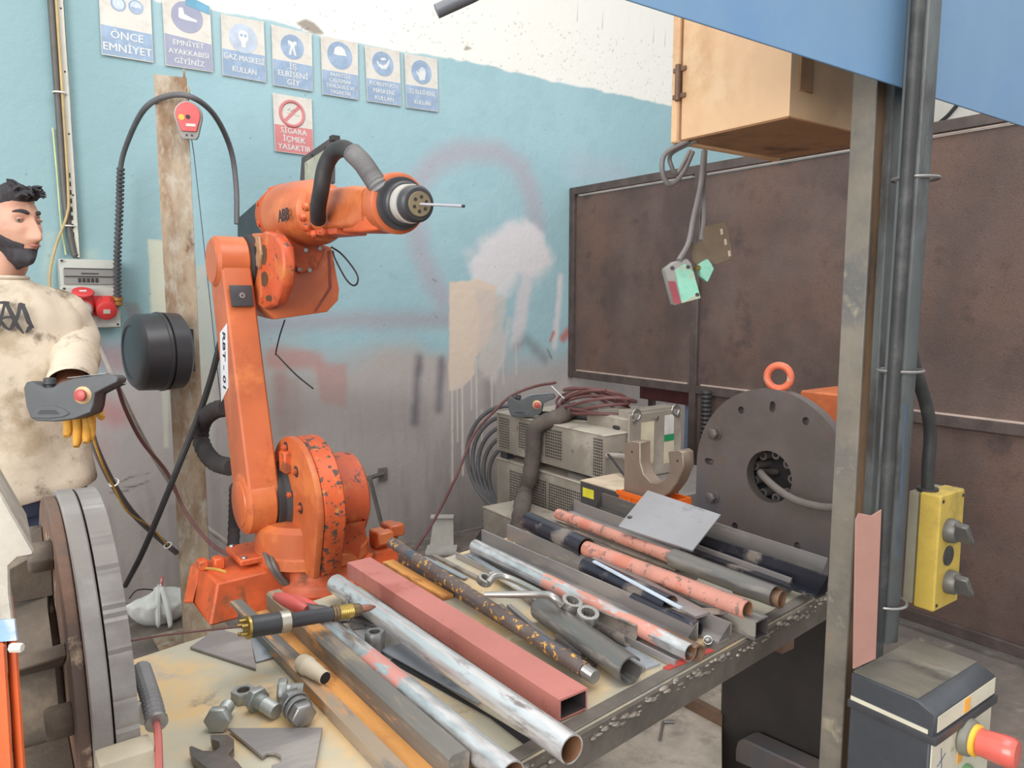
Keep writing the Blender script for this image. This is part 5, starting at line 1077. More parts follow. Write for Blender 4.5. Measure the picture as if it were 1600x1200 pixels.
solo('orange_block', G().b2((2.1, onX(1290, 610, 2.1).y-.1, 0), (2.3, onX(1250, 610, 2.1).y, onX(1270, 612, 2.1).z)), MATS['robot_orange'], 'orange machine block behind the round face plate', 'machine', bevel=.005)
# headstock
HY, HZ, HR = 1.02, .948, .220
M_rim = mat('headstock_rim', (134, 127, 122), .55, .25, v=.10, sc=5, bump=.2, bsc=50, spots=[((158, 154, 150), .56, 6, .5, .3, .12), ((190, 172, 140), .72, 14, .8, 0, .02)])
M_rmb = mat('headstock_brown', (112, 84, 68), .6, .3, v=.16, sc=9, bump=.5, bsc=60, spots=[((90, 76, 68), .5, 7, .7, .1, .1), ((158, 140, 118), .64, 30, .8, 0, .05)])
M_cst = mat('casting_dark', (92, 82, 72), .75, .1, v=.14, sc=6, bump=.4, bsc=50, spots=[((120, 106, 90), .58, 8, .8, 0, .1), ((66, 56, 50), .6, 5, .8, 0, .1)])
T = thing('headstock_disc', 'large grey ribbed turntable disc in the left foreground', 'machine part', (.1, HY, HZ-HR))
xd0, xd1, xd2, xd3 = .058, .070, .089, .113
part('inner_plate', G().pipe((xd0, HY, HZ), (xd1, HY, HZ), HR-.006, .09, n=80), M_rmb, T, bevel=.001, label='brown inner plate')
part('grey_plate', G().pipe((xd1+.0005, HY, HZ), (xd2, HY, HZ), HR, .08, n=80), M_rim, T, bevel=.0015)
n = 300; random.seed(9); Rg = [HR-.001-(.0011 if k % 2 else 0)*(.6+.8*random.random()) for k in range(n)]
og = [(Rg[k]*math.cos(2*PI*k/n), Rg[k]*math.sin(2*PI*k/n)) for k in range(n)]
part('flame_cut_plate', G().holed((xd2+.002, HY, HZ), V(1, 0, 0), og, [circ(.08, 40)], xd3-xd2-.002, up=ZV), M_rim, T, smooth=30, label='flame cut plate with a grooved edge')
part('hub', G().lathe((-.22, HY, HZ), V(1, 0, 0), [(0, .10), (.22, .10), (.27, .115)], n=40), M_cst, T)
for k in range(8):
    a = 2*PI*k/8+.25; cr, sr = math.cos(a), math.sin(a); rad = V(0, cr, sr); tn = V(0, -sr, cr)
    p0 = V(xd0, HY, HZ)
    part('gusset', G().prism([p0+rad*.115-tn*.007, p0+rad*(HR-.035)-tn*.007, p0+rad*(HR-.045)-V(.015, 0, 0)-tn*.007, p0+rad*.115-V(.13, 0, 0)-tn*.007], tn*.014), M_cst, T, bevel=.0015)
for k in range(6):
    a = 2*PI*k/6+PI*.62; c_ = V(xd0, HY+(HR-.045)*math.cos(a), HZ+(HR-.04)*math.sin(a)); part('bolt', G().hexa(c_, c_-V(.024, 0, 0), .030), M_cst, T, bevel=.0015)
T2 = thing('headstock', 'orange and grey headstock casing at the left edge of the picture', 'machine', (-.15, .75, 0))
M_hg = mat('casing_grey', (160, 152, 140), .6, 0, v=.10, sc=7, bump=.3, bsc=50, spots=[((196, 188, 176), .58, 10, .7, 0, .08), ((222, 150, 100), .72, 9, .6, 0, .02), ((110, 98, 86), .66, 20, .8, 0, .05)])
M_hb = mat('casing_blue', (126, 158, 200), .5, 0, v=.1, sc=9, bump=.2, spots=[((186, 190, 186), .55, 10, .6, 0, .06)])
M_ho = mat('casing_orange', (206, 92, 40), .5, 0, v=.10, sc=7, bump=.2, spots=[((176, 74, 36), .56, 9, .6, 0, .1)])
dH = .60
bk = F0*.10-RT*.07
part('grey_cover', G().prism([at(px, py, dH) for px, py in ((-90, 640), (0, 768), (54, 862), (52, 869), (28, 873), (15, 885), (16, 930), (26, 1002), (-90, 1010))], bk), M_hg, T2, bevel=.002)
part('blue_patch', G().prism([at(px, py, dH-.002) for px, py in ((-90, 974), (22, 968), (26, 1001), (-90, 1009))], F0*.0018), M_hb, T2, label='blue painted lower edge')
part('orange_panel', G().prism([at(px, py, dH-.004) for px, py in ((-90, 1012), (9, 1006), (26, 1290), (-90, 1290))], bk), M_ho, T2, bevel=.002)
part('orange_panel', G().prism([at(px, py, dH+.002) for px, py in ((10.5, 1006), (27, 1003), (46, 1290), (27.5, 1290))], bk), M_ho, T2, bevel=.002)
b = at(33, 1012, dH-.03); part('bolt', G().hexa(b-RT*.008, b+RT*.001, .006), M_wpl, T2)
part('pedestal', G().b2((-.34, .85, 0), (.03, 1.25, .78)), M_cst, T2, bevel=.006)
# cream block and sprung cable guard at the lower edge of the disc
T = thing('clamp_block', 'cream painted steel block below the grooved disc', 'block', at(195, 1190, .70))
cb = at(196, 1196, .74); part('block', G().box(cb, (.050, .035, .035), (V(1, 0, 0), V(0, 1, 0), ZV)), mat('cream_paint', (190, 180, 158), .6, 0, v=.1, bump=.2), T, bevel=.006, seg=2)
part('screw', G().cyl(cb+V(-.012, -.0175, -.006), cb+V(-.012, -.019, -.006), .004, n=12), M_rst, T)
T = thing('spring_guard', 'grey ribbed guard tube with a red cable at the edge of the disc', 'hose', at(245, 1130, .74))
sp = [at(221, 1045, .86), at(229, 1070, .82), at(238, 1100, .79), at(244, 1126, .77)]
part('guard', G().path(sp, .0082, n=14, sub=10, ribs=.0064, ribh=.0022), M_grh, T, smooth=20); part('mouth', G().cyl(sp[-1], sp[-1]+(sp[-1]-sp[-2]).normalized()*.004, .0112, n=16), M_stl, T)
part('red_cable', G().path([sp[-1], at(247, 1150, .755), at(249, 1215, .72)], .0038, n=8), mat('dull_red_cable', (168, 92, 84), .5), T)
part('cream_cap', G().cyl(at(220, 1112, .80), at(228, 1114, .79), .012, n=16), M_wpl, T)
# ------------------------------------------------------------------ work table
ZT = .85
M_top = mat('table_top', (186, 178, 158), .55, .2, v=.10, sc=3.0, bump=.25, bsc=45, spots=[((210, 178, 130), .53, 4.5, .6, 0, .08), ((160, 160, 164), .60, 5, .5, .2, .06), ((142, 128, 112), .64, 7, .7, 0, .05), ((214, 200, 168), .68, 11, .6, 0, .03)])
M_edg = mat('table_edge', (112, 104, 96), .6, .4, v=.14, sc=12, bump=.4, bsc=60)
M_wld = mat('weld_bead', (136, 126, 116), .45, .5, v=.2, sc=40, bump=.4)
M_rail = mat('brown_rail', (122, 96, 78), .6, .3, v=.14, sc=10, bump=.3)
FR0, FR1 = onz(1278, 932, ZT), onz(868, 1161, ZT); fdir = (FR1-FR0).normalized()
FRL = FR0+fdir*((FR0.x-.118)/-fdir.x)
BK0 = onz(530, 925, ZT); bd = (onz(720, 863, ZT)-BK0).normalized(); BKL = BK0+bd*((.118-BK0.x)/bd.x); BKR = BK0+bd*((1.315-BK0.x)/bd.x)
FR0 = FR0+(-fdir)*((1.315-FR0.x)/-fdir.x) if FR0.x < 1.315 else FR0
T = thing('work_table', 'pale steel topped work table covered with tubes and steel profiles', 'table', (.75, 1.05, 0))
part('table_top', G().prism([p-V(0, 0, .014) for p in (FRL, FR0, BKR, BKL)], V(0, 0, .014)), M_top, T, bevel=.0015)
nrm = V(-fdir.y, fdir.x, 0);  nrm = nrm if nrm.y < 0 else -nrm
part('edge_angle', G().prism([FRL-V(0, 0, .050), FR0-V(0, 0, .050), FR0-V(0, 0, .003), FRL-V(0, 0, .003)], nrm*.006).prism([FRL-V(0, 0, .05), FR0-V(0, 0, .05), FR0-V(0, 0, .05)-nrm*.04, FRL-V(0, 0, .05)-nrm*.04], V(0, 0, .005)), M_edg, T)
part('edge_strip', G().prism([FRL+V(0, 0, .0005), FR0+V(0, 0, .0005), FR0-nrm*.022+V(0, 0, .0005), FRL-nrm*.022+V(0, 0, .0005)], V(0, 0, .003)), M_edg, T, bevel=.001)
random.seed(5); g = G(); t = .0
L_ = (FR0-FRL).length
while t < L_:
    if random.random() < .8:
        c_ = FR0+fdir*t+nrm*(.004+random.uniform(0, .005))-V(0, 0, random.uniform(.002, .020)); r = random.uniform(.002, .0048); g.ball(c_, r, 8, (random.uniform(1.2, 3), 1, .8), (fdir, nrm, ZV))
    t += random.uniform(.002, .009)
part('weld_beads', g, M_wld, T, kind='stuff', label='knobbly bright weld along the front edge')
part('frame_rail', G().prism([FRL-nrm*.05-V(0, 0, .10), FR0-nrm*.05-V(0, 0, .10), FR0-nrm*.05-V(0, 0, .051), FRL-nrm*.05-V(0, 0, .051)], -nrm*.045), M_rail, T, bevel=.002)
part('frame_rail', G().prism([BKL+V(0, -.02, -.07), BKR+V(0, -.02, -.07), BKR+V(0, -.02, -.015), BKL+V(0, -.02, -.015)], V(0, -.04, 0)), M_rail, T, bevel=.002)
for p in (FRL+V(.08, .12, 0), BKL+V(.06, -.08, 0), BKR+V(-.06, -.08, 0)): part('leg', G().b2((p.x-.03, p.y-.03, 0), (p.x+.03, p.y+.03, ZT-.071)), M_rail, T, bevel=.002)
p0 = FR0-nrm*.06+V(-.05, 0, -.102); part('cross_bar', G().b2((p0.x-.02, p0.y, ZT-.14), (p0.x+.02, BKR.y-.1, ZT-.102)), M_rail, T, bevel=.002)
q = onz(1012, 1106, ZT-.20)
solo('red_steel_block', G().prism([onz(px, py, ZT-.16) for px, py in ((974, 1112), (986, 1126), (1052, 1096), (1040, 1084))], V(0, 0, -.012)), mat('red_primer_steel', (138, 72, 58), .6, .1, v=.1), 'small red primed flat bar under the table edge', 'steel bar', bevel=.001)
solo('underframe', G().prism([onz(px, py, ZT-.176) for px, py in ((960, 1108), (1000, 1150), (1140, 1085), (1090, 1040))], V(0, 0, -.02)), M_blp, 'dark steel shelf under the table edge', 'shelf') if False else None
g = G(); kk = onz(1036, 1128, .62)
# lower steel shelf with the hex key
SH_ = .30
shp = [onz(px, py, SH_) for px, py in ((780, 1260), (850, 1080), (1128, 1010), (1128, 1250))]
solo('lower_platform', G().prism([p for p in shp], V(0, 0, -.30)), mat('dusty_platform', (186, 174, 160), .85, .05, v=.14, sc=7, bump=.4, bsc=50, spots=[((150, 138, 126), .56, 8, .9, 0, .1)]), 'dusty steel platform low under the table edge', 'platform', bevel=.002)
a_, b_, c2 = onz(1031, 1156, SH_+.004), onz(1036, 1128, SH_+.004), onz(1054, 1128, SH_+.004)
solo('hex_key', G().path([a_, b_+(a_-b_)*.15, b_, b_+(c2-b_)*.3, c2], .004, n=6, sub=3), M_stl, 'bright hex key lying on the dusty platform', 'hex key')
solo('steel_flat', G().prism([onz(px, py, SH_+.001) for px, py in ((1060, 1090), (1128, 1128), (1128, 1136), (1050, 1094))], V(0, 0, .03)), M_rail, 'dark flat bar lying on the low platform', 'steel bar')
# ------------------------------------------------------------------ tubes and profiles
M_chr = mat('ground_tube', (214, 211, 210), .28, .75, v=.10, sc=12, bump=.25, bsc=60, stretch=(.25, 1, 1), spots=[((224, 222, 222), .54, 75, .40, .6, .22), ((150, 140, 138), .62, 60, .4, .8, .08)])
M_tA = mat('painted_tube_far', (190, 187, 186), .28, .85, v=.10, sc=12, bump=.2, stretch=(.3, 1, 1), spots=[((224, 222, 222), .54, 75, .40, .6, .22), ((204, 142, 126), .46, 60, .55, 0, .03, (.24, .52))])
M_tB = mat('painted_tube_near', (190, 187, 186), .28, .85, v=.10, sc=12, bump=.2, stretch=(.3, 1, 1), spots=[((224, 222, 222), .54, 75, .40, .6, .22), ((202, 138, 128), .44, 60, .55, 0, .03, (.16, .26))])
M_pnk = mat('red_primer', (186, 116, 106), .62, 0, v=.05, sc=6, bump=.2, bsc=60, spots=[((206, 180, 164), .74, 26, .6, 0, .015), ((172, 100, 90), .60, 9, .65, 0, .06)])
M_sal = mat('salmon_paint', (190, 132, 116), .55, 0, v=.08, sc=14, bump=.25, spots=[((134, 108, 100), .58, 50, .6, .2, .02), ((192, 120, 100), .58, 14, .5, 0, .05)])
M_ybr = mat('yellow_spotted_pipe', (110, 96, 92), .5, .4, v=.12, sc=12, bump=.3, spots=[((216, 160, 66), .585, 75, .6, 0, .02), ((92, 96, 108), .58, 16, .5, .4, .05)])
M_gtb = mat('dull_grey_tube', (124, 120, 116), .36, .6, v=.10, sc=8, bump=.25, stretch=(.2, 1, 1), bsc=50, spots=[((140, 134, 126), .6, 18, .6, .3, .05)])
M_dbl = mat('dark_blue_tube', (66, 66, 76), .28, .7, v=.12, sc=8, bump=.1, spots=[((122, 112, 104), .62, 10, .7, .1, .06)])
M_mst = mat('mill_steel', (152, 146, 144), .40, .5, v=.10, sc=9, bump=.2, stretch=(.3, 1, 1), spots=[((168, 160, 154), .58, 14, .5, .4, .06)])
M_dst2 = mat('dusty_steel', (138, 126, 116), .75, .2, v=.12, sc=12, bump=.4, spots=[((106, 96, 90), .58, 16, .8, .2, .05)])
M_bst = mat('blue_grey_plate', (164, 170, 176), .4, .5, v=.06, sc=8, bump=.15, spots=[((124, 130, 138), .6, 9, .4, .5, .06)])
M_rsb = mat('rust_streaked_beam', (128, 124, 118), .5, .45, v=.10, sc=8, bump=.3, stretch=(.22, 1, 1), spots=[((208, 142, 74), .57, 22, .7, 0, .04), ((158, 140, 120), .55, 16, .6, .2, .06)])
M_rso = mat('rust_orange', (214, 150, 82), .7, 0, v=.12, sc=16, bump=.3, stretch=(.3, 1, 1), spots=[((176, 118, 66), .58, 20, .75, 0, .05)])
def Z(px, py, h=0): return onz(px, py, ZT+h)
M_sp0 = mat('bright_flat_steel', (206, 204, 202), .35, .5)
M_bore = mat('rusty_bore', (120, 84, 58), .7, .2, v=.12, bump=.2)
M_dbore = mat('dark_bore', (58, 50, 50), .7, .1)
def tube(name, a, b, r, t, m_, label, cat='steel tube', group=None, n=28):
    return bar(name, a, b, circ(r, n), [m_, M_bore], label, cat, group, inner=circ(r-t, n))
tube('steel_tube', Z(525, 912, .030), Z(893, 1171, .036), .0175, .0022, M_chr, 'long bright ground steel tube overhanging the table edge')
r_ = [(-.025, -.015), (.025, -.015), (.025, .015), (-.025, .015)]; ri = [(-.022, -.012), (.022, -.012), (.022, .012), (-.022, .012)]
bar('square_tube', Z(561, 886, .017), Z(896, 1101, .017), r_, [M_pnk, M_dbore], 'red primed rectangular steel tube in the middle of the table', 'steel tube', inner=ri)
o1 = bar('threaded_pipe', Z(613, 848, .034), Z(914, 1048, .020), circ(.0115, 24), M_ybr, 'thin dark pipe with yellow spots beside the red rectangular tube', 'steel pipe', inner=circ(.0085, 24))
th0 = Z(914, 1048, .020); thd = (Z(914, 1048, .020)-Z(613, 848, .034)).normalized()
solo('threaded_nipple', G().path([th0, th0+thd*.022], .0095, n=14, sub=1, ribs=.003, ribh=.001), M_stl, 'threaded end sticking out of the yellow spotted pipe', 'pipe nipple', smooth=20)
bar('angle_profile', Z(622, 878, .001), Z(905, 1052, .001), S_L(.034, .024, .004), M_ybr, 'dark steel angle under the yellow spotted pipe', 'steel angle')
bar('rust_flat', Z(606, 880, .001), Z(700, 936, .001), [(-.012, 0), (.012, 0), (.012, .006), (-.012, .006)], M_rso, 'orange rusty flat bar beside the red rectangular tube', 'steel bar')
bar('slotted_tube', Z(846, 950, .022), Z(985, 1048, .022), S_open(.0215, .003, PI*.12, PI*1.95, 26), M_gtb, 'dull grey slotted tube with a cut end near the table edge', 'steel tube', roll=.2)
bar('flat_bar', Z(880, 965, .001), Z(1016, 1045, .001), S_R(.040, .006), M_bst, 'pale blue grey flat bar under the dull slotted tube', 'steel bar')
bar('flat_bar', Z(860, 962, .005), Z(1000, 1048, .005), S_R(.022, .004), M_mst, 'short dark flat bar beneath the slotted tube end', 'steel bar')
bar('half_tube', Z(895, 955, .019), Z(986, 993, .019), S_open(.0185, .0025, PI*.90, PI*2.28, 20), M_dst2, 'steel half tube open upwards beside the ring spanners', 'steel tube')
tube('steel_tube', Z(742, 853, .030), Z(1079, 1020, .018), .0142, .002, M_tA, 'bright steel tube with a salmon painted stretch in its middle')
bar('angle_profile', Z(752, 848, .001), Z(1088, 1001, .001), S_L(-.026, .030, .004), M_mst, 'grey steel angle standing behind the salmon patched tube', 'steel angle')
bar('channel_profile', Z(724, 868, .001), Z(1068, 1038, .001), S_U(.040, .012, .003), M_mst, 'shallow steel channel lying before the salmon patched tube', 'steel channel')
bar('flat_bar', Z(735, 868, .013), Z(860, 945, .013), S_R(.012, .004), M_bst, 'pale flat bar on the shallow channel', 'steel bar')
bar('angle_profile', Z(792, 842, .001), Z(915, 897, .001), S_L(.026, .034, .005), M_mst, 'thick grey steel angle with bright bolts at its foot', 'steel angle')
for k, (px, py) in enumerate(((803, 851), (855, 874))): solo('bolt', G().cyl(Z(px, py, .0065), Z(px, py, .018), .006, n=12).ball(Z(px, py, .018), .006, 10), M_stl, ['bright stud at the far end of the thick grey angle', 'bright stud halfway along the thick grey angle'][k], 'bolt')
tube('steel_tube', Z(916, 884, .030), Z(1047, 947, .030), .0185, .002, M_dbl, 'dark blue steel tube left of the long salmon tube')
bar('angle_profile', Z(905, 905, .001), Z(1050, 972, .001), S_L(.03, .020, .004), M_mst, 'low steel angle under the dark blue tube', 'steel angle')
bar('half_tube', Z(990, 940, .018), Z(1088, 985, .018), S_open(.016, .0025, -PI*.25, PI*.75, 16), M_dbl, 'dark half tube arching beside the grey angle end', 'steel tube')
tube('steel_tube', Z(826, 815, .042), Z(916, 857, .046), .0215, .0025, M_dbl, 'dark polished tube with the salmon tube pushed into it')
tube('painted_tube', Z(916, 857, .046), Z(1168, 953, .044), .0155, .0025, M_sal, 'long salmon painted tube lying on the black square tube')
bar('square_tube', Z(930, 880, .017), Z(1190, 982, .017), [(-.018, -.016), (.018, -.016), (.018, .016), (-.018, .016)], [M_gtb, M_dbore], 'black square tube under the long salmon tube', 'steel tube', inner=[(-.0155, -.0135), (.0155, -.0135), (.0155, .0135), (-.0155, .0135)])
tube('painted_tube', Z(872, 803, .040), Z(1052, 872, .042), .0125, .002, M_sal, 'thinner salmon painted tube pushed into the dark tube end')
tube('steel_tube', Z(1052, 872, .042), Z(1212, 932, .042), .0185, .0018, M_gtb, 'blue grey steel tube sleeved over the thinner salmon tube')
tube('steel_tube', Z(1150, 915, .034), Z(1222, 937, .034), .015, .0018, M_rail, 'brown edged tube peeping out behind the blue grey sleeve')
bar('dusty_flat', Z(852, 812, .020), Z(1062, 888, .022), S_R(.026, .006), M_dst2, 'dusty flat bar between the two salmon tubes', 'steel bar')
bar('dusty_flat', Z(880, 820, .012), Z(1085, 905, .012), S_R(.018, .006), M_dst2, 'second dusty flat bar lying lower between the salmon tubes', 'steel bar')
for k in range(9):
    solo('swarf_blob', G().ball(Z(990+6.5*k, 852+2.6*k+(k % 2)*2, .030), .0045, 8, (1.3, 1, .6)), M_stl, 'bright metal weld droplet on the dusty flat bar', 'weld droplet', group='weld droplets on the dusty flat bar')
bar('angle_profile', Z(896, 800, .001), Z(1235, 928, .001), S_L(-.022, .030, .004), M_mst, 'long grey steel angle behind the blue grey sleeve tube', 'steel angle')
bar('angle_profile', Z(935, 800, .001), Z(1276, 922, .001), S_L(.030, .014, .004), M_gtb, 'long low steel angle next to the round plate', 'steel angle')
bar('angle_profile', Z(1078, 855, .016), Z(1290, 930, .016), S_L(-.030, .036, .005), M_dbl, 'dark blue steel angle along the right table edge', 'steel angle')
bar('angle_profile', Z(1092, 846, .001), Z(1290, 916, .001), S_L(-.030, .055, .004), M_mst, 'tall grey steel angle against the round plate', 'steel angle')
bar('angle_profile', Z(940, 800, .001), Z(1000, 822, .001), S_L(-.03, .050, .005), M_gtb, 'short dark angle before the orange crate', 'steel angle')
for k, (px, py) in enumerate(((960, 810), (1137, 878), (1271, 922), (1217, 940), (1106, 1000))):
    solo('bolt', G().cyl(Z(px, py, .004), Z(px, py, .012), .007, n=12).ball(Z(px, py, .013), .006, 10, (1.2, 1, .8)), M_stl, ['bright stud by the short dark angle', 'bright stud between the long angles below the tilted plate', 'bright stud at the end of the long angles by the post', 'bright stud beside the blue grey sleeve tube end', 'bright stud beside the grey angle end'][k], 'bolt')
bar('angle_profile', Z(1010, 945, .001), Z(1140, 1000, .001), S_L(-.030, .028, .005), M_mst, 'grey steel angle ending at the front edge of the table', 'steel angle')
bar('steel_file', Z(1045, 955, .030), Z(1142, 955, .030), S_R(.016, .005), M_dst2, 'old steel file lying across the angles', 'file')
bar('wide_flat', Z(930, 872, .042), Z(1098, 962, .030), S_R(.034, .005), M_mst, 'wide grey flat bar with a painted highlight between dark and salmon tubes', 'steel bar')
bar('highlight_strip', Z(928, 877, .053), Z(1064, 950, .046), S_R(.007, .003), mat('edge_highlight', (206, 218, 232), .4, .3), 'narrow strip painting the blue white highlight on the wide flat bar', 'steel bar')  # highlight along the bar, put in as a pale strip
bar('red_strip', Z(1040, 1048, .001), Z(1112, 1018, .001), S_R(.010, .008), mat('red_strip', (176, 62, 54), .5, 0), 'thin red painted strip at the front table edge', 'steel bar')
bar('half_tube', Z(1040, 995, .016), Z(1092, 1022, .016), S_open(.014, .0025, -PI*.5, PI*.7, 16), M_rail, 'brown edged cut tube behind the bright tube end', 'steel tube')
# thin bits in the middle
bar('thin_flat', Z(662, 871, .004), Z(728, 904, .004), S_R(.010, .003), M_bst, 'narrow pale flat bar at the rear of the table', 'steel bar')
bar('thin_flat', Z(678, 868, .004), Z(748, 904, .004), S_R(.010, .004), M_dst2, 'narrow brown flat bar at the rear of the table', 'steel bar')
bar('bright_flat', Z(768, 895, .014), Z(850, 941, .012), S_R(.012, .004), M_sp0, 'bright flat bar before the shallow channel', 'steel bar')
bar('bent_flat', Z(800, 915, .006), Z(860, 965, .006), S_R(.010, .006), M_dst2, 'dusty short bar under the bright cranked spanner', 'steel bar')
bar('thin_rod', Z(700, 905, .010), Z(790, 965, .010), S_R(.020, .004), M_mst, 'flat grey bar under the ring spanners', 'steel bar')
bar('bent_flat', Z(795, 950, .004), Z(878, 1022, .004), S_R(.008, .014), M_mst, 'dark flat bar on edge left of the slotted tube', 'steel bar')
bar('bent_flat', Z(780, 945, .004), Z(850, 1010, .004), S_R(.012, .003), M_dst2, 'dusty narrow bar left of the slotted tube', 'steel bar')
bar('cut_angle', Z(868, 1002, .001), Z(908, 1028, .001), S_L(.022, .012, .003), M_mst, 'short cut angle near the end of the spotted pipe', 'steel angle')
# big plate leaning at the back right
PLQ = [Z(966, 822, .075), Z(1082, 860, .060), Z(1126, 801, .110), Z(1012, 766, .125)]
pn = (PLQ[1]-PLQ[0]).cross(PLQ[3]-PLQ[0]).normalized(); x_ = (PLQ[1]-PLQ[0]).normalized(); y_ = pn.cross(x_)
T = thing('steel_plate', 'grey steel plate with one hole lying tilted on the profiles by the round plate', 'steel plate', PLQ[0])
pp = [((p-PLQ[0]).dot(x_), (p-PLQ[0]).dot(y_)) for p in PLQ]
ry0 = ray(984, 808); hp_ = CAM+ry0*((PLQ[0]-CAM).dot(pn)/ry0.dot(pn))-PLQ[0]; hh = (hp_.dot(x_), hp_.dot(y_))
fa, fb, fc = frame(pn, y_)
def cv(u, v): w_ = x_*u+y_*v; return (w_.dot(fb), w_.dot(fc))
part('plate', G().holed(PLQ[0], pn, [cv(*p) for p in pp], [[cv(hh[0]+.006*math.cos(a), hh[1]+.006*math.sin(a)) for a in np.linspace(0, 2*PI, 15)[:-1]]], -.004, up=y_), mat('plate_grey', (148, 146, 148), .45, .45, v=.06, sc=6, bump=.12, spots=[((120, 118, 120), .66, 10, .5, .4, .05)]), T)
# rusty beam in front, near profile
def beam(name, a, b, label):
    x, y, z = frame(b-a); o = []
    w_, h_, t_ = .095, .050, .006
    s_ = [(0, 0), (.076, 0), (.078, .034), (.074, .039), (.054, .039), (.050, .035), (.050, .006), (.022, .006), (.020, .017), (0, .017)]
    return bar(name, a, b, s_, M_rsb, label, 'steel beam')
a, b = Z(372, 970, .0005), Z(641, 1262, .0005)
BM = beam('steel_beam', a, b, 'rust streaked steel beam running from the table rear to the lower edge')
x, y, z = frame(b-a)
bar('rust_strip', a+z*.0068+y*.0375, b+z*.0068+y*.0375, S_R(.029, .0012), M_rso, 'orange rust streak along the trough of the grey beam', 'rust streak')
bar('flat_bar', Z(368, 940, .020), Z(470, 1040, .014), S_R(.020, .006), M_rsb, 'rusty flat bar poking out beyond the table rear corner', 'steel bar')
tube('steel_tube', Z(508, 976, .024), Z(800, 1213, .024), .0175, .002, M_tB, 'ground steel tube with a red primed band beside the rusty beam')
tube('thin_tube', Z(540, 985, .012), Z(600, 1040, .012), .008, .0015, M_mst, 'thin steel tube beside the ground tube', n=16)
# plates and little things left of the beam
def flat(name, pts, h, th, m_, label, **k): return solo(name, G().prism([Z(px, py, h) for px, py in pts], V(0, 0, th)), m_, label, 'steel plate', bevel=.0004, **k)
flat('cut_plate', [(297, 1014), (400, 1048), (392, 1000), (340, 985), (330, 992)], .001, .004, M_mst, 'cut grey steel plate under the torch end')
flat('cut_plate', [(392, 1004), (400, 1036), (430, 1028), (400, 992)], .001, .003, M_bst, 'small greenish grey plate touching the rusty beam')
flat('shadow_strip', [(608, 1033), (618, 1028), (846, 1166), (830, 1172), (765, 1122)], .0012, .001, M_hole, 'long strip painting the dark shadow line between the two ground tubes')  # shadow line between the tubes, put in as a dark strip
flat('plain_plate', [(594, 1018), (640, 1003), (752, 1098), (748, 1102)], .0035, .003, M_bst, 'pale thin plate beside the hexagon coupling')
T = thing('notched_plate', 'grey steel plate with a round notch at the bottom of the picture', 'steel plate', Z(430, 1170))
ptn = [Z(356, 1142, .003), Z(410, 1186, .003), Z(418, 1180, .003), Z(430, 1180, .003), Z(440, 1186, .003), Z(438, 1196, .003), Z(425, 1200, .003), Z(424, 1206, .003), Z(485, 1245, .003), Z(504, 1141, .003)]
part('plate', G().prism(ptn, V(0, 0, .004)), M_mst, T, bevel=.0004)
# spanner at the bottom edge
def wr(p): return Z(p[0], p[1], .004)
T = thing('open_spanner', 'worn grey open ended spanner cut by the bottom edge of the picture', 'spanner', Z(350, 1190))
pw = [(329, 1161), (356, 1160), (366, 1168), (366, 1182), (358, 1192), (372, 1204), (400, 1240), (370, 1262), (340, 1222), (322, 1212), (302, 1196), (296, 1180), (300, 1178), (318, 1186), (336, 1186), (344, 1180), (343, 1172), (331, 1168)]
part('jaw', G().prism([wr(p) for p in pw], V(0, 0, .011)), mat('worn_tool', (112, 104, 100), .35, .7, v=.1, sc=20, bump=.2), T, bevel=.003, seg=2)
# bolts and nuts
M_glv = mat('galvanised', (164, 166, 162), .42, .6, v=.08, sc=20, bump=.15)
def bolt(label, ph, pt, hh_, ht, af, r, mt_=M_glv, thr=.5):
    """ph: pixel of head centre, pt: pixel of tip"""
    A, B = Z(ph[0], ph[1], hh_), Z(pt[0], pt[1], ht); d = (B-A).normalized(); L_ = (B-A).length
    T = thing('hex_bolt', label, 'bolt', V(A.x, A.y, ZT))
    part('head', G().hexa(A+d*.012, A, af, up=ZV), mt_, T, bevel=.0006)
    part('shank', G().cyl(A+d*.012, A+d*(L_*(1-thr)), r, n=20), mt_, T); part('thread', G().path([A+d*L_*(1-thr), B], r*.93, n=18, sub=1, ribs=.0024, ribh=.0006), mt_, T, smooth=20)
bolt('galvanised bolt left of the others pointing away', (338, 1128), (356, 1103), .0155, .012, .030, .0095)
bolt('galvanised bolt in the middle with its tip towards the viewer', (396, 1090), (432, 1112), .0155, .011, .030, .0105)
bolt('galvanised bolt behind the big washer bolt', (434, 1080), (474, 1078), .0155, .014, .030, .0100)
T = thing('hex_nut', 'galvanised nut beside the middle bolt', 'nut', Z(381, 1092)); c_ = Z(381, 1094, .0)
part('nut_body', G().holed(c_+V(0, 0, .0005), ZV, circ(.0165, 6, a0=.3, a1=.3+2*PI), [circ(.0092, 20)], .015, up=V(1, 0, 0)), M_glv, T, bevel=.0006); part('thread', G().pipe(c_+V(0, 0, .001), c_+V(0, 0, .0145), .0091, .0080, n=20), M_stl, T)
T = thing('washer_bolt', 'big grey bolt with thick washers in the group of bolts', 'bolt', Z(462, 1110))
A, B = Z(476, 1121, .017), Z(452, 1088, .022); d = (B-A).normalized()
part('head', G().hexa(A+d*.014, A, .030, up=ZV), M_stl, T, bevel=.0006); part('shank', G().cyl(A+d*.014, A+d*.055, .0095, n=20), M_stl, T)
for k, (t, r) in enumerate(((.016, .0175), (.021, .0165), (.027, .019))): part('washer', G().pipe(A+d*t, A+d*(t+.0042), r, .0096, n=28), M_stl, T, bevel=.0004)
part('nut', G().hexa(A+d*.033, A+d*.049, .028, up=ZV), M_stl, T, bevel=.0006)
T = thing('coupling_nut', 'tall hexagonal coupling nut standing between the two ground tubes', 'nut', Z(585, 1017)); c_ = Z(586, 1019, .0005)
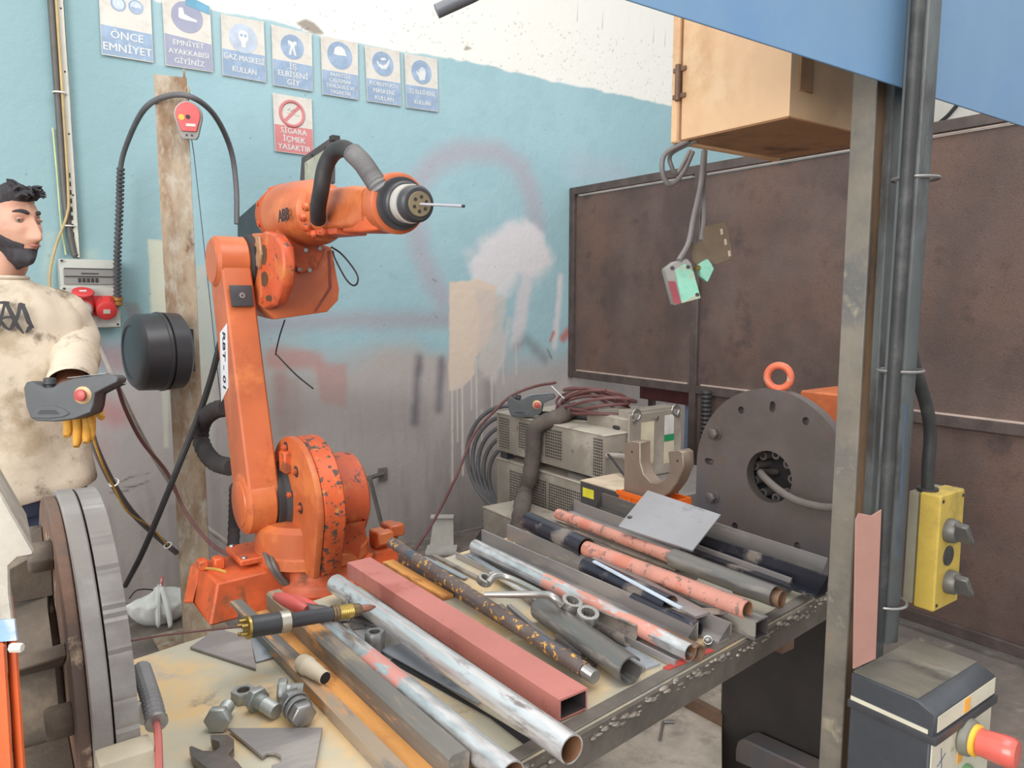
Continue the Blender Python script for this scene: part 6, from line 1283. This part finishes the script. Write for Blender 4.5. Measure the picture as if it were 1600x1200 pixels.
part('body', G().holed(c_, ZV, circ(.0155, 6, a0=.2, a1=.2+2*PI), [circ(.0085, 20)], .034, up=V(1, 0, 0)), M_stl, T, bevel=.0008)
# reducer sleeve lying in the beam trough
A, B = Z(470, 1034, .030), Z(509, 1060, .026); d = (B-A).normalized(); L_ = (B-A).length
T = thing('ceramic_nozzle', 'pale conical nozzle lying in the trough of the rusty beam', 'nozzle', V(A.x, A.y, ZT+.01))
g = G(); g.lathe(A, d, [(0, .011), (.004, .0130), (L_*.30, .0140), (L_*.34, .0122), (L_*.7, .0108), (L_*.74, .0098), (L_*.97, .0096), (L_*.98, .0085), (L_*.9, .008)], n=24); part('nozzle_body', g, mat('pale_ceramic', (190, 176, 154), .6, 0, v=.05, bump=.1), T)
part('bore', G().cyl(A+d*L_*.92, A+d*L_*.985, .0084, n=18), M_hole, T)
# welding torch neck across the beam
A, B = Z(384, 981, .082), Z(574, 950, .062); d = (B-A).normalized(); L_ = (B-A).length
def tk(px): return (px-384)/(574-384)*L_
T = thing('torch_neck', 'black and brass welding torch neck lying across the rusty beam', 'welding torch', A-V(0, 0, .03))
part('rear_flange', G().lathe(A, d, [(0, .012), (.001, .0165), (.005, .0165), (.006, .014)], n=24), M_brs, T)
part('rear_body', G().lathe(A+d*.006, d, [(0, .014), (.002, .0155), (tk(438)-.006, .0155), (tk(440), .0145)], n=28), M_blp, T)
part('silver_band', G().lathe(A+d*tk(432), d, [(0, .0161), (tk(446)-tk(432), .0161)], n=28), mat('band_silver', (190, 182, 166), .35, .7), T, label='silver band')
part('front_body', G().lathe(A+d*tk(446), d, [(0, .0142), (.004, .0112), (tk(515)-tk(446), .0108)], n=28), M_blp, T)
part('collar', G().path([A+d*tk(514), A+d*tk(524)], .0120, n=24, sub=1, ribs=.0035, ribh=.0012), mat('dark_brass', (118, 98, 74), .45, .6), T)
part('brass_thread', G().path([A+d*tk(524), A+d*tk(548)], .0105, n=24, sub=1, ribs=.003, ribh=.001), M_brs, T, smooth=20)
part('tip_holder', G().lathe(A+d*tk(548), d, [(0, .0102), (.008, .0098), (.012, .0094), (.014, .008)], n=24), MATS['dark_brass'], T)
part('contact_tip', G().lathe(A+d*tk(562), d, [(0, .0055), (.008, .006), (.018, .0048), (.026, .0018)], n=16), mat('copper_tip', (150, 104, 88), .45, .6), T, label='dull copper contact tip')
fy2, fz2 = frame(d)[1:]
for k in range(5):
    a = 2*PI*k/5; c_ = A+fy2*.010*math.cos(a)+fz2*.010*math.sin(a); part('pin', G().cyl(c_, c_-d*.009, .0028, n=10), M_brs, T)
# red handled pliers
T = thing('red_pliers', 'pliers with red handles lying behind the torch neck', 'pliers', Z(460, 945, .03))
part('handle', G().path([Z(432, 932, .062), Z(445, 937, .064), Z(465, 947, .060), Z(478, 953, .056)], .0105, n=12, rr=[.007, .0105, .0105, .008]), mat('tool_red', (206, 88, 80), .4, 0, v=.08, bump=.1), T)
part('handle', G().path([Z(452, 934, .052), Z(466, 938, .054), Z(486, 947, .050), Z(500, 953, .046)], .0085, n=12, rr=[.006, .0085, .0085, .006]), MATS['tool_red'], T)
part('jaw', G().lathe(Z(476, 952, .052), (Z(530, 965, .044)-Z(476, 952, .052)), [(0, .010), (.03, .013), (.06, .010), (.08, .004)], n=10), MATS['worn_tool'], T)
# ring spanners
M_sp = mat('chrome_spanner', (178, 174, 168), .3, .8, v=.06, sc=20, bump=.08)
def ringhead(p, r, ax, th=.012): 
    n = 24; ii = [((r*.62+(.0012 if k % 2 else -.0006))*math.cos(2*PI*k/n), (r*.62+(.0012 if k % 2 else -.0006))*math.sin(2*PI*k/n)) for k in range(n)]
    return G().holed(p-ax*th/2, ax, circ(r, 36), [ii], th, up=V(1, 0, 0))
T = thing('ring_spanner', 'bright cranked ring spanner lying over the salmon patched tube', 'ring spanner', Z(890, 945, .02))
c_ = Z(893, 942, .050); ax = V(.1, -.35, 1).normalized(); part('ring', ringhead(c_, .0175, ax), M_sp, T, bevel=.0015, seg=2)
part('shank', G().path([Z(758, 929, .052), Z(800, 929, .056), Z(840, 929, .062), Z(858, 930, .066), Z(868, 936, .062), Z(876, 944, .052)], .006, n=10, rr=[.0045, .006, .0062, .0065, .0068, .0075]), M_sp, T)
T = thing('ring_spanner', 'bright ring spanner whose near ring stands before the half tube', 'ring spanner', Z(918, 963, .02))
c_ = Z(918, 962, .042); ax = V(-.05, -.30, 1).normalized(); part('ring', ringhead(c_, .0180, ax, .014), M_sp, T, bevel=.0015, seg=2)
c2 = Z(757, 906, .036); ax2 = V(.2, -.5, 1).normalized(); part('ring', ringhead(c2, .0140, ax2), M_sp, T, bevel=.0015, seg=2)
part('shank', G().path([Z(762, 912, .034), Z(774, 900, .040), Z(800, 905, .034), Z(850, 930, .030), Z(900, 958, .034)], .006, n=10, rr=[.007, .0075, .006, .006, .007]), M_sp, T)
# cut T pieces carrying the bright tube's far end
bar('t_piece', Z(540, 962, .001), Z(612, 975, .001), [(-.02, 0), (.02, 0), (.02, .004), (.002, .004), (.002, .022), (-.002, .022), (-.002, .004), (-.02, .004)], M_mst, 'short cut T profile under the far end of the bright tube', 'steel profile')
bar('t_piece', Z(534, 945, .001), Z(548, 985, .001), S_L(.024, .030, .003), M_mst, 'short upright angle piece behind the torch tip', 'steel profile')
cable('cable', [('z', 205, 1001, ZT+.12), ('z', 260, 992, ZT+.11), ('z', 330, 984, ZT+.10), ('z', 380, 979, ZT+.088)], .0015, M_bmr, 'thin reddish wire from the torch neck towards the disc')
# ------------------------------------------------------------------ foreground frame on the right
M_post = mat('post_grey', (128, 120, 108), .6, .35, v=.12, sc=5, bump=.3, bsc=50, spots=[((104, 102, 100), .54, 6, .5, .4, .1), ((150, 140, 120), .62, 12, .7, .1, .06), ((120, 88, 66), .68, 10, .8, 0, .04)])
M_postb = mat('post_brown', (116, 90, 66), .7, .2, v=.16, sc=7, bump=.4, stretch=(1, 1, .3), spots=[((62, 50, 42), .55, 8, .7, .1, .08)])
M_drk = mat('post_dark', (54, 54, 54), .6, .2, v=.14, sc=9, bump=.3, spots=[((78, 78, 76), .6, 9, .6, .1, .08)])
M_cdt = mat('conduit_grey', (84, 88, 88), .5, .1, v=.12, sc=8, bump=.3, stretch=(1, 1, .35), spots=[((58, 56, 54), .55, 9, .5, .1, .08), ((150, 146, 132), .70, 18, .7, 0, .02)])
qa = at(1340, 700, 1.15); px0, py0 = qa.x, qa.y
xl_ = px0; yb_ = onX(1309, 600, xl_).y
xr_ = onY(1376, 700, py0).x
T = thing('frame_post', 'grey and rust brown channel post standing right of the round plate', 'post', (px0, py0, 0))
part('flange', G().b2((xl_, py0, 0), (xl_+.005, yb_, 2.3)), M_post, T, bevel=.001, label='grey outer flange')
part('web', G().b2((xl_+.005, py0+.002, 0), (xr_-.014, py0+.008, 2.3)), M_postb, T, label='rust brown web')
part('flange', G().b2((xr_-.014, py0+.012, 0), (xr_-.001, yb_, 2.3)), M_drk, T, label='dark inner flange')
tx0, tx1 = onY(1377, 500, py0-.01).x, onY(1412, 500, py0-.01).x
solo('square_post', G().b2((tx0, py0-.01, .0), (tx1, py0+.03, 2.3)), M_cdt, 'dark grey square post between the channel post and the conduit', 'post', bevel=.002)
# vertical conduits in front
cpt = at(1395, 1020, 1.046); zb_ = cpt.z
qx = at(1418, 560, 1.07); cx2, cy2 = qx.x, qx.y
T = thing('conduit_box', 'dark grey flat sided conduit running down onto the control box', 'conduit', (cx2, cy2, zb_))
w2 = .017
part('duct', G().prism([V(cx2-w2-.014, cy2-.010, zb_-.01), V(cx2+w2*.2-.014, cy2-.016, zb_-.01), V(cx2+w2-.014, cy2-.004, zb_-.01), V(cx2+w2-.014, cy2+.02, zb_-.01), V(cx2-w2-.014, cy2+.02, zb_-.01)], V(.024, 0, 1.6)), M_cdt, T, bevel=.001)
part('black_hose', G().path([V(cx2-w2-.022, cy2+.0, zb_-.005), V(cx2-w2-.019, cy2+.0, zb_+.3), V(cx2-w2-.005, cy2+.0, 2.3)], .009, n=10, sub=1), M_drk, T)
part('blue_streak', G().b2((cx2-w2-.004, cy2-.0128, zb_+.12), (cx2-w2-.0026, cy2-.0105, 1.25)), mat('blue_paint_streak', (58, 84, 118), .5), T, label='streak of blue paint')
for k, (py_, lb) in enumerate(((282, 'upper'), (580, 'middle'), (960, 'lower'))):
    zz = at(1410, py_, 1.06).z; solo('clamp_ring', G().torus((cx2-(-.004, .006, .014)[k], cy2+.006, zz), ZV, .030, .0022, n=24, k=6), M_stl, lb+' thin wire clamp around the dark conduit', 'clamp')
# blue panel above
M_pb = mat('blue_panel', (112, 146, 178), .45, 0, v=.05, sc=2, bump=.08, spots=[((92, 134, 182), .56, 1.5, .4, 0, .15), ((60, 84, 110), .74, 20, .5, 0, .02)])
YB_ = cy2+.03
B0, B1 = onY(1055, 0, YB_), onY(1600, 213, YB_); zb3 = (onY(1200, 58, YB_).z+onY(1500, 178, YB_).z)/2
print('blue', B0, B1, onY(1200, 58, YB_).z, onY(1500, 178, YB_).z, YB_, cx2, cy2)
solo('blue_hood', G().b2((B0.x-.25, YB_-.003, zb3), (B1.x+.4, YB_, zb3+.55)), M_pb, 'big pale blue painted sheet panel across the upper right', 'panel', bevel=.0008)
# junction box
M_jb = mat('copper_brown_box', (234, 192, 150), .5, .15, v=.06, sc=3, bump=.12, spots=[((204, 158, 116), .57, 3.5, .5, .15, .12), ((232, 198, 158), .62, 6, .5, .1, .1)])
M_jb2 = mat('brown_box_dark', (172, 128, 90), .55, .1, v=.14, sc=5, bump=.2, spots=[((88, 64, 48), .55, 5, .7, 0, .12)])  # darker, mottled version of the box brown
bx0 = 1.014; yn_ = onX(1233, 184, bx0).y; yf_ = onX(1062, 217, bx0).y; zb4 = (onX(1233, 184, bx0).z+onX(1062, 217, bx0).z)/2; xf_ = onz(1180, 250, zb4).x
T = thing('junction_box', 'brown painted steel junction box hanging under the blue panel', 'electrical box', (bx0, yn_, zb4))
yn_ = max(yn_, YB_+.004)
part('case', G().b2((bx0, yn_, zb4), (xf_+.03, yf_-.002, 2.2)), M_jb, T, bevel=.004, seg=2)
part('underside', G().b2((bx0+.004, yn_+.004, zb4-.0015), (xf_+.026, yf_-.006, zb4)), M_jb2, T, label='darker brown underside')
DR = part('door', G().b2((bx0-.002, yf_+.003, zb4-.003), (xf_+.032, yf_+.021, 2.2)), M_jb, T, bevel=.003)
zh = onX(1062, 130, bx0).z
part('hinge', G().cyl((bx0-.005, yf_+.003, zh-.03), (bx0-.005, yf_+.003, zh+.03), .005, n=12).b2((bx0-.004, yf_-.012, zh-.026), (bx0-.0005, yf_+.016, zh-.018)).b2((bx0-.004, yf_-.012, zh+.018), (bx0-.0005, yf_+.016, zh+.026)), M_rail, DR, bevel=.001)
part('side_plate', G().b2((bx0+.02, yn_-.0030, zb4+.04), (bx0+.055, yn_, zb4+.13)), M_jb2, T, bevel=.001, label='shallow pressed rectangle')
# hanging cables and limit switches
M_hc = mat('hanging_cable', (124, 118, 116), .45, .1, v=.06, bump=.05)
z_ = zb4
def jc(*a): return [V(bx0+.02+.10*a[0], yf_-.03+a[1], zb4)]
solo('cable', G().path([V(bx0+.012, yf_-.01, zb4), at(1040, 240, 1.32), at(1035, 268, 1.33), at(1046, 288, 1.34), at(1066, 272, 1.35), at(1082, 238, 1.38)], .0045, n=10), M_hc, 'longer grey cable loop hanging under the brown box', 'cable')
solo('cable', G().path([V(bx0+.022, yf_-.02, zb4), at(1049, 240, 1.33), at(1050, 262, 1.34), at(1058, 271, 1.35), at(1068, 256, 1.36), at(1078, 236, 1.38)], .004, n=10), M_hc, 'shorter grey cable loop hanging under the brown box', 'cable')
T = thing('limit_switch', 'green and grey limit switch hanging on a cable before the brown screen', 'limit switch', at(1072, 470, 1.32))
sc = at(1066, 440, 1.32); ry_ = (RT*.965+UPV*.26).normalized(); rz_ = (UPV*.965-RT*.26).normalized(); rn = -F0
M_gt = mat('flaked_green', (128, 184, 162), .5, 0, v=.12, sc=30, bump=.3, spots=[((156, 150, 130), .56, 60, .7, 0, .04), ((90, 120, 104), .68, 70, .7, 0, .03)])
M_ls = mat('switch_grey', (138, 134, 128), .5, .2, v=.1)
part('housing', G().prism([sc+ry_*a*.0245+rz_*b*.037 for a, b in ((-1, -1), (1, -1), (1, .75), (.8, 1), (-.2, 1.02), (-1, .8))], F0*.03), M_ls, T, bevel=.002)
part('cover', G().prism([sc+rn*.0+ry_*a*.0245+rz_*b*.037 for a, b in ((-.45, -.98), (.95, -.98), (.95, .3), (.5, .8), (-.3, .62))], rn*.0018), M_gt, T, label='flaked green front')
part('red_side', G().prism([sc+ry_*a*.0245+rz_*b*.037 for a, b in ((-.98, -.9), (-.5, -.98), (-.5, .1), (-.98, .2))], rn*.0015), mat('switch_red', (140, 56, 66), .5), T, label='dark red strip')
for a, b in ((-.45, .75), (.65, .6), (.78, -.78)): part('screw', G().cyl(sc+ry_*a*.0245+rz_*b*.037, sc+ry_*a*.0245+rz_*b*.037+rn*.003, .0034, n=10), M_blk, T)
part('cable', G().path([at(1100, 236, 1.40), at(1095, 290, 1.38), at(1084, 340, 1.36), at(1076, 380, 1.34), sc+rz_*.037+ry_*.004], .0052, n=10), M_hc, T)
T = thing('switch_bracket', 'brown bent steel bracket hanging beside the green limit switch', 'bracket', at(1112, 400, 1.35))
bo = [(1078, 378), (1088, 381), (1099, 374), (1101, 354), (1132, 346), (1138, 356), (1146, 400), (1142, 406), (1118, 414), (1092, 420), (1082, 408)]
part('plate', G().prism([at(px, py, 1.35) for px, py in bo], F0*.004), mat('bracket_brown', (104, 88, 70), .6, .3, v=.1, sc=20), T, bevel=.0008)
for px, py in ((1127, 362), (1133, 378), (1139, 396)): part('slot_hole', G().prism([at(px+a, py+b, 1.3495) for a, b in ((-2, -4), (2, -5), (3, 4), (-1, 5))], -F0*.0006), mat('hole_light', (168, 148, 136), .6), T)
part('cable', G().path([at(1102, 236, 1.41), at(1099, 300, 1.39), at(1100, 340, 1.37), at(1096, 376, 1.355)], .0042, n=8), M_hc, T)
T = thing('limit_switch', 'small green switch head below the brown bracket', 'limit switch', at(1104, 440, 1.34))
part('head', G().prism([at(px, py, 1.335) for px, py in ((1092, 413), (1106, 404), (1112, 412), (1116, 420), (1106, 441), (1094, 432))], F0*.02), M_gt, T, bevel=.001)
part('plunger', G().cyl(at(1092, 418, 1.335), at(1086, 420, 1.33), .004, n=10), M_brs, T)
# yellow pendant box
M_yl = mat('dirty_yellow', (188, 160, 72), .5, 0, v=.10, sc=5, bump=.15, spots=[((140, 120, 62), .55, 6, .6, 0, .12), ((96, 88, 70), .66, 14, .7, 0, .05)])
YXl = 1.20; yyn = onX(1465, 860, YXl).y; yyf = onX(1418, 860, YXl).y; xrr = onY(1502, 860, yyn).x
ztp, zbt = onX(1465, 774, YXl).z, onX(1465, 960, YXl).z
T = thing('yellow_control_box', 'yellow push button box with two black knobs fixed to the conduit', 'control box', (YXl, yyn, zbt))
part('rear_shell', G().b2((YXl+.001, yyf-.012, zbt+.003), (xrr-.001, yyf+.004, ztp-.002)), mat('grey_shell', (130, 124, 106), .6, v=.1), T, bevel=.004, seg=2)
part('case', G().b2((YXl, yyn, zbt), (xrr, yyf-.013, ztp)), M_yl, T, bevel=.006, seg=3)
M_kn = mat('knob_grey', (96, 94, 90), .45, .2, v=.1)
for k, py in enumerate((828, 908)):
    c_ = onY(1481, py, yyn); d = V(0, -1, 0)
    K = part('knob', G().lathe(c_, d, [(0, .019), (.004, .0195), (.013, .018), (.016, .016)], n=28), M_kn, T)
    part('lever', G().box(c_+d*.024, (.010, .020, .040), (V(.8, 0, .6), d, V(-.6, 0, .8))), M_kn, K, bevel=.002)
part('blank_plug', G().lathe(onY(1481, 868, yyn), V(0, -1, 0), [(0, .016), (.002, .016), (.003, .012)], n=24), M_drk, T)
for a, b in ((.008, .010), (xrr-YXl-.008, ztp-zbt-.01), (.008, ztp-zbt-.01)): part('screw', G().cyl((YXl+a, yyn, zbt+b), (YXl+a, yyn-.001, zbt+b), .003, n=8), M_drk, T)
tc_ = V((YXl+xrr)/2-.02, yyf-.015, ztp)
part('gland', G().cyl(tc_, tc_+V(0, 0, .004), .016, n=20), M_drk, T)
part('cable', G().path([tc_+V(0, 0, .002), tc_+V(-.003, 0, .04), tc_+V(-.012, .0, .12), V(cx2+w2+.022, cy2+.03, ztp+.3), V(cx2+w2+.02, cy2+.03, ztp+.62)], .0095, n=12), M_drk, T)
# large control box with mushroom button
CXl = 1.0; yn5 = onX(1458, 1100, CXl).y; yf5 = onX(1327, 1100, CXl).y; xr5 = onY(1551, 1060, yn5).x
zt5 = onX(1452, 1106, CXl).z; ztf = onX(1329, 1047, CXl).z; zt5 = (zt5+ztf)/2
print('box', yn5, yf5, xr5, zt5)
T = thing('control_box', 'worn black and cream control box at the lower right corner', 'control box', (CXl, yn5, zt5-.3))
M_bx = mat('worn_black_side', (66, 68, 72), .5, .1, v=.10, sc=7, bump=.2, spots=[((206, 198, 180), .735, 40, .7, 0, .015)])
M_bt = mat('worn_black_top', (124, 118, 108), .45, .2, v=.16, sc=5, bump=.3, stretch=(1, .4, 1), spots=[((160, 152, 138), .56, 6, .7, 0, .1), ((62, 62, 64), .60, 7, .4, .1, .06)])
M_cr = mat('cream_front', (196, 190, 170), .6, 0, v=.06, sc=9, bump=.15, spots=[((150, 140, 116), .64, 10, .7, 0, .05)])
part('body', G().b2((CXl, yn5, zt5-.34), (xr5, yf5, zt5-.045)), M_bx, T, bevel=.003)
part('lid', G().prism([V(CXl, yn5-.004, zt5-.042), V(CXl, yn5-.004, zt5-.010), V(CXl, yn5+.02, zt5), V(CXl, yf5, zt5), V(CXl, yf5, zt5-.042)], V(xr5-CXl, 0, 0)), M_bx, T, bevel=.002, label='black lid')
part('lid_top', G().prism([V(CXl+.003, yn5+.021, zt5+.0004), V(CXl+.003, yf5-.002, zt5+.0004), V(xr5-.003, yf5-.002, zt5+.0004), V(xr5-.003, yn5+.021, zt5+.0004)], V(0, 0, .0012)), M_bt, T, label='rubbed grey top sheet')
part('lid_front', G().prism([V(CXl+.006, yn5-.0045, zt5-.036), V(xr5-.004, yn5-.0045, zt5-.036), V(xr5-.004, yn5-.0045, zt5-.012), V(CXl+.006, yn5-.0045, zt5-.014)], V(0, -.0008, 0)), M_cr, T, label='chipped cream lid front')
part('seal_band', G().b2((CXl-.003, yn5-.008, zt5-.052), (xr5+.003, yf5+.002, zt5-.040)), M_blp, T, bevel=.003, seg=2, label='dark rubber seal band')
part('cream_line', G().b2((CXl-.0012, yn5+.004, zt5-.040), (CXl, yf5-.002, zt5-.034)), M_cr, T, label='worn cream line')
FRN = part('front_plate', G().b2((CXl+.002, yn5-.002, zt5-.34), (xr5-.002, yn5-.0002, zt5-.053)), M_cr, T, label='cream front plate with pen marks')
part('orange_tape', G().b2((CXl+.078, yn5-.0028, zt5-.11), (CXl+.094, yn5-.0021, zt5-.053)), mat('orange_tape', (222, 160, 70), .6), T, label='orange tape'); part('orange_tape', G().b2((CXl+.080, yn5-.0062, zt5-.034), (CXl+.098, yn5-.0054, zt5-.014)), MATS['orange_tape'], T, label='orange tape')
mk = mat('pen_mark', (96, 98, 128), .6, bump=0)
for c_, s_ in ((V(CXl+.030, yn5-.0024, zt5-.085), .018), (V(CXl+.125, yn5-.0024, zt5-.075), .013)):
    part('pen_cross', G().box(c_, (s_*.08, .0005, s_*2), (V(1, 0, .15).normalized(), V(0, 1, 0), V(-.15, 0, 1).normalized())).box(c_, (s_*1.4, .0005, s_*.08), (V(1, 0, .5).normalized(), V(0, 1, 0), V(-.5, 0, 1).normalized())), mk, T)
es = V(CXl+.094, yn5-.002, zt5-.072)
ES = part('stop_collar', G().lathe(es, V(0, -1, 0), [(0, .024), (.003, .027), (.012, .025), (.014, .022)], n=28), mat('grey_collar', (112, 110, 100), .55), T, label='grey collar')
part('yellow_ring', G().lathe(es-V(0, .014, 0), V(0, -1, 0), [(0, .022), (.005, .022), (.006, .020)], n=28), mat('yellow_ring', (226, 176, 60), .5), ES)
part('stop_button', G().lathe(es-V(0, .020, 0), V(.10, -1, .05), [(0, .0185), (.015, .0195), (.030, .0210), (.041, .0205), (.046, .017), (.047, .01)], n=32), mat('stop_red', (200, 92, 80), .3, 0, v=.1, sc=10, bump=.03, coat=.3), ES, label='red mushroom stop button')
for c_, mm in ((V(CXl+.050, yn5-.002, zt5-.135), M_kn), (V(CXl+.105, yn5-.002, zt5-.140), mat('green_cap', (110, 150, 104), .5))):
    part('push_button', G().lathe(c_, V(0, -1, 0), [(0, .020), (.004, .020), (.012, .016), (.016, .013)], n=24), mm, T)
part('latch', G().b2((xr5+.001, yn5+.0, zt5-.050), (xr5+.012, yn5+.02, zt5-.025)), M_kn, T, bevel=.002)
solo('box_stand', G().b2((CXl+.02, yn5+.03, 0), (xr5-.03, yf5-.01, zt5-.342)), M_drk, 'dark post under the black and cream control box', 'post')
# red brown plate between post and box
solo('red_brown_plate', G().prism([at(px, py, 1.06) for px, py in ((1333, 1046), (1337, 812), (1342, 802), (1362, 806), (1378, 796), (1369, 1030))], F0*.003), mat('red_brown_sheet', (146, 108, 96), .6, .05, v=.06, sc=5, bump=.15), 'red brown flat plate standing behind the black and cream box', 'plate', bevel=.0008)
# grey tube end at the top
ta, tb = at(682, 18, 1.25), at(790, -34, 1.25)
solo('grey_tube', G().path([ta, at(735, -6, 1.25), tb], .0115, n=20, sub=1), mat('tube_grey', (116, 118, 122), .4, .3, v=.05, bump=.05), 'grey tube end poking in at the top edge', 'tube')

q0 = onX(1440, 215, 7.485); q1 = onX(1466, 190, 7.485); q2 = onX(1492, 168, 7.485)
solo('cable', G().path([q0, q1+V(0, 0, -.02), q2, q2+V(0, -.3, .4)], .018, n=8), M_drk, 'dark cable hanging on the far white wall behind the screen', 'cable')
